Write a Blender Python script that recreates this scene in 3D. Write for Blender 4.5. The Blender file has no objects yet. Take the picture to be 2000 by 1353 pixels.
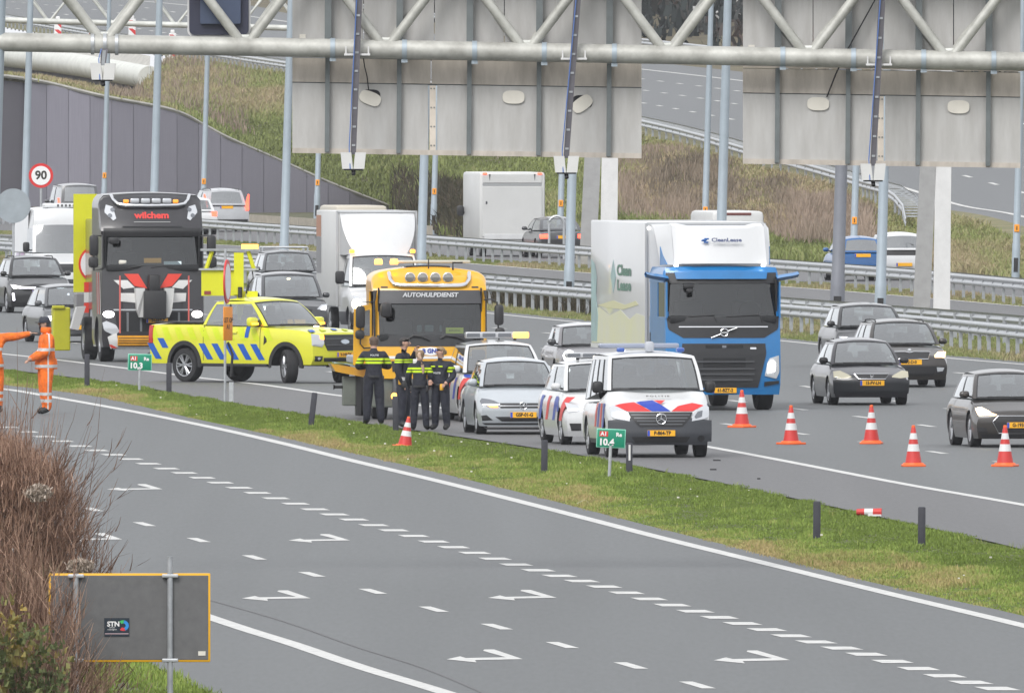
import bpy, bmesh, math, random
import numpy as np
from mathutils import Vector, Matrix
random.seed(7); RNG = np.random.default_rng(7)
SC = bpy.context.scene; COL = SC.collection
PI = math.pi
# ------------------------------------------------------------------ camera, sky, sun, exposure
EYE = 7.83            # camera height above the carriageway
FPX = 52000.0         # focal length expressed in photograph pixels (2000 px wide frame): a long telephoto
HORIZON = 71.0
cam_d = bpy.data.cameras.new('camera'); cam = bpy.data.objects.new('camera', cam_d); COL.objects.link(cam)
cam.location = (0, 0, EYE); cam.rotation_euler = (PI/2, 0, 0)
cam_d.sensor_width = 36.0; cam_d.lens = 36.0*FPX/2000.0; cam_d.shift_y = -(676.5-HORIZON)/2000.0
cam_d.clip_start = 1.0; cam_d.clip_end = 9000.0
SC.camera = cam
world = bpy.data.worlds.new('World'); SC.world = world; world.use_nodes = True
wn = world.node_tree.nodes; wl = world.node_tree.links
sky = wn.new('ShaderNodeTexSky'); sky.sky_type = 'NISHITA'; sky.sun_disc = False
SUN_EL, SUN_AZ = math.radians(45), math.radians(205)
sky.sun_elevation = SUN_EL; sky.sun_rotation = SUN_AZ; sky.air_density = 1.0; sky.dust_density = 3.0; sky.ozone_density = 1.0
hs = wn.new('ShaderNodeHueSaturation'); hs.inputs['Saturation'].default_value = 0.10
wl.new(sky.outputs[0], hs.inputs['Color']); 
mx = wn.new('ShaderNodeMix'); mx.data_type = 'RGBA'; mx.inputs['Factor'].default_value = .85      # closed cloud layer: evenly grey-white
wl.new(hs.outputs[0], mx.inputs['A']); mx.inputs['B'].default_value = (4.75, 4.85, 5.05, 1); wl.new(mx.outputs['Result'], wn['Background'].inputs[0])
wn['Background'].inputs[1].default_value = 0.15
sun_d = bpy.data.lights.new('sun', 'SUN'); sun_d.energy = 1.5; sun_d.angle = math.radians(28); sun_d.color = (1, .975, .94)
sun = bpy.data.objects.new('sun', sun_d); COL.objects.link(sun)
# sky sun_rotation is clockwise from +Y seen from above
sdir = Vector((math.sin(SUN_AZ)*math.cos(SUN_EL), math.cos(SUN_AZ)*math.cos(SUN_EL), math.sin(SUN_EL)))
sun.rotation_euler = sdir.to_track_quat('Z', 'Y').to_euler(); sun.location = (0, 300, 200)
SC.view_settings.view_transform = 'Standard'; SC.view_settings.look = 'None'
SC.view_settings.gamma = 1.0; SC.view_settings.use_curve_mapping = False; SC.view_settings.exposure = 0.66
SC.render.engine = 'CYCLES'
SC.cycles.volume_bounces = 0; SC.cycles.max_bounces = 6; SC.cycles.transparent_max_bounces = 12
SC.cycles.use_denoising = True; SC.cycles.caustics_reflective = False; SC.cycles.caustics_refractive = False
# ------------------------------------------------------------------ surveying: the plan was measured from the photograph
def G(px, py, z=0.0):
    Y = FPX*(EYE-z)/(py-HORIZON)
    return Vector(((px-1000.0)*Y/FPX, Y, z))
def P(px, py, Y):
    return Vector(((px-1000.0)*Y/FPX, Y, EYE-(py-HORIZON)*Y/FPX))
def resample(pts, step):
    pts = [Vector(p) for p in pts]; out = [pts[0].copy()]; acc = 0.0
    for a, b in zip(pts, pts[1:]):
        L = (b-a).length; t = step-acc
        while t <= L:
            out.append(a.lerp(b, t/L)); t += step
        acc = (acc+L) % step
    return out
def spline(pts, n=8):
    pts = [Vector(p) for p in pts]; out = []
    P_ = [2*pts[0]-pts[1]]+pts+[2*pts[-1]-pts[-2]]
    for i in range(1, len(P_)-2):
        a, b, c, d = P_[i-1:i+3]
        for k in range(n):
            t = k/n
            out.append(.5*((2*b)+(c-a)*t+(2*a-5*b+4*c-d)*t*t+(3*b-a-3*c+d)*t**3))
    out.append(pts[-1]); return out
def smooth(pts, it=3):
    pts = [p.copy() for p in pts]
    for _ in range(it):
        q = [p.copy() for p in pts]
        for i in range(1, len(pts)-1): q[i] = pts[i]*.5+(pts[i-1]+pts[i+1])*.25
        pts = q
    return pts
# ------------------------------------------------------------------ materials
MATS = {}
def mat(name, col, rough=.6, metal=0.0, emit=None, es=1.0, var=0.0, vscale=3.0, bump=0.0, bscale=40.0, coat=0.0, spec=.5, col2=None, stretch=(1,1,1)):
    if name in MATS: return MATS[name]
    m = bpy.data.materials.new(name); m.use_nodes = True; MATS[name] = m
    nt = m.node_tree; b = nt.nodes['Principled BSDF']
    c = (*col, 1)
    b.inputs['Base Color'].default_value = c; b.inputs['Roughness'].default_value = rough; b.inputs['Metallic'].default_value = metal
    b.inputs['Specular IOR Level'].default_value = spec
    if coat: b.inputs['Coat Weight'].default_value = coat; b.inputs['Coat Roughness'].default_value = .06
    if emit:
        b.inputs['Emission Color'].default_value = (*emit, 1); b.inputs['Emission Strength'].default_value = es
    if var or bump:
        tc = nt.nodes.new('ShaderNodeTexCoord'); mp = nt.nodes.new('ShaderNodeMapping'); mp.inputs['Scale'].default_value = stretch
        nt.links.new(tc.outputs['Object'], mp.inputs[0])
    if var:
        n = nt.nodes.new('ShaderNodeTexNoise'); n.inputs['Scale'].default_value = vscale; n.inputs['Detail'].default_value = 6; n.inputs['Roughness'].default_value = .65
        nt.links.new(mp.outputs[0], n.inputs['Vector'])
        r = nt.nodes.new('ShaderNodeValToRGB'); r.color_ramp.elements[0].position = .3; r.color_ramp.elements[1].position = .7
        d = col2 if col2 else tuple(x*(1-var) for x in col)
        r.color_ramp.elements[0].color = (*d, 1); r.color_ramp.elements[1].color = (*(min(1, x*(1+var*.4)) for x in col), 1)
        nt.links.new(n.outputs['Fac'], r.inputs[0]); nt.links.new(r.outputs[0], b.inputs['Base Color'])
    if bump:
        n2 = nt.nodes.new('ShaderNodeTexNoise'); n2.inputs['Scale'].default_value = bscale; n2.inputs['Detail'].default_value = 3
        nt.links.new(mp.outputs[0], n2.inputs['Vector'])
        bp = nt.nodes.new('ShaderNodeBump'); bp.inputs['Strength'].default_value = bump; bp.inputs['Distance'].default_value = .02
        nt.links.new(n2.outputs['Fac'], bp.inputs['Height']); nt.links.new(bp.outputs[0], b.inputs['Normal'])
    return m
def paint(name, col, rough=.3, dirt=.12):
    return mat(name, col, rough=rough, coat=.6, var=dirt, vscale=2.2)
def glass(name, tint=(.55, .6, .6), refl=.75):
    if name in MATS: return MATS[name]
    m = bpy.data.materials.new(name); m.use_nodes = True; MATS[name] = m
    nt = m.node_tree; nt.nodes.clear()
    o = nt.nodes.new('ShaderNodeOutputMaterial'); mx = nt.nodes.new('ShaderNodeMixShader')
    t = nt.nodes.new('ShaderNodeBsdfTransparent'); t.inputs[0].default_value = (*tint, 1)
    g = nt.nodes.new('ShaderNodeBsdfGlossy'); g.inputs['Color'].default_value = (.9, .92, .93, 1); g.inputs['Roughness'].default_value = .05
    lw = nt.nodes.new('ShaderNodeFresnel'); lw.inputs['IOR'].default_value = 1.5
    ge = nt.nodes.new('ShaderNodeNewGeometry'); io = nt.nodes.new('ShaderNodeMath'); io.operation = 'MULTIPLY_ADD'; io.inputs[1].default_value = 1/1.5-1.5; io.inputs[2].default_value = 1.5   # same reflectance from both sides of a thin pane
    nt.links.new(ge.outputs['Backfacing'], io.inputs[0]); nt.links.new(io.outputs[0], lw.inputs['IOR'])
    mu = nt.nodes.new('ShaderNodeMath'); mu.operation = 'MULTIPLY_ADD'; mu.inputs[1].default_value = 1.1; mu.inputs[2].default_value = refl*.34
    nt.links.new(lw.outputs[0], mu.inputs[0]); nt.links.new(mu.outputs[0], mx.inputs[0])
    nt.links.new(t.outputs[0], mx.inputs[1]); nt.links.new(g.outputs[0], mx.inputs[2]); nt.links.new(mx.outputs[0], o.inputs[0])
    return m
# ------------------------------------------------------------------ mesh builder
class MB:
    def __init__(s): s.v = []; s.f = []; s.m = []
    def add(s, vs, fs, mi=0):
        o = len(s.v); s.v += [tuple(v) for v in vs]; s.f += [tuple(o+i for i in f) for f in fs]; s.m += [mi]*len(fs)
    def box(s, c, d, mi=0, rot=None, taper=1.0, tx=0.0):
        x, y, z = (k/2 for k in d); R = rot if rot else Matrix.Identity(3); c = Vector(c)
        vs = []
        for sz in (-1, 1):
            k = taper if sz > 0 else 1.0
            for sx, sy in ((-1,-1), (1,-1), (1,1), (-1,1)):
                vs.append(c + R @ Vector((sx*x*k+(tx if sz > 0 else 0), sy*y*k, sz*z)))
        s.add(vs, [(3,2,1,0), (4,5,6,7), (0,1,5,4), (1,2,6,5), (2,3,7,6), (3,0,4,7)], mi); return s
    def rbox(s, c, d, b, mi=0):           # box with bevelled edges
        bm = bmesh.new(); bmesh.ops.create_cube(bm, size=1)
        for v in bm.verts: v.co = Vector((v.co.x*d[0], v.co.y*d[1], v.co.z*d[2]))
        bmesh.ops.bevel(bm, geom=list(bm.edges), offset=b, segments=2, affect='EDGES', profile=.5)
        bm.verts.index_update(); s.add([v.co+Vector(c) for v in bm.verts], [[v.index for v in f.verts] for f in bm.faces], mi); bm.free(); return s
    def tube(s, pts, r, n=8, mi=0, cap=True):
        pts = [Vector(p) for p in pts]; rs = r if isinstance(r, (list, tuple)) else [r]*len(pts)
        rings = []; up = Vector((0, 0, 1))
        for i, p in enumerate(pts):
            d = (pts[min(i+1, len(pts)-1)]-pts[max(i-1, 0)]).normalized()
            a = d.cross(up) if abs(d.dot(up)) < .95 else d.cross(Vector((1, 0, 0)))
            a.normalize(); b = a.cross(d)
            rings.append([p+(a*math.cos(2*PI*k/n)+b*math.sin(2*PI*k/n))*rs[i] for k in range(n)])
        vs = [v for rg in rings for v in rg]; fs = []
        for i in range(len(pts)-1):
            for k in range(n):
                fs.append((i*n+k, i*n+(k+1) % n, (i+1)*n+(k+1) % n, (i+1)*n+k))
        if cap: fs += [tuple(range(n-1, -1, -1)), tuple((len(pts)-1)*n+k for k in range(n))]
        s.add(vs, fs, mi); return s
    def lathe(s, prof, n=24, axis='z', c=(0,0,0), mi=0, closed=False):  # prof: (r, h)
        vs = []; fs = []; c = Vector(c)
        for r, h in prof:
            for k in range(n):
                a = 2*PI*k/n; x, y = r*math.cos(a), r*math.sin(a)
                vs.append(c+(Vector((x, y, h)) if axis == 'z' else Vector((x, h, y)) if axis == 'y' else Vector((h, x, y))))
        for i in range(len(prof)-1):
            for k in range(n): fs.append((i*n+k, i*n+(k+1) % n, (i+1)*n+(k+1) % n, (i+1)*n+k))
        s.add(vs, fs, mi); return s
    def grid(s, pts, mi=0, flip=False):    # pts[i][j]
        nu, nv = len(pts), len(pts[0]); vs = [p for r in pts for p in r]
        fs = [(i*nv+j, (i+1)*nv+j, (i+1)*nv+j+1, i*nv+j+1) for i in range(nu-1) for j in range(nv-1)]
        if flip: fs = [f[::-1] for f in fs]
        s.add(vs, fs, mi); return s
    def prism(s, poly, e, mi=0):           # polygon (3D, ordered) extruded by vector e
        n = len(poly); e = Vector(e); vs = [Vector(p) for p in poly]+[Vector(p)+e for p in poly]
        s.add(vs, [tuple(range(n-1, -1, -1)), tuple(range(n, 2*n))]+[(i, (i+1) % n, n+(i+1) % n, n+i) for i in range(n)], mi); return s
    def build(s, name, mats, parent=None, sm=False, ang=40, kind=None):
        me = bpy.data.meshes.new(name); me.from_pydata(s.v, [], s.f); me.update()
        for m in (mats if isinstance(mats, (list, tuple)) else [mats]): me.materials.append(m)
        if any(s.m): me.polygons.foreach_set('material_index', s.m)
        bm = bmesh.new(); bm.from_mesh(me); bmesh.ops.recalc_face_normals(bm, faces=bm.faces); bm.to_mesh(me); bm.free()
        if sm:
            me.polygons.foreach_set('use_smooth', [True]*len(me.polygons)); me.set_sharp_from_angle(angle=math.radians(ang))
        return link(name, me, parent, kind)
def link(name, me, parent=None, kind=None):
    o = bpy.data.objects.new(name, me); COL.objects.link(o)
    if parent: o.parent = parent
    if kind: o['kind'] = kind
    return o
def tag(o, label, cat, group=None):
    o['label'] = label; o['category'] = cat
    if group: o['group'] = group
    return o
def thing(name, label, cat, loc=(0,0,0), rz=0.0, group=None, tilt=(0,0)):
    o = bpy.data.objects.new(name, None); COL.objects.link(o)
    o.location = loc; o.rotation_euler = (tilt[0], tilt[1], rz); o.empty_display_size = .3
    return tag(o, label, cat, group)
def dup(o, loc=None, rz=None, label=None, parent=None):
    c = o.copy(); COL.objects.link(c)
    if parent: c.parent = parent
    if loc is not None: c.location = loc
    if rz is not None: c.rotation_euler = rz
    if label: c['label'] = label
    for ch in list(o.children): dup(ch, parent=c)
    return c
def text_mesh(txt, h, bold=0.0, space=1.0, font_shear=0.0):
    """flat lettering in the XZ plane facing -Y, centred, cap height h"""
    cu = bpy.data.curves.new('txt', 'FONT'); cu.body = txt; cu.size = h/.7; cu.align_x = 'CENTER'; cu.align_y = 'CENTER'
    cu.offset = bold; cu.space_character = space; cu.shear = font_shear; cu.resolution_u = 3
    o = bpy.data.objects.new('txt', cu); COL.objects.link(o)
    bpy.context.view_layer.update()
    me = bpy.data.meshes.new_from_object(o.evaluated_get(bpy.context.evaluated_depsgraph_get()))
    bpy.data.objects.remove(o); bpy.data.curves.remove(cu)
    return me
def letters(name, txt, h, m, parent, pos, rot=(PI/2, 0, 0), bold=0.0, space=1.0, sx=1.0, shear=0.0):
    me = text_mesh(txt, h, bold, space, shear); me.name = name; me.materials.append(m)
    o = link(name, me, parent); o.location = pos; o.rotation_euler = rot; o.scale = (sx, 1, 1)
    return o
# ------------------------------------------------------------------ shared materials
M_black = mat('black_plastic', (.018,.018,.02), .55)
M_rubber = mat('tyre_rubber', (.02,.02,.022), .85)
M_rim = mat('alloy_rim', (.42,.43,.45), .35, .8)
M_dark = mat('dark_interior', (.012,.013,.015), .8)
M_chrome = mat('chrome', (.75,.76,.78), .18, 1.0)
M_plate = mat('yellow_plate', (.86,.43,.015), .5)
M_euro = mat('plate_blue', (.02,.08,.5), .5)
M_ink = mat('plate_ink', (.02,.015,.01), .6)
M_lens = mat('clear_lens', (.55,.57,.6), .15, .3, coat=.5)
M_lensdk = mat('dark_lens', (.16,.17,.19), .2, .3, coat=.6)
M_amber = mat('amber_lens', (.75,.25,.02), .3)
M_amberlit = mat('amber_lamp_lit', (.9,.4,.05), .3, emit=(1,.36,.03), es=2.6)
M_amberhot = mat('amber_strobe_lit', (.9,.5,.1), .3, emit=(1,.40,.06), es=2.6)
M_lit = mat('headlamp_lit', (.9,.9,.9), .2, emit=(1,.97,.93), es=7)
M_litwarm = mat('headlamp_lit_warm', (.9,.85,.7), .2, emit=(1,.84,.55), es=8)
M_lensglow = mat('warm_glowing_lens', (.8,.6,.4), .2, emit=(1,.60,.26), es=1.1)  # weak lens emission stands for the halo round the lit core
M_drl = mat('daylight_strip_lit', (.9,.9,.95), .2, emit=(.92,.9,1), es=3.5)
M_red = mat('red_lens', (.45,.02,.02), .25, coat=.5)
M_redlit = mat('brake_lamp_lit', (.8,.05,.03), .3, emit=(1,.08,.04), es=2.6)
M_glass = glass('windscreen_glass'); M_glassdk = glass('tinted_glass', (.12,.13,.14), .9)
M_seat = mat('seat_fabric', (.03,.03,.033), .9)
M_galv = mat('galvanised_steel', (.50,.52,.54), .42, .55, var=.22, vscale=6)
M_galvd = mat('weathered_galvanised', (.40,.42,.44), .5, .45, var=.35, vscale=4)
M_white = paint('white_paint', (.62,.63,.64))
# ------------------------------------------------------------------ ground and roads
def road_mat(name, c, var):
    m = bpy.data.materials.new(name); m.use_nodes = True; nt = m.node_tree; b = nt.nodes['Principled BSDF']
    b.inputs['Roughness'].default_value = .62; b.inputs['Specular IOR Level'].default_value = .35
    tc = nt.nodes.new('ShaderNodeTexCoord'); mp = nt.nodes.new('ShaderNodeMapping'); mp.inputs['Rotation'].default_value = (0, 0, math.radians(-6))
    mp.inputs['Scale'].default_value = (1, .012, 1); nt.links.new(tc.outputs['Object'], mp.inputs[0])
    n1 = nt.nodes.new('ShaderNodeTexNoise'); n1.inputs['Scale'].default_value = .55; n1.inputs['Detail'].default_value = 4
    n2 = nt.nodes.new('ShaderNodeTexNoise'); n2.inputs['Scale'].default_value = 14; n2.inputs['Detail'].default_value = 5
    n3 = nt.nodes.new('ShaderNodeTexNoise'); n3.inputs['Scale'].default_value = 90; n3.inputs['Detail'].default_value = 2
    nt.links.new(mp.outputs[0], n1.inputs[0]); nt.links.new(tc.outputs['Object'], n3.inputs[0])
    mp2 = nt.nodes.new('ShaderNodeMapping'); mp2.inputs['Scale'].default_value = (1, .05, 1); nt.links.new(tc.outputs['Object'], mp2.inputs[0]); nt.links.new(mp2.outputs[0], n2.inputs[0])
    a1 = nt.nodes.new('ShaderNodeMath'); a1.operation = 'MULTIPLY_ADD'; a1.inputs[1].default_value = .38; a1.inputs[2].default_value = 0
    nt.links.new(n1.outputs['Fac'], a1.inputs[0])
    a2 = nt.nodes.new('ShaderNodeMath'); a2.operation = 'MULTIPLY_ADD'; a2.inputs[1].default_value = .30; nt.links.new(n2.outputs['Fac'], a2.inputs[0]); nt.links.new(a1.outputs[0], a2.inputs[2])
    a3 = nt.nodes.new('ShaderNodeMath'); a3.operation = 'MULTIPLY_ADD'; a3.inputs[1].default_value = .32; nt.links.new(n3.outputs['Fac'], a3.inputs[0]); nt.links.new(a2.outputs[0], a3.inputs[2])
    r = nt.nodes.new('ShaderNodeValToRGB'); r.color_ramp.elements[0].position = .33; r.color_ramp.elements[1].position = .67
    r.color_ramp.elements[0].color = (*(k*(1-var) for k in c), 1); r.color_ramp.elements[1].color = (*(k*(1+var) for k in c), 1)
    nt.links.new(a3.outputs[0], r.inputs[0]); nt.links.new(r.outputs[0], b.inputs['Base Color'])
    return m
M_asph = road_mat('worn_asphalt', (.106,.112,.115), .20)
M_asph2 = road_mat('shoulder_asphalt', (.108,.108,.111), .2)
M_line = mat('road_marking_paint', (.60,.60,.58), .6, var=.25, vscale=5, col2=(.36,.36,.355))
M_soil = mat('verge_soil', (.075,.085,.035), .95, var=.5, vscale=.6, col2=(.06,.05,.03))
M_bank = mat('embankment_soil', (.12,.105,.055), .95, var=.5, vscale=.12, col2=(.085,.068,.045))

gm = MB(); gm.add([(-420,40,-.02), (420,40,-.02), (420,2700,-.02), (-420,2700,-.02)], [(0,1,2,3)])
g = gm.build('ground', M_soil, kind='structure'); g['label'] = 'grassy ground of the verges beside the motorway'

def ribbon(name, A, B, z, m, label=None, n=80):
    """sheet between two plan curves (world points)"""
    def rs(C):
        L = [0.0]
        for a, b in zip(C, C[1:]): L.append(L[-1]+(b-a).length)
        out = []
        for k in range(n+1):
            t = L[-1]*k/n; j = max(i for i in range(len(L)) if L[i] <= t+1e-6); j = min(j, len(C)-2)
            out.append(C[j].lerp(C[j+1], (t-L[j])/(L[j+1]-L[j])))
        return out
    mb = MB(); a, b = rs(A), rs(B)
    mb.grid([[Vector((p.x, p.y, z)) for p in a], [Vector((p.x, p.y, z)) for p in b]])
    o = mb.build(name, m, kind='structure')
    if label: o['label'] = label
    return o
def curve(pts, n=6): return smooth(spline([G(*p) for p in pts], n), 6)
def sheet(name, up, lo, z, m, label):       # both edges as surveyed pixel rows -> plan
    return ribbon(name, curve(up), curve(lo), z, m, label)

NEAR_UP = [(-500,700), (-200,727), (7,752), (168,770), (266,791), (385,819), (525,848), (696,886), (886,930), (1034,966), (1183,1005), (1300,1035), (1486,1081), (1672,1130), (1858,1172), (2000,1202), (2400,1310)]
NEAR_LO = [(-900,960), (-500,1010), (-100,1110), (150,1225), (360,1330), (440,1372), (900,1600), (1400,1900), (2400,2500)]
sheet('road_near', NEAR_UP, NEAR_LO, .004, M_asph, 'grey asphalt carriageway in front with bent lane arrows')
FAR_LO = [(-500,670), (-200,700), (7,721), (175,741), (297,759), (420,782), (560,803), (647,817), (886,851), (1057,876), (1146,891), (1300,921), (1449,951), (1672,999), (1858,1040), (2000,1073), (2400,1175)]
FAR_EL = [(-500,640), (-200,671), (10,692), (119,704), (304,727), (395,739), (518,752), (644,771), (800,789), (1100,828), (1374,871), (1597,913), (1783,949), (2000,986), (2400,1062)]
FAR_ER = [(-500,500), (0,521), (412,560), (700,588), (945,611), (1151,632), (1522,665), (1832,698), (2000,712), (2400,748)]
FAR_UP = [(p[0], p[1]-6) for p in FAR_ER]
sheet('road_far', FAR_UP, FAR_EL, .004, M_asph, 'grey asphalt carriageway with the queue of traffic')
sheet('hard_shoulder', FAR_EL, FAR_LO, .0045, M_asph2, 'darker asphalt hard shoulder where the police vehicles stand')
THIRD_UP = [(-500,448), (0,457), (412,478), (505,483), (917,515), (1151,534), (1517,559), (1783,580), (2000,599), (2400,632)]
THIRD_LO = [(-500,475), (0,490), (412,525), (950,572), (1151,588), (1520,622), (2000,664), (2400,700)]
sheet('road_parallel', THIRD_UP, THIRD_LO, .004, M_asph2, 'narrow strip of asphalt between the two crash barriers')
FOURTH_UP = [(-500,408), (0,418), (420,428), (650,443), (850,457), (1150,484), (1500,507), (2000,547), (2400,580)]
FOURTH_LO = [(-500,437), (0,450), (390,466), (600,480), (900,503), (1151,521), (1560,550), (2000,586), (2400,618)]
sheet('road_back', FOURTH_UP, FOURTH_LO, .004, M_asph2, 'asphalt carriageway behind the barrier with traffic driving away')

def stripe(C, w, z=.009):
    mb = MB(); pts = C; L, R = [], []
    for i, p in enumerate(pts):
        d = (pts[min(i+1, len(pts)-1)]-pts[max(i-1, 0)]); d.z = 0; d.normalize(); nrm = Vector((-d.y, d.x, 0))
        L.append(Vector((p.x, p.y, z))+nrm*w/2); R.append(Vector((p.x, p.y, z))-nrm*w/2)
    mb.grid([L, R]); return mb
def marking(name, mb, label):
    o = mb.build(name, M_line, kind='structure'); o['label'] = label; return o
marking('edge_line', stripe(curve(FAR_EL), .22), 'white edge line beside the hard shoulder')
marking('edge_line', stripe(curve(FAR_ER), .2), 'white edge line at the far side of the queueing carriageway')
marking('edge_line', stripe(curve(THIRD_UP), .2), 'white edge line on the strip between the barriers')
NEAR_EL = [(-300,728), (0,759), (80,772), (245,801), (420,836), (560,868), (700,903), (849,938), (997,975), (1146,1013), (1300,1053), (1523,1107), (1746,1162), (2000,1222), (2300,1298)]
marking('edge_line', stripe(curve(NEAR_EL), .25), 'broad white edge line along the grass median')
NEAR_ER = [(-100,1010), (150,1090), (414,1207), (640,1290), (870,1372), (1100,1460)]
marking('edge_line', stripe(curve([(-60,1040), (414,1208), (562,1254), (700,1302), (868,1352), (1100,1428)]), .25), 'broad white edge line at the right of the near carriageway')
marking('edge_line', stripe(smooth(spline([G(x, y) for x, y in ((1600,556), (1870,566+8), (2000,580))], 6), 2), .15), 'thin white line on the back carriageway')
def dashes(name, C, period, ln, w, phase, label, z=.009):
    mb = MB(); pts = resample(C, .5); k = int(phase/.5); per = int(period/.5); l = int(ln/.5)
    while k+l < len(pts):
        s = stripe(pts[k:k+l+1], w, z); mb.add(s.v, s.f); k += per
    return marking(name, mb, label)
L4 = [(0,547), (415,588), (1025,646), (1565,701), (1838,725), (2100,752)]
L3 = [(0,580), (600,632), (1056,679), (1555,757-5), (1809,793), (2100,830)]
L2 = [(0,625), (560,680), (1200,754), (1595,804), (1725,820), (1838,836), (2100,872)]
L1 = [(0,655), (560,715), (1200,800), (1622,855), (1749,872), (1884,892), (2100,925)]
for C, ph in ((L1, 4), (L2, 7.5), (L3, 1), (L4, 9)):
    dashes('lane_dashes', curve(C), 12, 3, .16, ph, 'broken white lane line on the queueing carriageway')
# near carriageway: 3 m dashes, merge blocks, bent arrows at surveyed places
ND = [(180,995), (282,1024), (388,1055), (497,1089), (609,1122), (728,1155), (847,1190), (970,1224), (1098,1260), (1232,1300), (1362,1338)]
NDc = [G(*p) for p in ND]; mb = MB()
for i, p in enumerate(NDc):
    d = (NDc[min(i+1, 10)]-NDc[max(i-1, 0)]).normalized()
    s = stripe([p-d*1.7, p, p+d*1.7], .17); mb.add(s.v, s.f)
marking('lane_dashes', mb, 'broken white lane line on the near carriageway')
NB = [(-18,826), (16,835), (52,844), (87,853), (121,862), (156,871.5), (188,880), (222,888.5), (256,897), (290,906), (325,915.5), (360,924), (395,933.5), (430,943), (467,953), (503,963), (539,973.5), (577,984), (615,995), (653,1005), (691,1015), (730,1026), (769,1036), (808,1047), (847,1058), (886,1069), (927,1080), (967,1091.5), (1008,1103), (1051,1114), (1093,1125), (1136,1135), (1180,1146), (1224,1158), (1268,1170), (1313,1182), (1358,1194), (1405,1206), (1450,1218), (1498,1230), (1545,1242), (1594,1254), (1644,1266), (1692,1278), (1743,1292), (1794,1306), (1845,1320), (1896,1333), (1948,1345), (2000,1358)]
mb = MB()
for i, p in enumerate(NB):
    c = G(*p); a, b = G(*NB[max(i-1, 0)]), G(*NB[min(i+1, len(NB)-1)]); d = (b-a).normalized()*.85
    w = Vector((.2, 0, 0)); z = Vector((0, 0, .009))
    mb.add([c-d-w+z, c-d+w+z, c+d+w+z, c+d-w+z], [(0,1,2,3)])
marking('merge_blocks', mb, 'row of short white merge blocks across the near carriageway')
A7 = [(253,1184), (318,1168), (352,1177), (560,1173), (426,1139), (430,1132), (482,1132), (655,1183), (405,1188), (418,1200)]
A7w = [G(1300+x*.3717, 850+y*.3717) for x, y in A7]; t0 = A7w[0]
for tx, ty in ((209,956), (118,1054), (563,1056), (472,1169), (953,1168), (872,1288), (1394,1290)):
    t = G(tx, ty); mb = MB(); sh = [p-t0+t for p in A7w]; z = Vector((0, 0, .009))
    mb.add([p+z for p in sh], [(0,1,2,8,9), (2,3,7,8), (3,4,5,6,7)])
    marking('lane_arrow', mb, 'white bent lane arrow painted on the near carriageway')
# sealed crack on the near lane
mb = stripe(smooth(spline([G(*p) for p in ((414,1173), (560,1215), (700,1265), (830,1305), (960,1360))], 5), 2), .06, .0085)
o = mb.build('crack_seal', mat('bitumen', (.05,.05,.052), .5), kind='structure'); o['label'] = 'dark sealed crack along the near lane'

# ------------------------------------------------------------------ ramp carriageway and embankment behind
E1 = [(-1400,-62,2450), (-700,-22,2080), (-150,25,1720), (0,52,1640), (150,78,1560), (340,112,1460), (560,148,1350), (760,176,1280), (950,205,1210), (1100,234,1150), (1255,268,1100), (1350,292,1072), (1450,322,1045), (1560,352,1018), (1640,376,998), (1740,408,975), (1850,428,955), (2000,475,930), (2200,545,905)]
E1w = spline([P(*p) for p in E1], 6)
def ramp_pt(i, t):       # t metres across
    p = E1w[i]; return Vector((p.x+t, p.y+.12*t, p.z+.042*t))
def ramp_strip(name, t0, t1, dz, m, label, i0=0, i1=None):
    mb = MB(); n = len(E1w) if i1 is None else i1
    mb.grid([[ramp_pt(i, t)+Vector((0, 0, dz)) for i in range(i0, n)] for t in np.linspace(t0, t1, 5)])
    o = mb.build(name, m, kind='structure', sm=True); o['label'] = label; return o
ramp_strip('ramp_verge', 0, 1.6, 0, mat('ramp_grit', (.19,.16,.09), .95, var=.5, vscale=.8, col2=(.10,.115,.04)), 'strip of thin grass along the edge of the ramp')
ramp_strip('road_ramp', 1.6, 18.0, 0.0, road_mat('ramp_asphalt', (.122,.128,.133), .12), 'grey asphalt ramp climbing to the left behind the signs')
def ramp_line(t, w, name, label, dash=None, ph=0):
    mb = MB()
    def seg(a):
        s = [[p+Vector((-w/2, 0, .012-.042*w/2)) for p in a], [p+Vector((w/2, .12*w/2, .012+.042*w/2)) for p in a]]; mb.grid(s)
    C = [ramp_pt(i, t) for i in range(len(E1w))]
    if dash:
        pts = resample(C, .5); k = ph
        while k+8 < len(pts): seg(pts[k:k+8]); k += 24
    else: seg(C)
    return marking(name, mb, label)
ramp_line(2.6, .22, 'edge_line', 'white edge line on the near side of the ramp')
ramp_line(15.2, .22, 'edge_line', 'white edge line on the far side of the ramp')
for t, ph in ((6.0, 3), (9.1, 10), (12.2, 17)): ramp_line(t, .18, 'lane_dashes', 'broken white lane line on the ramp', True, ph)
ramp_strip('ramp_far_verge', 18.0, 36.0, 0.0, M_bank, 'rough brown verge beyond the ramp')
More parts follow.
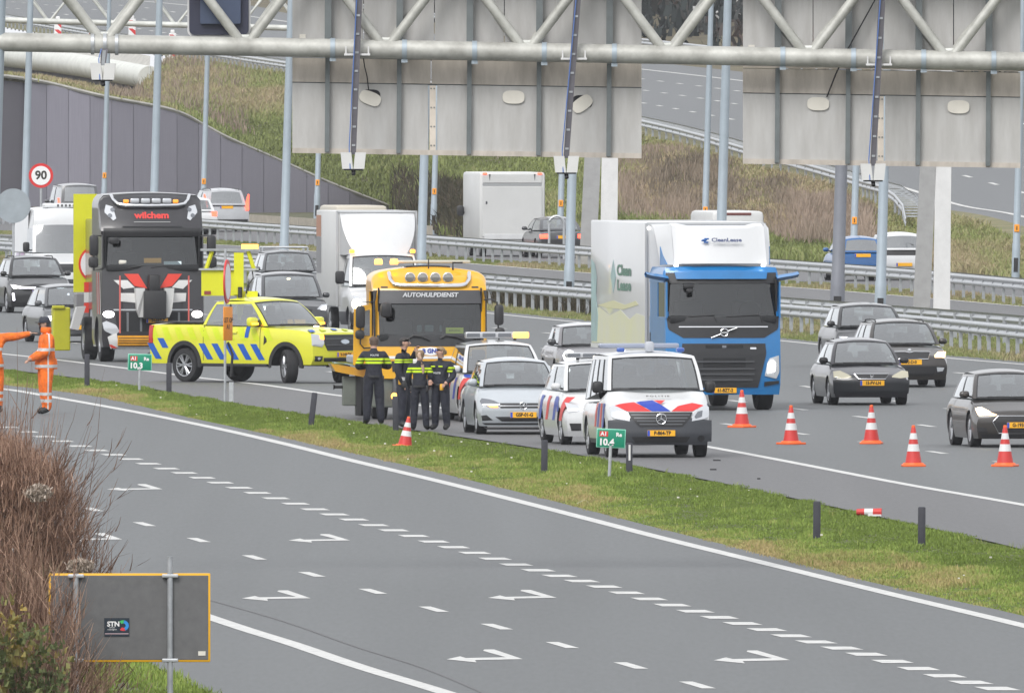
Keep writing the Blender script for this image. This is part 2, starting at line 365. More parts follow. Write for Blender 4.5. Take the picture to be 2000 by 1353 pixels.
# embankment slope: from ramp edge down to wall top / verge of the back carriageway
WALLTOP = [(-150,135,1172), (0,150,1174), (60,158,1175), (110,168,1176), (200,190,1177), (335,217,1180), (400,248,1182), (450,274,1183), (560,322,1186), (640,358,1188), (700,382,1190), (770,409,1194)]
BOT = WALLTOP[:-1]+[(770,409,1194), (850,456,1052), (1000,470,1010), (1150,483,986), (1320,496,955), (1500,506,930), (1700,523,900), (2000,548,850), (2200,566,820)]
BOTw = spline([P(*p) for p in BOT], 6)
def at_t(C, t):
    f = t*(len(C)-1); i = min(int(f), len(C)-2); return C[i].lerp(C[i+1], f-i)
def px_of(p): return 1000+p.x/p.y*FPX
def by_px(C, px):
    for a, b in zip(C, C[1:]):
        xa, xb = px_of(a), px_of(b)
        if xa <= px <= xb: return a.lerp(b, (px-xa)/(xb-xa+1e-9))
    return (C[0] if px < px_of(C[0]) else C[-1]).copy()
BT = spline([P(*p) for p in [(-150,140,1480), (0,152,1470), (150,168,1455), (270,186,1432)]], 6)+[P(300,150,1430)]+E1w[[i for i,p in enumerate(E1w) if px_of(p)>318][0]:]
BANK = []
for px in np.linspace(-140, 2190, 118):
    a, b = by_px(BOTw, px), by_px(BT, px)
    row = []
    for k in range(13):
        t = k/12; p = a.lerp(b, t); p.z += -.25*math.sin(PI*t)+.12*math.sin(px*.05+k)*math.sin(PI*t); row.append(p)
    BANK.append(row)
mb = MB(); mb.grid(BANK); o = mb.build('embankment', M_bank, kind='structure', sm=True); o['label'] = 'grassy embankment rising from the motorway to the ramp'
# verge flat behind the back carriageway is the ground sheet
# ------------------------------------------------------------------ retaining wall, viaduct edge, barriers
def wbuild(mb, name, mats, root, **k):
    o = Vector(root.location); mb.v = [tuple(Vector(v)-o) for v in mb.v]; return mb.build(name, mats, root, **k)
M_wall = mat('mauve_wall_panel', (.285,.275,.33), .8, var=.10, vscale=5, bump=.3, bscale=9, stretch=(6,6,.15))
M_conc = mat('pale_concrete', (.42,.41,.38), .85, var=.25, vscale=2)
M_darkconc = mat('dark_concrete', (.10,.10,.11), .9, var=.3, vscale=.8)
WT = spline([P(*p) for p in WALLTOP], 8)
rw = thing('retaining_wall', 'mauve grey panelled retaining wall sloping down beside the embankment', 'wall', (-8, 1178, 0))
xs = np.arange(-21.5, -5.1, .95)
for x0 in xs:
    x1 = min(x0+.95, -5.2)
    def top(x):
        px = 1000+x/1180*FPX; return by_px(WT, px)
    a, b = top(x0), top(x1); g_ = .008; off = random.uniform(-.012, .012)
    if a.z < .3: continue
    mb = MB(); mb.prism([(x0+g_, a.y+off, -.1), (x1-g_, b.y+off, -.1), (x1-g_, b.y+off, b.z), (x0+g_, a.y+off, a.z)], (0, .25, 0))
    wbuild(mb, 'panel', M_wall, rw)
mb = MB(); cop = [p+Vector((0, .05, .05)) for p in WT]; mb.tube(cop, .09, 6); wbuild(mb, 'coping', M_conc, rw, sm=True)
mb = MB(); bk = [p+Vector((0, .24, -.15)) for p in WT]; mb.grid([[Vector((p.x, p.y, -.1)) for p in bk], bk]); wbuild(mb, 'joint_backing', mat('joint_mauve', (.12,.115,.135), .8), rw)
lk = thing('barrier_kerb', 'low beige concrete barrier at the foot of the mauve wall', 'barrier', G(540, 448))
mb = MB()
kb = [G(-30, 421), G(300, 428), G(480, 438), G(640, 449), G(845, 462)]
kb = smooth(spline(kb, 6), 3)
mb.grid([kb, [p+Vector((0, .05, .42)) for p in kb], [p+Vector((0, .3, .42)) for p in kb]]); wbuild(mb, 'kerb_face', mat('beige_concrete', (.40,.36,.29), .85, var=.3), lk)
# viaduct edge: a big pale tube over a dark deck
va = thing('viaduct_edge', 'pale tubular edge beam of the viaduct ending above the dark slope', 'bridge', P(150, 150, 1440))
T0 = spline([P(-80, 97, 1500), P(30, 111, 1470), P(130, 124, 1450), P(220, 139, 1435), P(292, 152, 1422)], 5)
mb = MB(); mb.tube(T0, .62, 20); wbuild(mb, 'edge_tube', mat('pale_painted_steel', (.60,.61,.57), .55, var=.18, vscale=1.2), va, sm=True)
mb = MB()
for p in T0[::5]: mb.lathe([(.635, -.03), (.635, .03)], 20, 'x', p)
wbuild(mb, 'tube_joint', mat('joint_grey', (.35,.36,.34), .6), va)
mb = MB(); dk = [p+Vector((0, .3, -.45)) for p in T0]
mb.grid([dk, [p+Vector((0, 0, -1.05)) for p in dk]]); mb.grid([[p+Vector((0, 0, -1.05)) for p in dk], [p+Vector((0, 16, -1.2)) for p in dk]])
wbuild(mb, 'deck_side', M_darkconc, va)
mb = MB(); pr = [p+Vector((0, .5, .55)) for p in T0]; mb.grid([pr, [p+Vector((0, 3, .6)) for p in pr]]); wbuild(mb, 'parapet_ledge', M_conc, va)

def wbeam(C, side=1, z0=.45, h=.31):
    """W-profile rail along plan curve; side = direction of the ribs"""
    prof = [(0, 0), (.045, .03), (.045, .10), (0, .14), (0, .17), (.045, .21), (.045, .28), (0, .31)]
    rows = []
    for (n_, z_) in prof:
        row = []
        for i, p in enumerate(C):
            d = (C[min(i+1, len(C)-1)]-C[max(i-1, 0)]).normalized(); nn = Vector((-d.y, d.x, 0)).normalized()*side
            row.append(p+nn*n_+Vector((0, 0, z0+z_*h/.31)))
        rows.append(row)
    mb = MB(); mb.grid(rows); return mb
def trim(C, x0, x1): return [p for p in C if x0 <= px_of(p) <= x1]
POSTME = {}
def barrier(label, C, step, front=1, group=None, second=None, postmat=M_galvd, zdrop=.75):
    mid = C[len(C)//2]; root = thing('guardrail', label, 'guardrail', (mid.x, mid.y, mid.z), group=group)
    wbuild(wbeam(C, front), 'rail', M_galv, root, sm=True, ang=60)
    if second:
        C2 = []
        for i, p in enumerate(C):
            d = (C[min(i+1, len(C)-1)]-C[max(i-1, 0)]).normalized(); C2.append(p+Vector((-d.y, d.x, 0)).normalized()*second)
        wbuild(wbeam(C2, -front), 'rail', M_galv, root, sm=True, ang=60)
        mb = MB(); st = resample(C, 1.6)
        for i, p in enumerate(st[:-1]):
            d = (st[i+1]-p).normalized(); n_ = Vector((-d.y, d.x, 0)).normalized()
            mb.box(p+n_*second/2+Vector((0, 0, .69)), (abs(second), .1, .06), rot=Matrix.Rotation(math.atan2(n_.y, n_.x), 3, 'Z'))
        o = wbuild(mb, 'spacer_bars', M_galv, root); o['kind'] = 'stuff'
    if 'p' not in POSTME:
        mb = MB(); mb.box((0, 0.03, .34), (.095, .07, .72)); o = mb.build('post', postmat); POSTME['p'] = o.data; bpy.data.objects.remove(o)
    for p in resample(C, step):
        if -25 < px_of(p) < 2025:
            o = link('post', POSTME['p'], root); q = p-Vector(root.location); o.location = q
    return root
def foot(pts): return [(x, (t-6.8)/.9042) for x, t in pts]
GA1 = curve(foot([(-200,463), (0,472), (412,501), (700,525), (938,547), (1151,564), (1520,594), (1760,614), (2000,638), (2300,668)]))
GA2 = curve(foot([(-200,452), (0,461), (412,489), (700,512), (938,533), (1151,550), (1520,580), (1760,598), (2000,617), (2300,644)]))
GB = curve(foot([(-200,388), (0,402), (388,429), (595,443), (812,459), (1102,480), (1513,508), (1790,528), (2000,547), (2300,574)]))
barrier('front guardrail with two-wave galvanised beam along the queueing carriageway', GA1, 2.2, -1)
barrier('second guardrail close behind the front one at the foot of the lamp posts', GA2, 3.3, 1)
barrier('upper guardrail on posts in front of the back carriageway', GB, 3.0, -1, second=.45)
E1R = [p+Vector((.25, 0, -.1)) for p in E1w]
E1R = trim(E1R, -150, 1700)
e_end = [P(1722,402,972), P(1748,420,966), P(1764,440,958), P(1770,468,950)]
barrier('guardrail with slatted top along the edge of the ramp, curving down at its end', E1R+e_end, 4.0, -1, second=.7)
FARR = [ramp_pt(i, 20.5) for i in range(len(E1w))]
barrier('distant guardrail beyond the ramp in front of the dark trees', FARR, 8.0, -1)

# ------------------------------------------------------------------ lamp posts
M_post = mat('blue_grey_post', (.36,.42,.47), .5, .25, var=.12, vscale=1.5)
M_postdk = mat('dark_grey_post', (.20,.21,.24), .6, .2, var=.15, vscale=1.5)
M_tag = mat('orange_tag', (.85,.33,.02), .5)
def lamp_post(px, py, r, label, lean=0.028, tagged=False, m=M_post, H=13.0, group=None):
    b = G(px, py); root = thing('lamp_post', label, 'lamp post', b, group=group, tilt=(0, lean))
    mb = MB(); mb.tube([(0,0,0), (0,0,1.2), (0,0,1.25), (0,0,6), (0,0,H)], [r*1.06, r*1.06, r*.95, r*.85, r*.55], 14); mb.build('pole', m, root, sm=True)
    mb = MB(); mb.tube([(0,0,H-.1), (.4,0,H+.5), (1.6,0,H+.75)], .05, 8); mb.build('arm', m, root, sm=True)
    mb = MB(); mb.rbox((1.95,0,H+.75), (.8,.3,.14), .05); mb.build('lantern', M_galvd, root, sm=True)
    mb = MB(); mb.box((0, -r*1.0, .55), (r*1.1, .03, .45)); mb.build('hatch', M_black, root)
    if tagged:
        mb = MB(); mb.rbox((.0, -r*1.02, 1.72), (.17, .03, .24), .012); mb.build('number_tag', M_tag, root)
        mb = MB(); mb.box((0, -r*1.02-.018, 1.72), (.03, .004, .13)); mb.build('digit', M_ink, root)
    return root
tagged = [(203,419,'orange-tagged lamp post before the mauve wall left of the black truck'), (397,434,'orange-tagged lamp post rising behind the white estate car'), (619,437,'orange-tagged lamp post between wall and white box truck'), (847,459,'orange-tagged lamp post just left of the white camper'), (1094,489,'orange-tagged lamp post behind the dark saloon'), (1376,506,'orange-tagged lamp post above the blue truck roof'), (1667,532,'orange-tagged lamp post behind the blue hatchback'), (1984,551,'orange-tagged lamp post nearest the right edge')]
for px, py, lb in tagged: lamp_post(px-1, py, .125, lb, tagged=True, group='lamp posts with orange tags')
plain = [(46,505,'untagged lamp post beside the round speed limit sign'), (297,540,'untagged lamp post rising behind the black truck roof'), (553,563,'untagged lamp post left of the white box truck'), (821,590,'untagged lamp post right of the white box truck'), (1110,616,'untagged lamp post between the front guardrails left of the blue truck'), (1404,640,'untagged lamp post above the white fairing of the blue truck'), (1718,652,'untagged lamp post above the dark cars')]
for px, py, lb in plain: lamp_post(px, py-14, .15, lb, group='lamp posts between the guardrails')
lamp_post(1634, 634, .19, 'darker thick lamp post beside the blue hatchback', lean=.03, m=M_postdk)

# ------------------------------------------------------------------ far gantry and its legs
M_gant = mat('gantry_pale_paint', (.60,.61,.58), .5, .1, var=.22, vscale=1.6, col2=(.42,.43,.40))
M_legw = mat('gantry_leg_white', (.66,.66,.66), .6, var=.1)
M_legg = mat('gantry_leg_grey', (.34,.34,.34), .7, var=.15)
def leg_pair(px, py, s, H, label):
    b = G(px, py); root = thing('gantry_leg', label, 'gantry leg', b, group='sign gantry legs')
    w = 33/s
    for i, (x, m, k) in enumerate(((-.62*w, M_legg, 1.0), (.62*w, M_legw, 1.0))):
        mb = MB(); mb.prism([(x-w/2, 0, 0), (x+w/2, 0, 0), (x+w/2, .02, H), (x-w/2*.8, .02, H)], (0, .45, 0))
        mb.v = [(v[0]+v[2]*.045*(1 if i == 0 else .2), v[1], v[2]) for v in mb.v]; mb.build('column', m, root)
    mb = MB(); mb.box((0, .2, .2), (2.6*w, .7, .4)); mb.build('footing', M_conc, root)
    return root
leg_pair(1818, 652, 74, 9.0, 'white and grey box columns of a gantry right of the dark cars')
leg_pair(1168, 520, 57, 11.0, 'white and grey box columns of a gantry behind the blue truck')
YG = 1235.0
fg = thing('distant_gantry', 'distant lattice gantry crossing above the ramp at top left', 'gantry', P(290, 47, YG))
def fgx(px, dy=0): return P(px, 39.5+.028*px+dy, YG)
mb = MB(); mb.tube([fgx(-120), fgx(575)], .14, 10); mb.tube([fgx(-120, -70), fgx(575, -70)], .14, 10); wbuild(mb, 'chord', M_gant, fg, sm=True)
for k in range(-1, 5):
    px = 95+124*k
    for sgn in (-1, 1):
        mb = MB(); mb.tube([fgx(px+sgn*4, -3), fgx(px+sgn*55, -68)], .055, 8); wbuild(mb, 'diagonal', M_gant, fg, sm=True)
        mb = MB(); mb.tube([fgx(px+sgn*4, -3)+Vector((.05, 1, 0)), fgx(px+sgn*50, -68)+Vector((0, 1, 0))], .04, 8); wbuild(mb, 'rear_diagonal', M_gant, fg, sm=True)
# ------------------------------------------------------------------ near gantry with the backs of direction signs
YN = FPX/134.0
def N(px, py, dy=0.0): return P(px, py, YN+dy)
u = YN/FPX                                   # metres per photograph pixel at the gantry
ga = thing('sign_gantry', 'weathered pale tube gantry spanning the motorway across the top', 'gantry', G(-36, 71+134*EYE))
def chord_y(px): return 82.5+(px-10)*.0192
mb = MB(); mb.tube([N(x, chord_y(x)) for x in (-120, 300, 800, 1300, 1700, 2150)], 18.5*u, 20); wbuild(mb, 'lower_chord', mat('grimy_gantry_tube', (.46,.46,.43), .5, .15, var=.5, vscale=2.6, col2=(.30,.295,.27)), ga, sm=True)
mb = MB(); mb.tube([N(x, chord_y(x)-176) for x in (-120, 2150)], 18.5*u, 16); wbuild(mb, 'upper_chord', M_gant, ga, sm=True)
M_diag = mat('diagonal_tube', (.47,.47,.44), .5, .15, var=.4, vscale=3, col2=(.33,.33,.30))
for k in range(-1, 9):
    px = 204+275*k
    for sgn in (-1, 1):
        a, b = N(px+sgn*9, chord_y(px)-10), N(px+sgn*132, chord_y(px)-172)
        mb = MB(); mb.tube([a, b], 9.5*u, 12); wbuild(mb, 'diagonal', M_diag, ga, sm=True)
        a, b = N(px+sgn*9-4, chord_y(px)-12, .35), N(px+sgn*132-13, chord_y(px)-172, .6)
        mb = MB(); mb.tube([a, b], 7.5*u, 10); wbuild(mb, 'rear_diagonal', M_diag, ga, sm=True)
    mb = MB(); mb.rbox(N(px, chord_y(px)-17, .02), (.34, .1, .1), .03); wbuild(mb, 'node_plate', M_gant, ga)
mb = MB()
for px in (181, 205, 228): mb.lathe([(18.5*u, -.025), (21.5*u, -.025), (21.5*u, .025), (18.5*u, .025)], 16, 'x', N(px, chord_y(px)))
wbuild(mb, 'flange', M_galv, ga, sm=True)
mb = MB(); mb.tube([(ga.location.x, YN, 0), (ga.location.x+.295, YN, EYE+2.0)], .105, 16); wbuild(mb, 'column', M_post, ga, sm=True)
mb = MB(); mb.box((ga.location.x, YN, .15), (.9, .9, .3)); wbuild(mb, 'footing', M_conc, ga)
M_panel = mat('sign_back_grey', (.475,.47,.46), .6, .15, var=.2, vscale=4.5, stretch=(1.6,1,.28), col2=(.415,.405,.39))
M_panelb = mat('sign_back_beige', (.51,.465,.415), .65, .1, var=.28, vscale=4.2, stretch=(1.5,1,.35), col2=(.41,.37,.325))
M_strip = mat('sign_splice', (.68,.61,.53), .6, .1, var=.2, vscale=3)
M_rib = mat('sign_rib', (.165,.185,.19), .55, .3, var=.2, vscale=3)
M_ribs = M_rib
M_hatch = mat('hatch_cover', (.70,.67,.60), .6, var=.1)
def sign_back(label, x0, x1, ribs, strip, hatches, plate, ybot):
    root = thing('direction_sign', label, 'road sign', N((x0+x1)/2, ybot+10, .45), group='backs of the overhead direction signs')
    def pan(a, b, ya, yb, m, name, d=.40, t=.05, bev=.01):
        c = (N(a, ya, d)+N(b, yb, d))/2; w = (b-a)*u; h = (yb-ya)*u; sl = (a+b)/2
        dy = .0155*((a+b)/2-x0)
        mb = MB(); mb.prism([N(a+1, ya+.0155*(a-x0), d), N(b-1, ya+.0155*(b-x0), d), N(b-1, yb+.0155*(b-x0), d), N(a+1, yb+.0155*(a-x0), d)], (0, t, 0)); return wbuild(mb, name, m, root)
    y1 = ybot; yb = y1-138; yt = yb-48
    sp = strip
    pan(x0, sp-8, yb+3, y1-8, M_panel, 'panel'); pan(sp+8, x1, yb+3, y1-8, M_panel, 'panel')
    pan(x0, x1, y1-8, y1+2, M_panelb, 'bottom_rail', d=.37)
    pan(x0, sp-3, yt+2, yb+1, M_panelb, 'panel'); pan(sp-3, x1, yt+2, yb+1, M_panelb, 'panel')
    pan(x0, x1, yt-8, yt, M_panelb, 'seam_rail', d=.385)
    pan(x0, x1, yt+1.5, yt+4, M_rib, 'seam', d=.43, t=.004); pan(x0, x1, yb, yb+4, M_rib, 'seam', d=.43, t=.004)
    n = len(ribs); ed = [x0]+[(ribs[i]+ribs[i+1])/2 for i in range(n-1)]+[x1]
    for a, b in zip(ed, ed[1:]): pan(a, b, -150, yt-9, M_panel, 'panel')
    pan(sp-7, sp+7, yb+4, y1-1, M_strip, 'splice_strip', d=.375)
    mb = MB()
    for k in range(4):
        for s_ in (-3, 3): mb.box(N(sp+s_, yb+10+k*37+.0155*(sp-x0), .372), (.018, .012, .018))
    wbuild(mb, 'bolts', M_rib, root)
    for r in ribs:
        e = .0155*(r-x0)
        mb = MB(); mb.prism([N(r-4.5, yt+e, .30), N(r+4.5, yt+e, .30), N(r+3.0, y1-1+e, .30), N(r-6.0, y1-1+e, .30)], (0, .1, 0)); wbuild(mb, 'rib', M_rib, root)
        mb = MB(); mb.prism([N(r-5, -150, .24), N(r+8, -150, .24), N(r+7, yt-20+e, .24), N(r-6, yt-20+e, .24)], (0, .16, 0)); wbuild(mb, 'rib', M_ribs, root)
        mb = MB(); mb.lathe([(18.6*u, -.035), (20*u, -.035), (20*u, .035), (18.6*u, .035)], 16, 'x', N(r+10, chord_y(r+10))); mb.box(N(r+10, chord_y(r)+22, 0), (.09, .1, .05)); wbuild(mb, 'clamp', M_post, root, sm=True)
    for hx, hy, ang, hole in hatches:
        def obl(a, b, rot, d, dx=0, dy=0):
            pts = []
            for k in range(24):
                t = 2*PI*k/24; x = a*abs(math.cos(t))**.7*math.copysign(1, math.cos(t)); y = b*abs(math.sin(t))**.7*math.copysign(1, math.sin(t))
                pts.append(N(hx+dx+x*math.cos(rot)-y*math.sin(rot), hy+dy+x*math.sin(rot)+y*math.cos(rot), d))
            return pts
        if hole:
            mb = MB(); mb.prism(obl(20, 13, 0, .392, 0, -4), (0, .004, 0)); wbuild(mb, 'hatch_hole', M_dark, root)
        mb = MB(); mb.prism(obl(21.5, 13, ang, .372), (0, .012, 0)); wbuild(mb, 'hatch_cover', M_hatch, root)
    mb = MB(); mb.box(N(plate, yt-37, .39), (.09, .01, .1)); wbuild(mb, 'maker_plate', M_hatch, root)
    return root
sign_back('grey back of the wider overhead sign left of centre, with two slipped hatch covers', 570, 1254, (640, 780, 917, 1053, 1190), 845, ((723,192,.38,True), (1003,190,.02,False), (1137,203,-.62,True)), 591, 297)
sign_back('grey back of the overhead sign at right, with hatches closed', 1450, 1994, (1519, 1657, 1794, 1931), 1720, ((1598,203,.02,False), (1872,209,.02,False)), 1468, 318)
def detector(px, ytop, xb, yb, label):
    root = thing('lane_detector', label, 'traffic detector', N(xb, yb, -.35), group='lane detectors hanging from the gantry')
    mb = MB(); a, b = N(px, ytop, -.28), N(xb, yb-12, -.35); mb.prism([a+Vector((-.052,0,0)), a+Vector((.052,0,0)), b+Vector((.04,0,0)), b+Vector((-.04,0,0))], (0, .08, 0)); wbuild(mb, 'pole', mat('dark_pole', (.115,.11,.125), .6, .2, var=.2), root)
    mb = MB()
    for t in np.linspace(.15, .95, 9): q = a.lerp(b, t); mb.box(q+Vector((0, -.006, 0)), (.05, .012, .03))
    wbuild(mb, 'cable_ties', M_galvd, root)
    for s_ in (-1, 1):
        mb = MB(); c = N(xb+s_*11, yb, -.3); mb.box(c, (21*u, .3, 32*u)); mb.v = [(v[0]+(s_*.025 if v[2] > c.z else 0), v[1], v[2]) for v in mb.v]; wbuild(mb, 'housing', mat('white_box', (.62,.62,.61), .5, var=.08), root)
    mb = MB(); mb.box(N(xb, yb+17, -.3), (.28, .26, .03)); mb.tube([N(xb, yb+17, -.35), N(xb+1, yb+27, -.4)], .03, 8); wbuild(mb, 'sensor', M_black, root)
    mb = MB(); mb.tube([N(px-6, max(ytop, -10), -.32), N(xb-8, yb-25, -.4), N(xb-6, yb+16, -.46)], .008, 5); wbuild(mb, 'blue_cable', mat('blue_cable', (.08,.16,.42), .5), root)
    cy = chord_y(px)
    if ytop < 0:
        cx = xb+(px-xb)*(yb-cy)/(yb-ytop)
        mb = MB(); mb.box(N(cx, cy+11, -.2), (51*u, .14, .03)); mb.box(N(cx-22, cy+3, -.2), (.02, .03, .12)); mb.box(N(cx+22, cy+3, -.2), (.02, .03, .12)); wbuild(mb, 'bracket', M_legw, root)
    return root
detector(703, -60, 690, 314, 'traffic detector hanging lowest at left below the wider sign')
detector(1132, -60, 1106, 321, 'traffic detector hanging below the right end of the wider sign')
detector(1726, -60, 1705, 336, 'traffic detector hanging below the right-hand sign')
detector(204, 96, 201, 140, 'small traffic detector clamped under the chord left of the signs')
ms = thing('lane_signal', 'dark back of a matrix lane signal with white rim above the chord', 'lane signal', N(428, 70, .25))
def rr(x0, y0, x1, y1, r, d):
    pts = []
    for cx, cy, a0 in ((x1-r, y1-r, 0), (x0+r, y1-r, 90), (x0+r, y0+r, 180), (x1-r, y0+r, 270)):
        for k in range(6): a = math.radians(a0+18*k); pts.append(N(cx+r*math.cos(a), cy+r*math.sin(a), d))
    return pts
mb = MB(); mb.prism(rr(366, -120, 489, 72, 12, .3), (0, .3, 0)); wbuild(mb, 'rim', M_legw, ms)
mb = MB(); mb.prism(rr(369.5, -116, 485.5, 68.5, 10, .26), (0, .05, 0)); wbuild(mb, 'back_plate', mat('navy_back', (.030,.033,.060), .5), ms)
mb = MB(); mb.prism(rr(391, -100, 470, 47, 3, .18), (0, .085, 0)); wbuild(mb, 'cabinet', mat('navy_cabinet', (.055,.075,.13), .4, var=.1), ms)
cb = thing('cable', 'thin black cable hanging down to the slipped hatch of the wider sign', 'cable', N(717, 170, .3))
mb = MB(); mb.tube([N(708, 100, .1), N(712, 130, .2), N(717, 150, .3), N(720, 176, .36)], .009, 6); wbuild(mb, 'wire', M_black, cb, sm=True)
cb = thing('cable', 'long black cable running diagonally across the right-hand sign', 'cable', N(1615, 188, .3))
mb = MB(); mb.tube([N(1712, -5, .2), N(1655, 98, .2), N(1632, 146, .3), N(1615, 190, .36)], .011, 6); wbuild(mb, 'wire', M_black, cb, sm=True)
# ------------------------------------------------------------------ small road furniture
M_conered = mat('cone_red', (.56,.035,.03), .5, var=.12); M_conewh = mat('cone_white', (.68,.68,.68), .45, var=.1); M_coneor = mat('cone_orange', (.85,.13,.02), .5)
def cone_proto():
    root = thing('traffic_cone', '', 'traffic cone')
    H = .75; R = lambda z: .155-(.155-.03)*(z-.05)/(H-.05)
    mb = MB()
    bands = [(.05,.15,0), (.15,.29,0), (.29,.42,1), (.42,.54,0), (.54,.66,1), (.66,.75,0)]
    mb = MB(); mb.rbox((0,0,.022), (.42,.42,.044), .015); mb.lathe([(.2,.044), (.185,.07), (.16,.075)], 24); mb.build('base', M_coneor, root, sm=True)
    mb = MB(); mb.lathe([(R(.07),.07), (R(.70),.70), (R(.72)*.9,.72)], 24); mb.build('body', M_conered, root, sm=True)
    for a, b in ((.28,.41), (.50,.61)):
        mb = MB(); mb.lathe([(R(a)+.002,a), (R(b)+.002,b)], 24); mb.build('white_band', M_conewh, root, sm=True)
    mb = MB(); mb.lathe([(.032,.705), (.036,.72), (.03,.75), (.018,.755), (0,.75)], 16); mb.build('tip', M_coneor, root, sm=True)
    return root
cp = cone_proto()
CONES = [(1449,835,'traffic cone in front of the blue truck bumper'), (1545,868,'traffic cone second from the left, behind the white edge line'), (1702,867,'traffic cone on the lane below the black hatchback'), (1784,911,'traffic cone nearest the camera, beside the white edge line'), (1963,911,'traffic cone in front of the brown hatchback at right')]
for i, (px, py, lb) in enumerate(CONES):
    o = cp if i == 0 else dup(cp); o.location = G(px, py); o.rotation_euler = (0, 0, random.uniform(0, 1.5)); o['label'] = lb; o['group'] = 'cones closing the lane'
o = dup(cp); o.location = G(790, 869); o.location.z = -.05; o.rotation_euler = (.05, .13, .4); o.scale = (.9,.9,.8); o['label'] = 'small tilted traffic cone in the grass beside the officers'; o['group'] = 'cones closing the lane'
fb = thing('fallen_marker', 'red and white marker post lying on its side in the grass', 'marker', G(1697, 1008), -.12)
mb = MB(); mb.tube([(-.2,0,.07), (-.07,0,.07)], [.05,.06], 12); mb.tube([(.07,0,.07), (.21,0,.07)], [.06,.065], 12); mb.build('red_sleeve', M_conered, fb, sm=True)
mb = MB(); mb.tube([(-.07,0,.07), (.07,0,.07)], .059, 12); mb.build('white_sleeve', M_conewh, fb, sm=True)
mb = MB(); mb.box((.1,-.05,.02), (.22,.05,.03)); mb.build('foot', M_conewh, fb)
def bollard(px, py, h, label, lean=0.0, refl=False, w=.115):
    root = thing('marker_post', label, 'marker post', G(px, py), random.uniform(-.2, .2), 'dark marker posts in the grass median', tilt=(0, lean))
    mb = MB(); mb.rbox((0,0,h/2-.06), (w, .07, h+.12), .022); mb.build('post', mat('recycled_plastic', (.045,.046,.058), .75, var=.2), root, sm=True)
    if refl:
        mb = MB(); mb.box((.01,-.037,h*.68), (.035,.006,.28)); mb.build('reflector', M_conewh, root)
    return root
for a in ((170,756,.74,'dark marker post left, behind the orange worker'), (330,769,.68,'dark marker post below the kilometre sign 10,3'), (607,832,.68,'dark marker post leaning strongly before the tow truck', .12), (773,838,.66,'dark marker post among the standing officers', -.02), (1063,922,.58,'dark marker post in front of the white police car', .01), (1229,925,.56,'dark marker post with white reflector beside the sign 10.4', 0, True), (1595,1052,.59,'dark marker post left of the fallen marker', .01), (1800,1064,.59,'dark marker post rightmost in the grass median', .005)): bollard(*a)
M_signgrn = mat('sign_green', (.0,.235,.135), .45); M_signred = mat('sign_red', (.62,.03,.03), .45); M_signwh = mat('sign_white', (.78,.78,.78), .45)
def km_sign(px, pb, w, h, zc, num, label, rz, lean):
    root = thing('kilometre_sign', label, 'road sign', G(px, pb), rz, tilt=(0, lean))
    mb = MB(); mb.tube([(0,0,-.1), (0,0,zc-h/2+.04)], .03, 10); mb.build('pole', M_galv, root, sm=True)
    z = zc
    mb = MB(); mb.rbox((0,0,z), (w,.02,h), .012); mb.build('rim', mat('sign_pale_green', (.25,.62,.48), .45), root, sm=True)
    mb = MB(); mb.rbox((0,-.006,z), (w-.028,.02,h-.028), .009); pl = mb.build('plate', M_signgrn, root, sm=True)
    mb = MB(); mb.box((-w*.25,-.018,z+h*.22), (w*.29,.004,h*.28)); mb.build('route_patch', M_signred, root)
    letters('route_number', 'A1', h*.2, M_signwh, root, (-w*.25,-.022,z+h*.22), bold=.004)
    letters('side_letters', 'Re', h*.2, M_signwh, root, (w*.27,-.022,z+h*.2), bold=.004)
    letters('distance', num, h*.33, M_signwh, root, (-w*.15,-.022,z-h*.22), bold=.007)
    return root
km_sign(272, 762, .53, .37, .62, '10,3', 'green kilometre sign A1 Re 10,3 in the grass at left', .02, .02)
km_sign(1190, 929, .52, .34, .67, '10.4', 'green kilometre sign A1 Re 10.4 before the police van', -.03, .045)
# round speed signs and their poles
def disc(mb, c, r, t, n=32, mi=0): mb.lathe([(0, -t), (r, -t), (r, t), (0, t)], n, 'y', c, mi)
b = G(80, 541); s90 = thing('speed_limit_sign', 'round red-rimmed speed limit sign reading 90', 'road sign', b)
zc = EYE-(343-HORIZON)*b.y/FPX
mb = MB(); disc(mb, (0,0,zc), .40, .015); mb.build('red_rim', M_signred, s90, sm=True)
mb = MB(); disc(mb, (0,-.012,zc), .31, .012); mb.build('white_face', M_signwh, s90, sm=True)
letters('numeral', '90', .27, M_ink, s90, (0,-.027,zc), bold=.012)
mb = MB(); mb.tube([(0,.05,0), (0,.05,zc)], .04, 10); mb.build('pole', M_galv, s90, sm=True)
b = G(26, 600); sg = thing('round_sign', 'grey back of a round sign at the left edge', 'road sign', b)
zc = EYE-(402-HORIZON)*b.y/FPX
mb = MB(); disc(mb, (0,0,zc), .5, .02); mb.build('plate', mat('sign_back_dull', (.33,.37,.40), .6, .2, var=.15), sg, sm=True)
mb = MB(); mb.tube([(0,.05,0), (0,.05,zc)], .04, 10); mb.build('pole', M_galv, sg, sm=True)
b = G(443, 786); so = thing('temporary_sign', 'round red-rimmed sign seen edge-on above an orange plate', 'road sign', b, math.radians(82), tilt=(0, .015))
k = b.y/FPX
mb = MB(); mb.tube([(0,.04,0), (0,.04,300*k)], .028, 10); mb.build('pole', M_galv, so, sm=True)
mb = MB(); disc(mb, (0,0,236*k), .47, .016); mb.build('red_rim', M_signred, so, sm=True)
mb = MB(); disc(mb, (0,-.012,236*k), .38, .012); mb.build('white_face', M_signwh, so, sm=True)
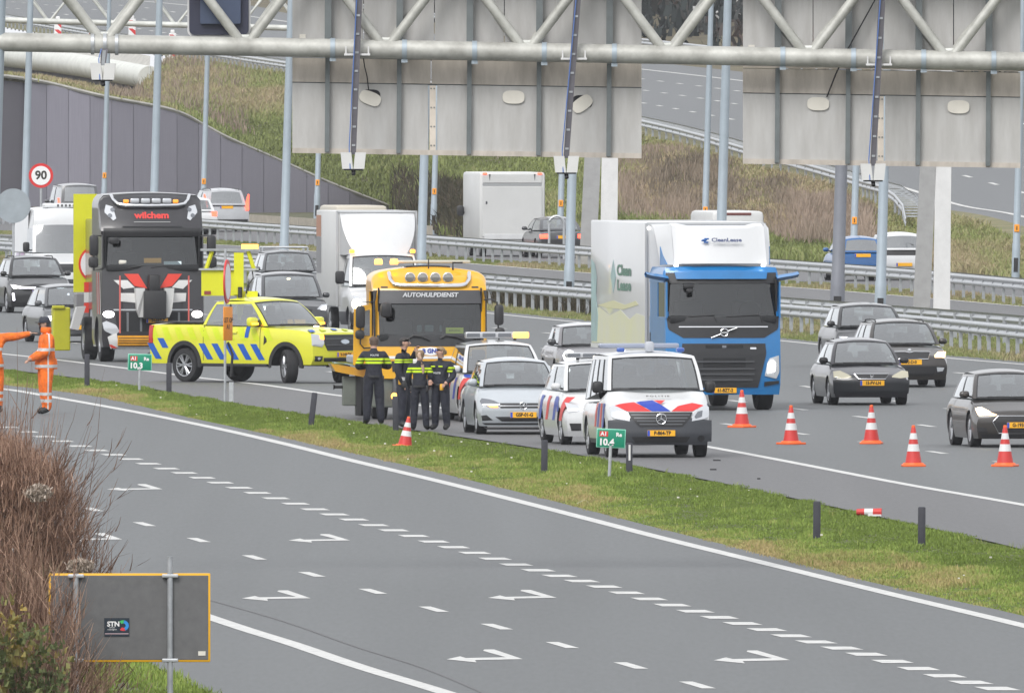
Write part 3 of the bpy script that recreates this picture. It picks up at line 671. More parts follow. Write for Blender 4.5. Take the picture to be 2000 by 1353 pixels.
mb = MB(); mb.rbox((0,0,0), (.44,.02,.72), .01); o = mb.build('orange_plate', mat('orange_board', (.88,.30,.01), .5), so, sm=True); o.location = (0,-.02,154*k); o.rotation_euler = (0,0,-math.radians(17))
lm = letters('plate_text', 'LET OP\nA1', .1, M_ink, so, (-.022,-.035,154*k), rot=(PI/2,0,-math.radians(17)), bold=.002)
mb = MB(); mb.tube([(.0,-.09,50*k), (0,-.12,95*k), (0,-.02,118*k)], .028, 8); mb.build('dark_strap', M_black, so, sm=True)
mb = MB(); mb.box((0,-.1,.22), (.08,.09,.44)); mb.build('foot_block', M_galv, so)
# U-shaped pipe
b = G(1087, 506); up = thing('pipe_hoop', 'grey inverted U pipe standing behind the upper guardrail', 'pipe', b)
mb = MB(); r = .26; mb.tube([(-r,0,0), (-r,0,1.25)]+[(-r*math.cos(t),0,1.25+r*math.sin(t)) for t in np.linspace(0, PI, 9)][1:]+[(r,0,0)], .045, 8); mb.build('hoop', M_galv, up, sm=True)
# ramp beacons
for px, py, lb in ((113,66,'red and white beacon leftmost on the ramp'), (180,74,'red and white beacon second from left on the ramp'), (258,64,'red and white beacon with diagonal stripe on the ramp'), (337,92,'red and white beacon nearest the slope edge')):
    Yb = 1455; c = P(px, py, Yb); root = thing('beacon', lb, 'traffic beacon', c-Vector((0,0,.85)), 0, 'beacons along the ramp')
    mb = MB(); mb.rbox((0,0,.85), (.4,.08,1.5), .03); mb.build('board', M_signwh, root)
    mb = MB()
    for z in (.35, .85, 1.3): mb.add([(-.19,-.046,z+.22), (.19,-.046,z-.16), (.19,-.046,z+.1), (.02,-.046,z+.22)], [(0,1,2,3)])
    mb.build('red_stripes', M_signred, root)
    mb = MB(); mb.rbox((0,.0,1.68), (.22,.1,.2), .04); mb.build('lamp', M_signwh, root)
    mb = MB(); mb.box((0,0,.05), (.8,.4,.12)); mb.build('foot', M_dark, root)
# bottom-left temporary sign (rear side)
YS = FPX/168.0; bs = P(260, 1290, YS); k = YS/FPX
st = thing('information_board', 'dark grey back of a yellow-edged information board on two poles', 'road sign', (bs.x, YS, 0), .04)
zt, zb = EYE-(1119-HORIZON)*k, EYE-(1292-HORIZON)*k; xl, xr = -165*k, 151*k
mb = MB(); mb.rbox(((xl+xr)/2, 0, (zt+zb)/2), (xr-xl, .035, zt-zb), .012); mb.build('yellow_edge', mat('board_yellow', (.80,.42,.01), .5), st, sm=True)
mb = MB(); mb.rbox(((xl+xr)/2, -.012, (zt+zb)/2), (xr-xl-.05, .02, zt-zb-.05), .004); mb.build('back_plate', mat('board_back', (.125,.126,.128), .65, var=.15, vscale=9), st)
for px, y0, y1 in ((-112, 1119, 1500), (72, 1086, 1500)):
    mb = MB(); mb.tube([(px*k,-.045,-.8), (px*k,-.045,EYE-(y0-HORIZON)*k)], .033, 12); mb.build('pole', M_galvd, st, sm=True)
    for z in (zt-.03, zb+.02):
        mb = MB(); mb.rbox((px*k,-.055,z), (.19,.05,.045), .012); mb.build('clamp', M_galv, st)
sx, sz = -32*k, EYE-(1224-HORIZON)*k
mb = MB(); mb.box((sx,-.026,sz), (49*k,.006,36*k)); mb.build('sticker', mat('sticker_navy', (.012,.022,.035), .4), st)
letters('sticker_letters', 'STN', .055, M_signwh, st, (sx-.04,-.031,sz+.035), bold=.003)
letters('sticker_small', 'verkeer\nmaatregelen', .016, M_signwh, st, (sx-.055,-.031,sz-.015))
for nm, col, a0, a1 in (('blue_arc', (.02,.25,.65), 1.5, -1.2), ('green_arc', (.05,.5,.12), 2.3, 1.4), ('red_arc', (.65,.04,.05), -1.1, -2.2)):
    mb = MB(); A = np.linspace(a0, a1, 8); mb.grid([[Vector((sx+.075+.065*math.cos(a),-.030,sz+.02+.062*math.sin(a))) for a in A], [Vector((sx+.075+.028*math.cos(a),-.030,sz+.02+.026*math.sin(a))) for a in A]]); mb.build(nm, mat('sticker_'+nm, col, .5), st)
mb = MB(); mb.box((sx,-.030,sz-.075), (46*k,.003,.012)); mb.build('sticker_rule', mat('sticker_rule', (.4,.3,.33), .5), st)
mb = MB(); mb.box((xr-.1,-.026,zb+.1), (.085,.006,.05)); mb.build('label_patch', M_hatch, st)
# ------------------------------------------------------------------ vehicle building kit (x forward, y to the vehicle's left, z up)
def itp(keys): xs = [k[0] for k in keys]; zs = [k[1] for k in keys]; return lambda t: float(np.interp(t, xs, zs))
def sm01(t): t = min(1, max(0, t)); return t*t*(3-2*t)
def scan(poly, n):
    """rows of (lo, hi, t) across a single-interval polygon, t along second coordinate"""
    ts = [p[1] for p in poly]; t0, t1 = min(ts), max(ts); rows = []
    for k in range(n+1):
        t = t0+(t1-t0)*k/n; t = min(max(t, t0+1e-4*(t1-t0)), t1-1e-4*(t1-t0)); hit = []
        for a, b in zip(poly, poly[1:]+poly[:1]):
            if (a[1]-t)*(b[1]-t) <= 0 and a[1] != b[1]: hit.append(a[0]+(b[0]-a[0])*(t-a[1])/(b[1]-a[1]))
        if hit: rows.append((min(hit), max(hit), t))
    return rows
class Shell:
    def __init__(s, L, W, top, bot=.2, nose=((0,0),(3,0)), tail=((0,0),(3,0)), bow=.12, rbow=.06, zone=.7, rzone=.5, shoulder=.10, sill=.05, crown=.03, axles=(), R=.34, plan=(.06,.05), bowp=2.6, tumble=()):
        s.L, s.W = L, W; s.topk = itp(top); s.botc = bot; s.nose, s.tail = itp(nose), itp(tail); s.bow, s.rbow = bow, rbow; s.zone, s.rzone = zone, rzone
        s.shoulder, s.sill, s.crown, s.axles, s.R, s.plan, s.bowp = shoulder, sill, crown, axles, R, plan, bowp
        s.topmax = max(z for _, z in top); s.tumble = itp(tumble) if tumble else None
    def bot(s, x):
        z = s.botc
        for a in s.axles:
            d = abs(x-a)
            if d < s.R+.06: z = max(z, s.R*.98+math.sqrt(max(0, (s.R+.06)**2-d*d)))
        return z
    def hw(s, x, z):
        w = s.W/2; f = max(0, x-(s.L/2-s.zone))/s.zone; r = max(0, -s.L/2+s.rzone-x)/s.rzone
        w *= 1-s.plan[0]*f*f-s.plan[1]*r*r
        t = s.topk(x); k = max(0, (z-(t-.28))/.28); w *= 1-s.shoulder*k*k
        b = max(0, (s.botc+.28-z)/.28); w *= 1-s.sill*b*b
        if s.tumble: w += s.tumble(z)
        return w
    def xf(s, y, z): return s.L/2-s.nose(z)-s.bow*min(1.15, abs(y)/(s.W/2))**s.bowp
    def xr(s, y, z): return -s.L/2+s.tail(z)+s.rbow*min(1.15, abs(y)/(s.W/2))**2.6
    def pos(s, x, b, c):
        zt, zb = s.topk(x), s.bot(x); z = zb+(zt-zb)*c; y = b*s.hw(x, z); z -= s.crown*b*b*c**4
        xm = s.L/2-s.zone
        if x > xm: t = (x-xm)/s.zone; x = xm+t*(s.xf(y, z)-xm)
        xn = -s.L/2+s.rzone
        if x < xn: t = (xn-x)/s.rzone; x = xn+t*(s.xr(y, z)-xn)
        return Vector((x, y, z))
    def body(s, name, mats, parent, deck=None, lower=None, nx=44, ny=10, nz=9):
        """mats: paint, black, interior; deck=(x0,x1) dark cabin opening; lower=z below which plastic"""
        X = set(np.linspace(-s.L/2, s.L/2, nx).tolist())
        for a in s.axles:
            for k in range(-6, 7): X.add(a+(s.R+.0601)*math.sin(k*PI/12))
        X = sorted(X); mb = MB(); idx = {}
        def vid(i, j, k):
            q = (i, j, k)
            if q not in idx: idx[q] = len(mb.v); mb.v.append(tuple(s.pos(X[i], -1+2*j/ny, k/nz)))
            return idx[q]
        n = len(X)-1
        def face(q, m): mb.f.append(tuple(vid(*a) for a in q)); mb.m.append(m)
        def mz(i, k):
            zc = s.bot(X[i])+(s.topk(X[i])-s.bot(X[i]))*(k+.5)/nz
            return 1 if (lower and zc < lower) else 0
        for i in range(n):
            for k in range(nz):
                face([(i,0,k), (i+1,0,k), (i+1,0,k+1), (i,0,k+1)], mz(i, k)); face([(i,ny,k), (i,ny,k+1), (i+1,ny,k+1), (i+1,ny,k)], mz(i, k))
            for j in range(ny):
                xm = (X[i]+X[i+1])/2; d = 2 if deck and deck[0] < xm < deck[1] and 0 < j < ny-1 else 0
                face([(i,j,0), (i,j+1,0), (i+1,j+1,0), (i+1,j,0)], 1); face([(i,j,nz), (i+1,j,nz), (i+1,j+1,nz), (i,j+1,nz)], d)
        for j in range(ny):
            for k in range(nz):
                face([(0,j,k), (0,j,k+1), (0,j+1,k+1), (0,j+1,k)], mz(0, k)); face([(n,j,k), (n,j+1,k), (n,j+1,k+1), (n,j,k+1)], mz(n, k))
        return mb.build(name, mats, parent, sm=True, ang=38)
    def patch(s, face, poly, off=.006, n=8, m=10, skirt=.03):
        """thin raised panel following the body: face f/r use (y,z), l/s sides use (x,z), t uses (y,x)"""
        rows = []
        for lo, hi, t in scan(poly, n):
            r = []
            for q in range(m+1):
                a = lo+(hi-lo)*q/m
                if face == 'f': p = Vector((s.xf(a, t)+off, a, t))
                elif face == 'r': p = Vector((s.xr(a, t)-off, a, t))
                elif face == 'l': p = Vector((a, s.hw(a, t)+off, t))
                elif face == 's': p = Vector((a, -s.hw(a, t)-off, t))
                else: b = a/max(.01, s.hw(t, s.topk(t))); p = Vector((t, a, s.topk(t)-s.crown*b*b+off))
                r.append(p)
            rows.append(r)
        mb = MB(); mb.grid(rows)
        sk = {'f': Vector((-1,0,0)), 'r': Vector((1,0,0)), 'l': Vector((0,-1,0)), 's': Vector((0,1,0)), 't': Vector((0,0,-1))}[face]*skirt
        if skirt:
            ring = rows[0]+[r[-1] for r in rows[1:]]+rows[-1][::-1][1:]+[r[0] for r in rows[::-1][1:-1]]
            mb.grid([ring+[ring[0]], [p+sk for p in ring]+[ring[0]+sk]])
        return mb
    def add(s, name, face, poly, mt, parent, off=.006, mirror=False, **k):
        o = s.patch(face, poly, off, **k).build(name, mt, parent, sm=True, ang=50)
        if mirror: return o, s.patch(face, [(-p[0], p[1]) for p in poly], off, **k).build(name, mt, parent, sm=True, ang=50)
        return o
def ell(cx, cz, rx, rz=None, n=20, p=2.0):
    rz = rz or rx; out = []
    for k in range(n):
        a = 2*PI*k/n; c, s_ = math.cos(a), math.sin(a); out.append((cx+rx*abs(c)**(2/p)*math.copysign(1, c), cz+rz*abs(s_)**(2/p)*math.copysign(1, s_)))
    return out
def rect(x0, z0, x1, z1): return [(x0,z0), (x1,z0), (x1,z1), (x0,z1)]
# ---- wheels
WH = {}
def wheel_mesh(R, w, rim):
    key = (round(R, 3), round(w, 3), rim)
    if key in WH: return WH[key]
    mb = MB(); rr_ = R*.66 if rim != 'truck' else R*.56
    mb.lathe([(rr_, -w*.46), (R*.86, -w*.5), (R*.96, -w*.46), (R, -w*.34), (R, w*.34), (R*.96, w*.46), (R*.86, w*.5), (rr_, w*.46), (rr_, -w*.46)], 28, 'y'); t = mb.build('wheel', M_rubber, None, sm=True, ang=35)
    mb = MB(); d = w*.4 if rim != 'truck' else w*.3
    mb.lathe([(rr_, w*.46), (rr_*.93, w*.44), (rr_*.9, d*.2)], 28, 'y'); mb.lathe([(rr_*.28, d), (rr_*.2, d*1.12), (0, d*1.12)], 14, 'y')
    ns = {'alloy': 5, 'six': 6, 'ten': 10, 'truck': 0}[rim]
    for k in range(ns):
        a = 2*PI*k/ns
        for e in (-.16, .16):
            mb.tube([(math.cos(a)*rr_*.15, d*1.0, math.sin(a)*rr_*.15), (math.cos(a+e)*rr_*.93, d*.98, math.sin(a+e)*rr_*.93)], [rr_*.10, rr_*.075], 5)
    if rim == 'truck': mb.lathe([(rr_*.93, w*.2), (rr_*.75, -w*.1), (rr_*.5, w*.1), (rr_*.42, w*.42), (0, w*.44)], 24, 'y')
    r = mb.build('rim', M_rim, None, sm=True, ang=35)
    mb = MB(); mb.lathe([(rr_*.9, -w*.05), (0, -w*.05)], 20, 'y'); h = mb.build('brake_drum', M_black, None)
    out = (t.data, r.data, h.data)
    for o in (t, r, h): bpy.data.objects.remove(o)
    WH[key] = out; return out
def wheel(root, x, y, R, w, rim='alloy', steer=0.0):
    a, b, c = wheel_mesh(R, w, rim); o = link('wheel', a, root); o.location = (x, y, R); o.rotation_euler = (random.uniform(0, 0.01), 0, steer+(PI if y < 0 else 0))
    link('rim', b, o); link('brake_drum', c, o); return o
# ---- number plate
def plate(root, x, y, z, txt, w=.52, h=.11, face=1, tilt=0.0):
    mb = MB(); mb.rbox((0,0,0), (.012, w, h), .004); o = mb.build('number_plate', M_plate, root); o.location = (x, y, z); o.rotation_euler = (0, tilt, 0 if face > 0 else PI)
    mb = MB(); mb.box((.0075,-w/2+.024,0), (.003,.044,h-.008)); mb.build('euro_strip', M_euro, o)
    if txt: letters('plate_letters', txt, h*.62, M_ink, o, (.0085,.02,0), rot=(PI/2,0,PI/2), bold=.0045, sx=.86)
    return o
def seat(root, x, y, z, s=1.0):
    mb = MB(); mb.rbox((x,y,z+.22*s), (.16,.46*s,.56*s), .06); mb.rbox((x-.05,y,z+.60*s), (.10,.27*s,.20*s), .045); return mb.build('seat', M_seat, root, sm=True)
def mirror(root, x, y, z, m, side, w=.19, h=.135, d=.13):
    mb = MB(); mb.rbox((x,side*(y+w*.62),z), (d,w,h), min(h,d)*.42, 0); mb.tube([(x,side*(y-.02),z-h*.35), (x,side*(y+w*.25),z-h*.25)], .022, 6, 1)
    return mb.build('door_mirror', [m, M_black], root, sm=True, ang=60)
class Cabin:
    """glazed upper body; all heights absolute"""
    def __init__(s, x1, x2, x3, x4, zb, zr, wb, wr, zb2=None, wb2=None, bow=.14, crown=.05, rbow=.06):
        s.x1, s.x2, s.x3, s.x4, s.zb, s.zr, s.wb, s.wr, s.bow, s.crown, s.rbow = x1, x2, x3, x4, zb, zr, wb, wr, bow, crown, rbow
        s.zb2 = zb2 or zb; s.wb2 = wb2 or wb*.93
    def ws(s, u, v):
        e = 1-u*u; q = v+.08*math.sin(PI*v)
        return Vector((s.x1+(s.x2-s.x1)*v+s.bow*e*(1-.35*v), u*(s.wb+(s.wr-s.wb)*(v+.05*math.sin(PI*v)*-1)), s.zb+(s.zr-s.crown*u*u-s.zb)*q*(1 if v < 1 else 1/1.0)))
    def rw(s, u, v):
        e = 1-u*u; q = v+.06*math.sin(PI*v)
        return Vector((s.x4+(s.x3-s.x4)*v-s.rbow*e, u*(s.wb2+(s.wr*.95-s.wb2)*v), s.zb2+(s.zr-.02-s.crown*u*u-s.zb2)*q))
    def sd(s, sg, u, v):
        a, b = s.ws(sg, v), s.rw(sg, v); p = a.lerp(b, u); p.y += sg*.035*math.sin(PI*u); return p
    def roof(s, u, t):
        a, b = s.ws(u, 1), s.rw(u, 1); p = a.lerp(b, t); p.z += .055*math.sin(PI*t)*(1-.5*u*u); p.y += (u*.035*math.sin(PI*t)); return p
    def build(s, root, m, gl=None, post=(.5,), mA=.085, mT=.07, glr=None, roof_m=None, seats=True, header=None, qglass=True):
        gl = gl or M_glass; glr = glr or gl
        U = lambda a, b, n=8: np.linspace(a, b, n)
        fr = MB()
        for a, b in ((-1, -1+mA), (1-mA, 1)): fr.grid([[s.ws(u, v) for v in U(0, 1)] for u in U(a, b, 4)])
        fr.grid([[s.ws(u, v) for v in U(1-mT, 1, 3)] for u in U(-1+mA, 1-mA, 12)])
        for a, b in ((-1, -.84), (.84, 1)): fr.grid([[s.rw(u, v) for v in U(0, 1)] for u in U(a, b, 4)])
        fr.grid([[s.rw(u, v) for v in U(.86, 1, 3)] for u in U(-.84, .84, 10)]); fr.grid([[s.rw(u, v) for v in U(0, .1, 3)] for u in U(-.84, .84, 10)])
        fr.grid([[s.roof(u, t) for t in U(0, 1, 12)] for u in U(-1, 1, 13)], 1)
        for sg in (-1, 1):
            fr.grid([[s.sd(sg, u, v) for v in U(.87, 1, 3)] for u in U(0, 1, 12)])
            for a, b in ((0, .035), (.95, 1)): fr.grid([[s.sd(sg, u, v) for v in U(0, .87)] for u in U(a, b, 3)])
        fr.build('cabin_frame', [m, roof_m or m], root, sm=True, ang=35)
        ed = [.035]+list(post)+[.95]
        for sg in (-1, 1):
            for c in post: sp = MB(); sp.grid([[s.sd(sg, u, v)+Vector((0, sg*.004, 0)) for v in U(0, .88)] for u in (c-.018, c+.018)]); sp.build('window_pillar', M_black, root)
        def pane(name, pts, g): mb = MB(); mb.grid(pts); return mb.build(name, g, root, sm=True)
        pane('windscreen', [[s.ws(u, v) for v in U(0.0, 1-mT, 9)] for u in U(-1+mA, 1-mA, 13)], gl)
        q = MB(); fo = Vector((.004, 0, .004))
        for a, b in ((-1+mA, -1+mA+.03), (1-mA-.03, 1-mA)): q.grid([[s.ws(u, v)+fo for v in U(0, 1-mT)] for u in U(a, b, 3)])
        q.grid([[s.ws(u, v)+fo for v in U(1-mT-.05, 1-mT, 3)] for u in U(-1+mA, 1-mA, 12)]); q.grid([[s.ws(u, v)+fo for v in U(0, .05, 3)] for u in U(-1+mA, 1-mA, 12)])
        q.build('windscreen_seal', M_black, root)
        pane('rear_window', [[s.rw(u, v) for v in U(.1, .86, 7)] for u in U(-.84, .84, 11)], glr)
        for sg in (-1, 1):
            for a, b in zip(ed, ed[1:]): pane('side_window', [[s.sd(sg, u, v)+Vector((0, -sg*.004, 0)) for v in U(.0, .88, 6)] for u in U(a+.005, b-.005, 5)], glr if a > .3 else gl)
        if seats:
            xs = s.x2-.42; z = s.zb-.25
            for y in (-.36, .36): seat(root, xs, y, z, min(1.0, (s.zr-s.zb)/.5))
            mb = MB(); mb.rbox((s.x4+.38, 0, s.zb-.05), (.14, s.wb*1.5, .34), .06); mb.rbox((s.x4+.36, .28, s.zb+.17), (.09,.24,.16), .04); mb.rbox((s.x4+.36, -.28, s.zb+.17), (.09,.24,.16), .04); mb.build('rear_bench', M_seat, root, sm=True)
            mb = MB(); mb.rbox((s.x2+(s.x1-s.x2)*.35, 0, s.zb-.02), (.5, s.wb*1.7, .12), .05); mb.build('dashboard', M_dark, root, sm=True)
            mb = MB(); c = s.ws(0, .86); mb.rbox((c.x-.12, 0, c.z-.02), (.03,.24,.07), .012); mb.build('rear_view_mirror', M_black, root, sm=True)
            mb = MB(); A = [(xs+.52+.06*math.sin(t)*0, .36+.19*math.cos(t), z+.30+.16*math.sin(t)) for t in np.linspace(0, 2*PI, 17)]; mb.tube(A, .016, 6, cap=False); mb.build('steering_wheel', M_black, root, sm=True)
        wp = MB()
        for y0, y1 in ((-.55, .05), (.0, .62)):
            a, b = s.ws(y0/s.wb*.9, .035), s.ws(y1/s.wb*.9, .03); wp.tube([a+fo*2, (a+b)/2+fo*3, b+fo*2], .012, 5)
        wp.build('wipers', M_black, root)
HEAD = 6.0
def place(name, label, cat, px, py, head=HEAD, group=None, tilt=0.0, X=0.0):
    """root on the ground; head = degrees the vehicle points to the viewer's right of straight-on"""
    b = G(px, py); return thing(name, label, cat, (b.x, b.y, 0), math.radians(-90+head), group, tilt=(tilt, 0))
def car(label, px, py, m, head=HEAD, L=4.1, W=1.75, H=1.46, zb=.96, hood=.74, noseL=1.0, ws=.72, rake=(.62,), front=(), rear=(), pl=None, rpl=None, R=.31, roofm=None, clear=.17, mirrorm=None, lower=.22, rails=False, nose=None, tail=None, rearx=None, gl=None, glr=None, name='parked_car', group='passenger cars', zpl=.40, posts=(.46,), rimk='alloy', wr=.70, hoodmid=None, bow=.16, steer=0, trunk=None, zb2=None, track=None, cat='car', drop=0, low=True, wbk=1.0):
    root = place(name, label, cat, px, py, head, group)
    xf = L/2; x1 = xf-noseL; x2 = x1-ws
    x4 = -xf+(.12 if trunk is None else trunk); x3 = x4+(.45 if rearx is None else rearx)
    hm = hoodmid or (hood*.45+zb*.55)
    tk = [(-xf, zb-.08 if trunk is None else zb-.06), (x4, zb), (x1-.25, zb), (x1+.02, zb-.02), ((x1+xf)/2, hm), (xf-.25, hood+.03), (xf, hood-.05)]
    nz = nose or ((.15,.10), (.3,.02), (.5,0), (hood-.12,.03), (hood,.12), (hood+.1,.22))
    tl = tail or ((.2,.10), (.45,0), (.7,.02), (zb,.12), (zb+.1,.14))
    s = Shell(L, W, tk, clear, nz, tl, bow=bow, axles=(xf-.86, -xf+.78), R=R, zone=.75, crown=.045)
    s.body('body', [m, M_black, M_dark], root, deck=(x4+.1, x1-.06), lower=lower)
    wb = s.hw(x1-.2, zb)*.985*wbk
    c = Cabin(x1+.03, x2, x3, x4, zb-.015, H, wb, W/2*wr, zb2=(zb2 or zb-.01)); c.build(root, m, gl, posts, roof_m=roofm, glr=glr)
    ty = W/2-.12
    for ax in s.axles:
        for y in (ty, -ty): wheel(root, ax, y, R, .21, rimk, steer if ax > 0 else 0)
    mm = mirrorm or m
    for sd_ in (-1, 1): mirror(root, x1-.28, s.hw(x1-.3, zb)-.02, zb+.06, mm, sd_)
    for it in front:
        nm, mt, poly = it[:3]; off = it[3] if len(it) > 3 else .006; mir = it[4] if len(it) > 4 else (abs(sum(p[0] for p in poly)/len(poly)) > .12)
        s.add(nm, 'f', poly, mt, root, off, mirror=mir)
    for it in rear:
        nm, mt, poly = it[:3]; off = it[3] if len(it) > 3 else .006; mir = it[4] if len(it) > 4 else (abs(sum(p[0] for p in poly)/len(poly)) > .12)
        s.add(nm, 'r', poly, mt, root, off, mirror=mir)
    if pl is not None: plate(root, s.xf(0, zpl)+.016, 0, zpl, pl)
    if rpl is not None: plate(root, s.xr(0, rpl)-.016, 0, rpl, '', face=-1)
    if rails:
        for y in (-1, 1):
            p0, p1 = c.roof(y*.86, .06), c.roof(y*.86, .94); mb = MB()
            mb.tube([p0, p0.lerp(p1, .07)+Vector((0,0,.055)), p0.lerp(p1, .5)+Vector((0,0,.065)), p0.lerp(p1, .93)+Vector((0,0,.055)), p1], .017, 6); mb.build('roof_rail', M_black, root, sm=True)
    return root, s, c
def torus(mb, c, R, r, n=24, k=6, axis='x'):
    pts = []
    for i in range(n+1):
        a = 2*PI*i/n; pts.append(Vector(c)+(Vector((0, R*math.cos(a), R*math.sin(a))) if axis == 'x' else Vector((R*math.cos(a), R*math.sin(a), 0))))
    mb.tube(pts, r, k, cap=False)
# ------------------------------------------------------------------ cars
P_silver = paint('silver_paint', (.40,.43,.46), dirt=.08)
P_black = paint('black_paint', (.018,.018,.020)); P_darkblue = paint('black_plum_paint', (.020,.018,.024))
P_grey = paint('grey_paint', (.085,.088,.095)); P_dgrey = paint('dark_grey_paint', (.045,.047,.052)); P_brown = paint('brown_black_paint', (.034,.029,.026)); P_blue = paint('mid_blue_paint', (.014,.10,.29))
P_white = paint('police_white', (.61,.62,.63), dirt=.06)
# silver hatchback among the police cars
root, s, c = car('silver hatchback with amber indicators lit, in front of the white police car', 1003, 846, P_silver, head=5.5, pl='GSP-01-G', L=4.05, W=1.75, H=1.46, zb=.96, hood=.72, zpl=.392, rimk='ten', gl=M_glass, lower=.13,
  front=[('headlamp', M_lensdk, [(.845,.66), (.80,.72), (.60,.69), (.45,.615), (.45,.545), (.62,.535), (.80,.575)]),
         ('indicator', M_amberlit, [(.70,.575), (.50,.565), (.50,.54), (.64,.54)], .012),
         ('grille', M_black, [(-.46,.625), (.46,.625), (.45,.525), (-.45,.525)]), ('grille_bar', M_chrome, [(-.46,.578), (.46,.578), (.46,.566), (-.46,.566)], .014),
         ('lower_grille', M_black, [(-.55,.355), (.55,.355), (.42,.265), (-.42,.265)]), ('fog_recess', M_black, [(.82,.385), (.72,.39), (.59,.285), (.80,.275)]),
         ('lip', M_black, [(-.80,.232), (.80,.232), (.74,.198), (-.74,.198)]), ('under_lip', M_black, [(-.76,.15), (.76,.15), (.7,.10), (-.7,.10)])])
mb = MB(); x = s.xf(0, .57)+.02; torus(mb, (x,0,.572), .072, .008); mb.tube([(x,-.05,.615), (x,-.022,.52), (x,0,.575), (x,.022,.52), (x,.05,.615)], .008, 5); mb.tube([(x,-.032,.63), (x,0,.575), (x,.032,.63)], .007, 5); mb.build('badge', M_chrome, root, sm=True)
# old black hatchback
root, s, c = car('old black hatchback with pale headlamps, unlit, third car from the right', 1679, 789, P_darkblue, head=6.5, pl='15-FV-LN', L=4.2, W=1.70, H=1.375, zb=.88, hood=.70, noseL=1.12, ws=.75, R=.29, zpl=.475, lower=.10, wr=.66, mirrorm=M_black, posts=(.45,), name='parked_car',
  front=[('headlamp', mat('yellowed_lens', (.50,.47,.36), .15, .2, coat=.6), [(.80,.72), (.66,.74), (.50,.66), (.40,.60), (.62,.575), (.80,.59)]),
         ('grille', M_black, [(-.36,.665), (.36,.665), (.28,.565), (-.28,.565)]), ('bumper_shade', mat('worn_bumper', (.016,.018,.022), .45), [(-.82,.54), (.82,.54), (.80,.25), (-.80,.25)], .008),  # plain darker patch over the bumper
         ('lower_grille', M_black, [(-.30,.40), (.30,.40), (.30,.33), (-.30,.33)], .012)])
mb = MB(); fr_ = [(-.37,.67), (.37,.67), (.29,.56), (-.29,.56), (-.37,.67)]; mb.tube([(s.xf(y, z)+.012, y, z) for y, z in fr_], .011, 6); x = s.xf(0,.61)+.02; mb.tube([(x,-.03,.65), (x,-.018,.575)], .009, 5); mb.tube([(x,.03,.65), (x,.018,.575)], .009, 5); mb.tube([(x,-.022,.61), (x,.022,.61)], .009, 5); mb.build('grille_frame', M_chrome, root, sm=True)
# brown black estate with lit lamp
root, s, c = car('brown-black estate car with roof rails and a glowing headlamp', 1752, 754, P_brown, head=6.5, pl='92-D-0', L=4.65, W=1.80, H=1.47, zb=.96, hood=.76, noseL=1.08, R=.32, zpl=.565, rails=True, lower=.2, wr=.69, posts=(.36,.70),
  front=[('headlamp', M_lensglow, [(.84,.80), (.66,.80), (.56,.72), (.56,.665), (.80,.665)]), ('lamp_core', M_litwarm, [(.80,.79), (.64,.785), (.60,.69), (.78,.675)], .014),
         ('grille', M_black, [(-.46,.79), (.46,.79), (.40,.64), (-.40,.64)]), ('lower_grille', M_black, [(-.62,.47), (.62,.47), (.52,.26), (-.52,.26)]), ('fog_lamp', M_lens, [(.78,.44), (.60,.45), (.62,.35), (.74,.355)], .012), ('fog_recess', M_black, [(.84,.47), (.58,.48), (.58,.30), (.78,.30)], .004)])
mb = MB(); fr_ = [(-.47,.795), (-.1,.80), (0,.775), (.1,.80), (.47,.795), (.41,.635), (-.41,.635), (-.47,.795)]; mb.tube([(s.xf(y, z)+.014, y, z) for y, z in fr_], .011, 6); mb.build('grille_frame', M_chrome, root, sm=True)
mb = MB(); mb.lathe([(.045,0), (.045,.02), (0,.022)], 16, 'x', (s.xf(0,.82)+.005,0,.825)); mb.build('badge', M_chrome, root)
# dark hatchback behind it
car('black hatchback with lit headlamp, furthest of the four dark cars at right', 1688, 716, P_black, head=6.5, pl='', L=4.2, W=1.78, H=1.48, zb=.97, hood=.75, zpl=.42, R=.32, front=[('headlamp', M_lens, [(.84,.74), (.66,.74), (.50,.66), (.52,.60), (.80,.60)]), ('lamp_core', M_lit, [(.78,.73), (.60,.71), (.58,.63), (.74,.62)], .012), ('grille', M_black, [(-.48,.65), (.48,.65), (.46,.58), (-.46,.58)])])
# brown hatchback at the right edge
root, s, c = car('dark brown hatchback with glowing headlamp, cut by the right edge', 1962, 871, P_brown, head=7.5, pl='G-193-BX', L=4.05, W=1.74, H=1.43, zb=.94, hood=.74, noseL=1.05, R=.33, zpl=.43, rimk='ten', lower=.16,
  front=[('headlamp', M_lensglow, [(.83,.735), (.62,.70), (.42,.625), (.50,.60), (.80,.645)]), ('lamp_core', M_litwarm, [(.83,.76), (.72,.77), (.56,.685), (.56,.63), (.78,.615)], .014),
         ('grille', M_black, [(-.46,.60), (.46,.60), (.52,.50), (.40,.28), (-.40,.28), (-.52,.50)]), ('lip', M_black, [(-.76,.26), (.76,.26), (.70,.18), (-.70,.18)]), ('side_intake', M_black, [(.82,.40), (.64,.38), (.62,.28), (.78,.28)])])
mb = MB(); fr_ = [(-.42,.605), (.42,.605), (.53,.50), (.41,.275), (-.41,.275), (-.53,.50), (-.42,.605)]; mb.tube([(s.xf(y, z)+.014, y, z) for y, z in fr_], .010, 6); mb.build('grille_frame', M_chrome, root, sm=True)
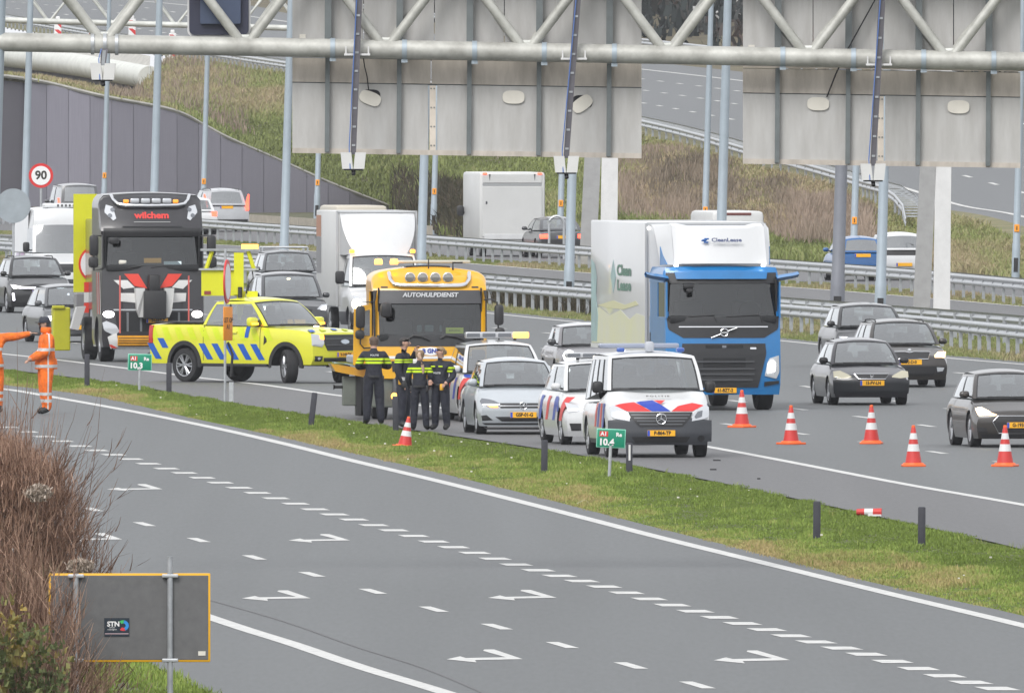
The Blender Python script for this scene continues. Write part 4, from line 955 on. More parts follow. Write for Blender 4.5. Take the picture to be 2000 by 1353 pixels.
# small grey round-lamp hatchback behind the police cars
P_mini = paint('warm_grey_paint', (.17,.165,.175))
root, s, c = car('small warm grey hatchback with round lit headlamp beside the blue truck', 1147, 757, P_mini, head=6.5, L=3.85, W=1.73, H=1.41, zb=.97, hood=.84, noseL=.95, ws=.50, R=.31, wr=.76, lower=.2, roofm=paint('pale_roof', (.45,.45,.46)), mirrorm=P_dgrey, nose=((.15,.10), (.4,0), (.75,.03), (.85,.16), (.95,.3)),
  front=[('headlamp', M_chrome, ell(.61,.72,.15,.165)), ('lamp_core', M_lit, ell(.61,.72,.125,.14), .014), ('grille', M_black, [(-.36,.70), (.36,.70), (.30,.46), (-.30,.46)]), ('fog_lamp', M_lit, ell(.66,.42,.055), .01), ('lower_grille', M_black, [(-.60,.33), (.60,.33), (.5,.22), (-.5,.22)])])
# left side queue
car('black compact SUV with lit strip between its headlamps at the left edge', 62, 610, P_black, head=8.5, pl='', L=4.2, W=1.82, H=1.58, zb=1.05, hood=.86, noseL=1.0, ws=.66, R=.34, zpl=.60, lower=.3, rails=True,
  front=[('headlamp', M_lit, [(.84,.80), (.60,.76), (.52,.71), (.78,.70)]), ('light_strip', M_drl, [(-.62,.735), (.62,.735), (.62,.70), (-.62,.70)], .014), ('grille', M_dark, [(-.56,.70), (.56,.70), (.50,.62), (-.50,.62)]), ('fog_strip', M_drl, [(.82,.56), (.76,.56), (.74,.36), (.80,.36)], .014), ('lower_grille', M_black, [(-.72,.54), (.72,.54), (.56,.28), (-.56,.28)])])
root, s, c = car('dark grey hatchback with lit headlamp, half hidden behind the yellow board', 132, 668, P_grey, head=10.5, pl='', L=4.2, W=1.78, H=1.45, zb=.95, hood=.72, R=.31, front=[('headlamp', M_lens, [(.84,.70), (.62,.68), (.5,.60), (.80,.57)]), ('lamp_core', M_lit, [(.80,.69), (.60,.66), (.6,.59), (.78,.58)], .014), ('grille', M_black, [(-.48,.62), (.48,.62), (.46,.55), (-.46,.55)])])
root, s, c = car('grey SUV with empty roof bars beside the white box truck', 557, 600, P_grey, head=6.5, pl='', L=4.5, W=1.82, H=1.62, zb=1.06, hood=.88, R=.34, ws=.6, front=[('headlamp', M_lensdk, [(.84,.84), (.62,.84), (.52,.76), (.80,.74)]), ('grille', M_black, [(-.50,.82), (.50,.82), (.44,.62), (-.44,.62)])])
for y, t in ((0,.28), (0,.72)):
    mb = MB(); a, b = c.roof(-1, t), c.roof(1, t); a.z = b.z = 1.73; mb.tube([a, b], .03, 6)
    for q in (a, b): mb.tube([q, q+Vector((0,0,-.12))], .03, 6)
    mb.build('roof_bar', M_galv, root, sm=True)
root, s, c = car('dark grey people carrier with large windscreen behind the yellow pickup', 560, 656, P_dgrey, head=6.5, pl='', L=4.4, W=1.83, H=1.64, zb=1.02, hood=.86, noseL=.85, ws=.95, R=.33, wr=.76, front=[('headlamp', M_lens, [(.86,.86), (.70,.84), (.56,.72), (.80,.68)]), ('lamp_core', M_lit, [(.82,.80), (.70,.77), (.68,.71), (.80,.70)], .014), ('grille', M_black, [(-.45,.72), (.45,.72), (.42,.62), (-.42,.62)])])
mb = MB(); mb.rbox((c.x2+.05,0,c.zr-.14), (.05,.09,.05), .015); mb.build('cabin_lamp', mat('cabin_lamp', (.9,.8,.5), .4, emit=(1,.85,.55), es=4), root)
# police cars
M_pblue = mat('police_blue', (.015,.05,.36), .4); M_pred = mat('police_red', (.62,.03,.03), .4)
def light_bar(root, x, z, w, lit=None, h=.11):
    mb = MB(); mb.rbox((x,0,z), (.28,w,h), .03); mb.build('light_bar', mat('light_bar_grey', (.42,.43,.45), .3, .2, coat=.4), root, sm=True)
    for k in range(4):
        y = -w/2+w*(k+.5)/4
        mb = MB(); mb.rbox((x+.135,y,z), (.03,w*.21,h*.6), .01); mb.build('light_module', (lit if (lit and k == 3) else M_lensdk), root)
    if lit: mb = MB(); mb.rbox((x+.01,w*.385,z), (.3,w*.26,h*.95), .03); mb.build('amber_module', lit, root, sm=True)
    mb = MB(); mb.box((x,-w*.3,z-h*.6), (.1,.05,.06)); mb.box((x,w*.3,z-h*.6), (.1,.05,.06)); mb.build('bar_feet', M_black, root)
def police_sides(s, zs=1.0, x0=-1.4, x1=1.6, root=None):
    for sd_ in ('l', 's'):
        for k, a in enumerate(np.linspace(x0, x1, 4)):
            mt = (M_pblue, M_pred)[k % 2]; s.add('side_stripe', sd_, [(a-.34, .46), (a+.0, .46), (a+.44, zs*.88), (a+.10, zs*.88)], mt, root, .004, skirt=0)
root, s, c = car('white police estate with amber light bar lit behind the silver hatchback', 968, 822, P_white, head=6.5, L=4.5, W=1.83, H=1.60, zb=1.02, hood=.80, R=.34, ws=.72, wr=.72, mirrorm=P_white, lower=.2, name='police_car', group='white police cars', front=[('headlamp', M_lensdk, [(.86,.80), (.66,.78), (.52,.70), (.80,.66)]), ('corner_indicator', M_amberlit, [(.885,.64), (.82,.64), (.82,.56), (.875,.56)], .012), ('grille', M_black, [(-.48,.70), (.48,.70), (.44,.56), (-.44,.56)])])
light_bar(root, c.x2-.45, 1.75, 1.28, M_amberhot, .13); police_sides(s, 1.02, root=root)
o = s.add('bonnet_stripe', 't', [(.55,1.5), (.78,1.2), (.82,1.5), (.62,1.9)], M_pblue, root, .004, mirror=True, skirt=0)
root, s, c = car('white police hatchback tucked behind the police van', 1165, 866, P_white, head=7.5, L=4.35, W=1.79, H=1.58, zb=1.05, hood=.80, R=.33, wr=.74, mirrorm=P_white, lower=.2, name='police_car', group='white police cars', front=[('headlamp', M_lens, [(.87,.82), (.66,.78), (.56,.66), (.82,.62)]), ('fog_recess', M_black, [(.80,.42), (.58,.42), (.58,.28), (.76,.28)]), ('grille', M_black, [(-.48,.78), (.48,.78), (.40,.56), (-.40,.56)])])
light_bar(root, c.x2-.5, 1.70, 1.2); police_sides(s, 1.05, root=root)
s.add('wing_stripe', 's', [(.95,.62), (1.25,.66), (1.15,.9), (.85,.88)], M_pblue, root, .005, skirt=0)
# police van
root = place('police_van', 'white police van with red and blue bonnet stripes and dark bumper', 'van', 1263, 890, 6)
M_bump = mat('van_bumper', (.052,.056,.066), .55, var=.15)
L, W = 4.9, 1.93
s = Shell(L, W, [(-L/2,1.02), (-.4,1.02), (1.42,1.27), (1.52,1.26), (L/2-.35,1.10), (L/2,.93)], .24, nose=((.2,.08), (.45,0), (.7,.02), (.88,.10), (1.0,.24), (1.12,.52), (1.27,.95)), tail=((.2,.05), (1,0)), bow=.22, axles=(L/2-.95, -L/2+.85), R=.345, zone=.9, shoulder=.08, crown=.05, plan=(.05,.02))
s.body('body', [P_white, M_bump, M_dark], root, deck=(-L/2+.2,1.36), lower=.30)
c = Cabin(1.48, .82, -2.25, -2.42, 1.245, 1.92, .90, .80, zb2=1.02, wb2=.90, bow=.16, crown=.05); c.zb2 = 1.02
c.build(root, P_white, M_glass, (.18,.42,.7), mA=.075, mT=.10, glr=M_glassdk)
for ax in s.axles:
    for y in (.83, -.83): wheel(root, ax, y, .345, .225, 'alloy')
s.add('bumper', 'f', [(-.97,.30), (.97,.30), (.97,.70), (.60,.74), (.56,.62), (-.56,.62), (-.60,.74), (-.97,.70)][:4]+[(-.60,.74), (-.97,.70)], M_bump, root, .02, n=10, m=16)
s.add('headlamp', 'f', [(.93,.95), (.86,.98), (.72,.92), (.60,.80), (.58,.68), (.76,.70), (.92,.76)], M_lens, root, .028, mirror=True)
s.add('dark_lamp_patch', 'f', [(.80,.88), (.70,.86), (.63,.76), (.66,.73), (.78,.76)], M_lensdk, root, .032, mirror=True, skirt=.0)  # darker patch set into the headlamp lens
s.add('grille', 'f', [(-.60,.85), (.60,.85), (.56,.74), (.40,.58), (-.40,.58), (-.56,.74)], M_black, root, .028)
for k in range(4): z = .80-.058*k; h = .58-.05*k; s.add('grille_slat', 'f', rect(-h+.03, z-.012, h-.03, z+.012), mat('slat_grey', (.10,.105,.115), .4), root, .036, n=2)
mb = MB(); x = s.xf(0,.72)+.06; torus(mb, (x,0,.725), .095, .010); [mb.tube([(x,0,.725), (x,.092*math.sin(a),.725+.092*math.cos(a))], .010, 5) for a in (0, 2*PI/3, 4*PI/3)]; mb.build('star_badge', M_chrome, root, sm=True)
s.add('lower_grille', 'f', [(-.55,.39), (.55,.39), (.48,.29), (-.48,.29)], M_black, root, .026); s.add('fog_lamp', 'f', ell(.76,.36,.07,.06), M_black, root, .028, mirror=True)
plate(root, s.xf(0,.46)+.045, 0, .46, 'P-864-TP')
s.add('bonnet_red', 'f', [(-.86,.965), (-.79,.94), (-.60,.865), (-.17,.865), (-.30,.94), (-.47,1.035), (-.70,1.01)], M_pred, root, .005, n=10, m=14, skirt=0)
s.add('bonnet_blue', 'f', [(-.16,.866), (.19,.866), (.07,.955), (-.12,1.068), (-.46,1.038), (-.29,.945)], M_pblue, root, .006, n=10, m=14, skirt=0)
s.add('bonnet_red', 'f', [(-.10,1.066), (.12,1.066), (.02,1.0), (-.02,1.015)], M_pred, root, .006, n=4, m=6, skirt=0)
s.add('bonnet_red', 'f', [(.20,.866), (.60,.866), (.80,.955), (.86,.968), (.62,1.02), (.34,.965)], M_pred, root, .005, n=10, m=14, skirt=0)
z = 1.135; x = s.xf(0,z)+.012
letters('lettering', 'POLITIE', .062, M_ink, root, (x,0,z+.004), rot=(math.radians(22),0,PI/2), bold=.003, space=1.5)
for sd_ in ('l', 's'):
    for k, mt in enumerate((M_pblue, M_pred, M_pblue, M_pred)): a = 1.35-k*.42; s.add('side_stripe', sd_, [(a-.2,.55), (a+.05,.55), (a+.35,1.0), (a+.1,1.0)], mt, root, .005, skirt=0)
for sd_ in (-1, 1): mirror(root, 1.18, .93, 1.30, M_black, sd_, .2, .22, .14)
for y in (-.56, .56): mb = MB(); mb.rbox((.62,y,1.985), (.14,.15,.085), .03); mb.build('blue_lamp', mat('blue_lamp', (.03,.09,.36), .3, coat=.5), root, sm=True)
mb = MB(); mb.rbox((.45,.0,2.04), (.2,.17,.2), .05); mb.build('camera_housing', mat('grey_housing', (.40,.42,.46), .4), root, sm=True)
mb = MB(); mb.rbox((-.5,-.1,2.05), (.3,1.5,.09), .03); mb.build('light_bar', mat('light_bar_blue_grey', (.25,.28,.36), .3, coat=.4), root, sm=True)
mb = MB(); mb.tube([(-.5,.12,2.0), (-.5,.12,2.3)], .01, 5); mb.build('aerial', M_black, root)
mb = MB(); mb.rbox((.55,0,1.84), (.05,.30,.11), .03); mb.build('sensor_pod', M_black, root)
mb = MB(); mb.box((1.05,-.5,1.27), (.18,.36,.01)); mb.build('paper', M_signwh, root)
# cars driving away behind the barriers (rear towards us)
def away(label, px, py, m, **k):
    k.setdefault('head', 188); return car(label, px, py, m, **k)
away('dark saloon with brake lights on behind the pipe hoop', 1083, 503, P_dgrey, L=4.75, W=1.83, H=1.42, zb=.97, hood=.78, trunk=.85, rearx=.75, R=.33, zb2=.98, rear=[('tail_lamp', M_redlit, [(.86,.83), (.50,.85), (.50,.70), (.84,.68)], .012), ('bumper_shade', M_black, [(-.80,.66), (.80,.66), (.78,.40), (-.78,.40)], .004)], rpl=.74, tail=((.2,.10), (.45,0), (.8,.02), (.97,.10)))  # black patch across the rear bumper
away('bright blue hatchback with red tail lamps behind the dark thick post', 1668, 548, P_blue, L=3.7, W=1.62, H=1.40, zb=.93, hood=.72, R=.28, wr=.68, rear=[('tail_lamp', M_redlit, [(.78,.90), (.64,.90), (.62,.72), (.76,.70)], .014)], rpl=.82, glr=M_glassdk, tail=((.2,.05), (.5,0), (.9,.03), (1,.06)), rearx=.35)
away('white and black small SUV beside the blue hatchback', 1748, 546, P_white, L=3.9, W=1.68, H=1.50, zb=.98, hood=.75, R=.30, wr=.72, rear=[('tail_lamp', M_redlit, [(.82,1.08), (.76,1.08), (.74,.84), (.80,.82)], .02), ('dark_tailgate', M_black, [(-.70,.97), (.70,.97), (.66,.80), (-.66,.80)], .01)], rpl=.5, glr=M_glassdk, rearx=.3)
away('white estate car with tall red tail lamps and orange plate behind the barrier', 428, 452, paint('pale_grey_paint', (.38,.39,.41)), L=4.9, W=1.9, H=1.70, zb=1.08, hood=.85, R=.36, wr=.72, rails=True, rear=[('tail_lamp', M_redlit, [(.92,1.50), (.86,1.50), (.76,1.12), (.76,.86), (.90,.86)], .03), ('bumper_shade', M_black, [(-.86,.5), (.86,.5), (.8,.3), (-.8,.3)], .006)], rpl=.98, glr=M_glassdk, rearx=.4)  # lower bumper is a plain black patch
away('white hatchback with red lamp half hidden behind the white estate car', 372, 458, P_white, L=4.0, W=1.75, H=1.45, zb=.95, hood=.74, R=.3, rear=[('tail_lamp', M_redlit, [(.82,.92), (.60,.92), (.60,.74), (.80,.72)], .014)], rpl=.5)
away('grey people carrier with one red lamp beside the speed limit sign', 143, 452, P_grey, L=4.7, W=1.85, H=1.90, zb=1.15, hood=.9, R=.34, wr=.78, rear=[('tail_lamp', M_redlit, [(.90,1.35), (.82,1.35), (.80,.95), (.88,.95)], .014)], rpl=.6, glr=M_glassdk, rearx=.2)
# ------------------------------------------------------------------ lorries
def truck_wheel(root, x, y, R=.5, w=.33, steer=0): return wheel(root, x, y, R, w, 'truck', steer)
def wipe(s, root, segs):
    for y0, z0, y1, z1 in segs:
        mb = MB(); mb.tube([(s.xf(y, z)+.02, y, z) for y, z in ((y0, z0), ((y0+y1)/2, (z0+z1)/2), (y1, z1))], .014, 5); mb.build('wiper', M_black, root)
M_cabglass = glass('cab_windscreen', (.30,.34,.35), .14)
def cab_inside(root, x, z0, z1, hw):
    mb = MB(); mb.box((x-1.5, 0, (z0+z1)/2), (.05, hw*2, z1-z0+.3)); mb.build('cab_rear_lining', M_dark, root)
    for y in (-.62, .62): seat(root, x-.95, y, z0-.35, 1.35)
    for y in (-hw+.05, hw-.05): mb = MB(); mb.box((x-.86, y, (z0+z1)/2+.02), (1.22, .03, z1-z0+.1)); mb.build('side_blackout', M_dark, root)  # dark panels added inside the cab to block brightness at the sides
    mb = MB(); mb.rbox((x-.38, 0, z0-.05), (.55, hw*1.9, .16), .05); mb.build('dashboard', M_dark, root, sm=True)
    mb = MB(); A = [(x-.5+.10*math.sin(t), .62+.22*math.cos(t), z0+.14+.18*math.sin(t)) for t in np.linspace(0, 2*PI, 17)]; mb.tube(A, .018, 6, cap=False); mb.build('steering_wheel', M_black, root, sm=True)
def hollow_cab(s, root, m, z0, z1, hw, name='cab'):
    """cab shell with the windscreen band cut open: lower and upper shells plus pillars"""
    L = s.L; top0 = s.topk
    lo = Shell(s.L, s.W, [(-L/2, z0), (L/2, z0)], s.botc, (), (), bow=s.bow, rbow=s.rbow, zone=s.zone, axles=s.axles, R=s.R, shoulder=.0, sill=s.sill, crown=0, plan=s.plan) if False else None
    return lo
class Box3(Shell):
    """lorry cab: like Shell but only between z limits"""
    def sub(s, zb, zt, shoulder=0.0, crown=0.0, sill=0.0, axles=()):
        q = Shell.__new__(Shell); q.__dict__.update(s.__dict__); q.topk = (lambda x: zt) if not callable(zt) else zt; q.botc = zb; q.shoulder, q.crown, q.sill, q.axles = shoulder, crown, sill, axles; return q
def cab(root, s, m, z0, z1, hw, pillar=.07, below=None, axles=(), glassm=None, side=True, rear_h=None):
    """paint a lorry cab: lower shell, roof shell, pillars, glass"""
    s.sub(s.botc, z0, 0, 0, s.sill, axles).body('cab', [m, M_black, M_dark], root, nx=24, nz=8)
    s.sub(z1, s.topk, s.shoulder, s.crown).body('roof', [m, M_black, M_dark], root, nx=20, nz=6)
    for sg in (-1, 1):
        s.add('pillar', 'f', [(sg*hw, z0-.02), (sg*(hw-pillar), z0-.02), (sg*(hw-pillar*.9), z1+.02), (sg*hw, z1+.02)], m, root, -.012, n=6, m=3)
    L = s.L
    for f, sg in (('l', 1), ('s', -1)):
        s.add('cab_side', f, [(-L/2+.02, z0-.02), (-.1, z0-.02), (-.1, z1+.02), (-L/2+.02, z1+.02)], m, root, -.008, n=4, m=4)
        s.add('side_pillar', f, [(L/2-.30, z0-.02), (L/2-.12, z0-.02), (L/2-.14, z1+.02), (L/2-.30, z1+.02)], m, root, -.008, n=6, m=3)
        s.add('side_window', f, [(-.1, z0-.02), (L/2-.29, z0-.02), (L/2-.29, z1+.02), (-.1, z1+.02)], M_glassdk, root, -.02, n=4, m=4, skirt=0)
    mb = MB(); mb.box((-L/2+.04, 0, (z0+z1)/2), (.05, hw*1.9, z1-z0+.04)); mb.build('rear_wall', m, root)
    s.add('windscreen', 'f', [(-hw+pillar-.01, z0-.01), (hw-pillar+.01, z0-.01), (hw-pillar+.01, z1+.01), (-hw+pillar-.01, z1+.01)], glassm or M_cabglass, root, -.02, n=8, m=14, skirt=0)
    cab_inside(root, L/2, z0, z1, hw)
# ---- blue lorry with white box body
P_blue2 = paint('lorry_blue', (.008,.165,.43)); M_gr = mat('grille_black', (.024,.025,.028), .5); M_box = mat('box_white', (.60,.61,.62), .28, coat=.5, var=.05, vscale=.6)
root = place('box_truck', 'blue lorry with white box body and white roof fairing reading CleanLease', 'truck', 1398, 800, 9, tilt=0.0)
root.rotation_euler.y = 0
s = Box3(2.2, 2.46, [(-1.1,3.02), (.7,3.02), (1.1,2.93)], .33, nose=((.3,.06), (.6,0), (1.2,0), (1.9,.06), (2.68,.26), (3.0,.36)), tail=((0,0),(4,0)), bow=.16, rbow=0, zone=.5, rzone=.2, axles=(0.0,), R=.5, shoulder=.05, sill=.02, plan=(.01,0), crown=.03)
cab(root, s, P_blue2, 1.955, 2.67, 1.20, .06, axles=(.0,))
s.add('scuttle_panel', 'f', [(-1.19,1.97), (1.19,1.97), (1.17,1.70), (.86,1.52), (-.86,1.52), (-1.17,1.70)], M_gr, root, .012, n=8, m=16)
s.add('upper_panel', 'f', [(-1.18,2.66), (1.18,2.66), (1.17,2.88), (-1.17,2.88)], M_gr, root, .006, n=4, m=16)
s.add('sun_visor', 'f', [(-.97,2.75), (.94,2.75), (.97,2.89), (-1.0,2.89)], P_blue2, root, .07, n=4, m=14, skirt=.06)
s.add('grille', 'f', [(-.88,1.40), (.88,1.40), (.90,1.18), (.72,.48), (-.72,.48), (-.90,1.18)], M_gr, root, .016, n=10, m=14)
for z, h in ((1.02,.64), (.87,.64), (.76,.64), (.64,.6)): s.add('grille_slat', 'f', rect(-h, z-.018, h, z+.018), mat('slat_dark', (.06,.062,.068), .4), root, .045, n=2)
s.add('grille_opening', 'f', rect(-.45, .90, .45, 1.10), M_dark, root, .022, n=3)
s.add('maker_plate', 'f', rect(.55, 1.28, .68, 1.32), M_chrome, root, .024, n=2)
s.add('top_slot', 'f', rect(-.40, 1.30, .40, 1.37), M_dark, root, .022, n=2); s.add('slot_lamp', 'f', rect(-.05, 1.31, .04, 1.36), M_lensdk, root, .026, n=2)
s.add('chrome_line', 'f', rect(-.95, 1.738, .94, 1.762), M_chrome, root, .03, n=2, m=16)
mb = MB(); x = s.xf(0,1.63)+.03; torus(mb, (x,0,1.63), .078, .014); mb.tube([(x+.01,-.28,1.52), (x+.01,-.07,1.60)], .012, 6); mb.tube([(x+.01,.07,1.66), (x+.01,.27,1.73)], .012, 6); mb.box((x,0,1.63), (.02,.14,.03)); mb.build('round_emblem', M_chrome, root, sm=True)
s.add('headlamp', 'f', [(.86,.70), (.92,1.0), (1.0,1.13), (1.18,1.15), (1.19,.80), (1.12,.66)], M_lens, root, .02, mirror=True)
s.add('lamp_core', 'f', [(.93,.78), (.95,.98), (1.03,1.05), (1.10,1.0), (1.08,.80)], M_lit, root, .036, mirror=True)
s.add('fog_panel', 'f', [(.86,.50), (1.18,.56), (1.18,.62), (.86,.60)], M_gr, root, .02, mirror=True)
plate(root, s.xf(0,.42)+.03, .0, .42, '61-BZT-2')
wipe(s, root, ((-.75,1.96,-.2,2.0), (.05,1.96,.75,2.0), (-.2,1.96,-.16,1.86), (.78,1.98,.82,1.84)))
for y in (-.96, .89):
    mb = MB(); mb.rbox((.72,y,3.03), (.08,.09,.05), .02); mb.build('marker_lamp', mat('white_marker_lit', (.9,.9,.9), .3, emit=(1,.98,.95), es=4), root, sm=True)
for sd_ in (-1, 1):
    mb = MB(); mb.grid([[Vector((.75, sd_*y, z+.055)) for y, z in ((1.15,2.76), (1.3,2.79), (1.5,2.82), (1.62,2.85))], [Vector((.95, sd_*y, z)) for y, z in ((1.15,2.76), (1.3,2.79), (1.5,2.82), (1.62,2.85))], [Vector((.75, sd_*y, z-.055)) for y, z in ((1.15,2.74), (1.3,2.77), (1.5,2.81), (1.62,2.84))], [Vector((.6, sd_*y, z)) for y, z in ((1.15,2.76), (1.3,2.79), (1.5,2.82), (1.62,2.85))], [Vector((.75, sd_*y, z+.055)) for y, z in ((1.15,2.76), (1.3,2.79), (1.5,2.82), (1.62,2.85))]])
    mb.build('camera_mirror_arm', P_blue2, root, sm=True)
mb = MB(); mb.rbox((.95,-.74,2.60), (.12,.22,.1), .03); mb.rbox((1.0,-.72,2.50), (.1,.14,.1), .03); mb.build('ramp_mirror', M_black, root, sm=True)
# roof fairing: scoop with raised side wings
mb = MB(); F = lambda y, z: Vector((.62-.42*(z-3.06)/.85+(.10 if abs(y) < .8 else 0), y, z))
ys = [-.98,-.82,-.6,0,.6,.82,.98]
mb.grid([[F(y, 3.07+(0 if abs(y) < .9 else -.03)) for y in ys], [F(y, 3.25) for y in ys], [F(y, 3.55) for y in ys], [F(y, 3.80+(.05 if abs(y) > .7 else 0)) for y in ys], [F(y, 3.84+(.05 if abs(y) > .7 else 0))+Vector((-.35,0,.02)) for y in ys]])
mb.grid([[F(y, 3.84+(.05 if abs(y) > .7 else 0))+Vector((-.35,0,.02)) for y in ys], [Vector((-1.15, y*1.2, 3.86)) for y in ys]])
fm = mb.build('roof_fairing', M_box, root, sm=True, ang=50)
for sd_ in (-1, 1):
    mb = MB(); pr_ = [(.62,.98,3.04), (.30,.98,3.6), (.20,.98,3.88), (-.1,1.0,3.90)]; q_ = [(-.1,1.16,3.05), (-.3,1.2,3.45), (-.6,1.22,3.80), (-1.0,1.22,3.88)]
    mb.grid([[Vector((a, sd_*b, c_)) for a, b, c_ in pr_], [Vector((a*.6+e*.4, sd_*(b*.7+f*.3+.05), c_*.5+g_*.5)) for (a, b, c_), (e, f, g_) in zip(pr_, q_)], [Vector((a, sd_*b, c_)) for a, b, c_ in q_]])
    mb.build('fairing_wing', M_box, root, sm=True, ang=60)
    mb = MB(); mb.prism([(-.1,sd_*1.17,3.03), (.34,sd_*1.10,3.05), (.05,sd_*1.14,3.25), (-.12,sd_*1.17,3.42)], (0,-sd_*.03,0)); mb.build('blue_fin', P_blue2, root)
letters('lettering', 'CleanLease', .085, mat('text_navy', (.012,.03,.12), .5), root, (.60,.13,3.56), rot=(math.radians(64),0,PI/2), bold=.004, sx=1.15)
mb = MB(); [mb.rbox((.565+e,-.33+dy,3.55+dz), (.02,.10,.035), .009) for e, dy, dz in ((0,-.02,.0), (.005,.04,.035), (.0,.03,-.035), (.008,.0,.012))]; mb.build('logo_mark', mat('logo_blue', (.02,.11,.36), .5), root, sm=True)
# box body
mb = MB(); mb.rbox((-1.35-3.6,0,2.57), (7.2,2.55,2.70), .035); bx = mb.build('box_body', M_box, root, sm=True)
mb = MB(); 
for y in (-1.262, 1.262):
    mb.box((-1.33,y,2.57), (.05,.045,2.66))
mb.box((-1.33,0,3.89), (.05,2.5,.05)); mb.build('corner_trim', mat('trim_grey', (.52,.53,.54), .4, .3), root)
sh = Shell(7.2, 2.55, [(-3.6,3.92), (3.6,3.92)], 1.22, bow=0, rbow=0, shoulder=0, sill=0, plan=(0,0))
sideroot = bx
def bside(name, poly, m, off=.006):
    mb = MB(); mb.prism([(x_, -1.275-off, z) for x_, z in poly], (0,.004,0)); return mb.build(name, m, root)
M_gy = mat('print_yellow_green', (.62,.62,.36), .3, coat=.4, var=.35, vscale=1.3, col2=(.68,.68,.55)); M_teal = mat('print_teal', (.30,.48,.50), .3, coat=.4, var=.3, vscale=1.5)
bside('meadow_print', [(-8.4,1.32), (-1.45,1.32), (-1.45,1.95), (-2.5,2.0), (-3.4,1.86), (-4.6,2.05), (-6.0,1.92), (-7.4,2.08), (-8.4,2.0)], M_gy)
bside('hill_print', [(-7.6,2.12), (-5.5,2.24), (-4.0,2.16), (-2.6,2.26), (-2.2,2.18), (-4.2,2.06), (-6.4,2.08)], mat('print_pale_yellow', (.66,.64,.36), .3, coat=.4), .008)
bside('figure_print', [(-8.45,1.35), (-7.7,1.35), (-7.55,1.9), (-7.8,2.35), (-7.7,2.7), (-8.0,3.0), (-8.45,3.1)], M_teal, .010)
bside('lower_rail', [(-8.5,1.22), (-1.4,1.22), (-1.4,1.31), (-8.5,1.31)], mat('rail_pale', (.55,.56,.54), .4), .01)
letters('side_lettering', 'Clean\nLease', .22, mat('text_green', (.10,.22,.16), .5), root, (-4.1,-1.287,2.72), rot=(PI/2,0,0), bold=.01, sx=2.6)
mb = MB(); mb.prism([(-5.9,-1.281,2.75), (-5.55,-1.281,3.1), (-5.2,-1.281,2.75), (-5.55,-1.281,2.40)], (0,.004,0)); mb.build('side_logo', M_teal, root)
mb = MB(); mb.rbox((-1.30,-1.21,3.80), (.04,.06,.06), .02); mb.build('marker_lamp', MATS['white_marker_lit'], root, sm=True)
mb = MB(); mb.box((-4.6,0,.98), (7.6,.9,.3)); mb.box((-1.6,0,.85), (.6,2.2,.6)); mb.build('chassis', M_black, root)
mb = MB(); mb.box((-4.2,-1.1,.72), (2.4,.08,.4)); mb.box((-4.2,1.1,.72), (2.4,.08,.4)); mb.build('side_guard', M_galvd, root)
for x, y in ((.0,1.0), (.0,-1.0), (-5.7,1.0), (-5.7,-1.0)): truck_wheel(root, x, y)
# ---- black incident lorry with yellow rear board
P_blk = paint('lorry_black', (.020,.019,.023)); M_lemon = mat('fluorescent_yellow', (.62,.62,.012), .5, var=.06)
root = place('incident_truck', 'black heavy lorry reading wilchem with red and white chevrons on its front', 'truck', 290, 706, 6.5)
s = Box3(2.4, 2.50, [(-1.2,3.98), (.1,3.98), (.45,3.9), (.9,3.5), (1.2,3.06)], .36, nose=((.3,.1), (.5,.02), (.8,0), (1.6,.04), (2.3,.10), (3.03,.22), (3.15,.18), (3.35,.30), (3.8,.62), (4.1,.9)), tail=((0,0),(4.3,0)), bow=.20, rbow=0, zone=.9, rzone=.2, axles=(.0,), R=.52, shoulder=.12, sill=.03, plan=(.02,0), crown=.06)
s.sub(.36, 2.31, 0, 0, .03, (.0,)).body('cab', [P_blk, M_black, M_dark], root, nx=24, nz=10)
up = s.sub(3.03, s.topk, .10, .06); up.topk = itp([(-1.2,4.08), (-.1,4.08), (.55,4.05), (1.2,3.98)]); up.body('high_roof', [P_blk, M_black, M_dark], root, nx=20, nz=8)
hw = 1.20
for sg in (-1, 1): s.add('pillar', 'f', [(sg*hw, 2.28), (sg*(hw-.06), 2.28), (sg*(hw-.06), 3.06), (sg*hw, 3.06)], P_blk, root, -.012, n=6, m=3)
for f, sg in (('l', 1), ('s', -1)):
    s.add('cab_side', f, [(-1.18,2.28), (-.15,2.28), (-.15,3.06), (-1.18,3.06)], P_blk, root, -.008, n=4, m=4); s.add('side_pillar', f, [(.85,2.28), (1.06,2.28), (1.02,3.06), (.85,3.06)], P_blk, root, -.008, n=4, m=3)
    s.add('side_window', f, [(-.15,2.28), (.86,2.28), (.86,3.06), (-.15,3.06)], M_glassdk, root, -.02, n=4, m=4, skirt=0)
mb = MB(); mb.box((-1.16,0,2.67), (.05,2.3,.8)); mb.build('rear_wall', P_blk, root)
s.add('windscreen', 'f', [(-1.15,2.30), (1.15,2.30), (1.13,3.04), (-1.13,3.04)], M_cabglass, root, -.02, n=8, m=14, skirt=0)
cab_inside(root, 1.2, 2.31, 3.03, 1.18)
s.add('visor', 'f', [(-1.19,3.02), (1.19,3.02), (1.17,3.22), (-1.17,3.22)], M_black, root, .10, n=4, m=14, skirt=.09)
s.add('visor_slot', 'f', rect(-.72, 3.235, .72, 3.265), M_dark, root, .012, n=2)
s.add('upper_lamp', 'f', [(.85,3.42), (.93,3.40), (1.13,3.60), (1.08,3.78), (.92,3.74)], M_lens, root, .02, mirror=True)
for dy, dz in ((.93,3.66), (1.0,3.52)): s.add('lamp_eye', 'f', ell(dy, dz, .055), M_lensdk, root, .028, mirror=True, n=5, m=6, skirt=0)
x = s.xf(0,3.52)+.02
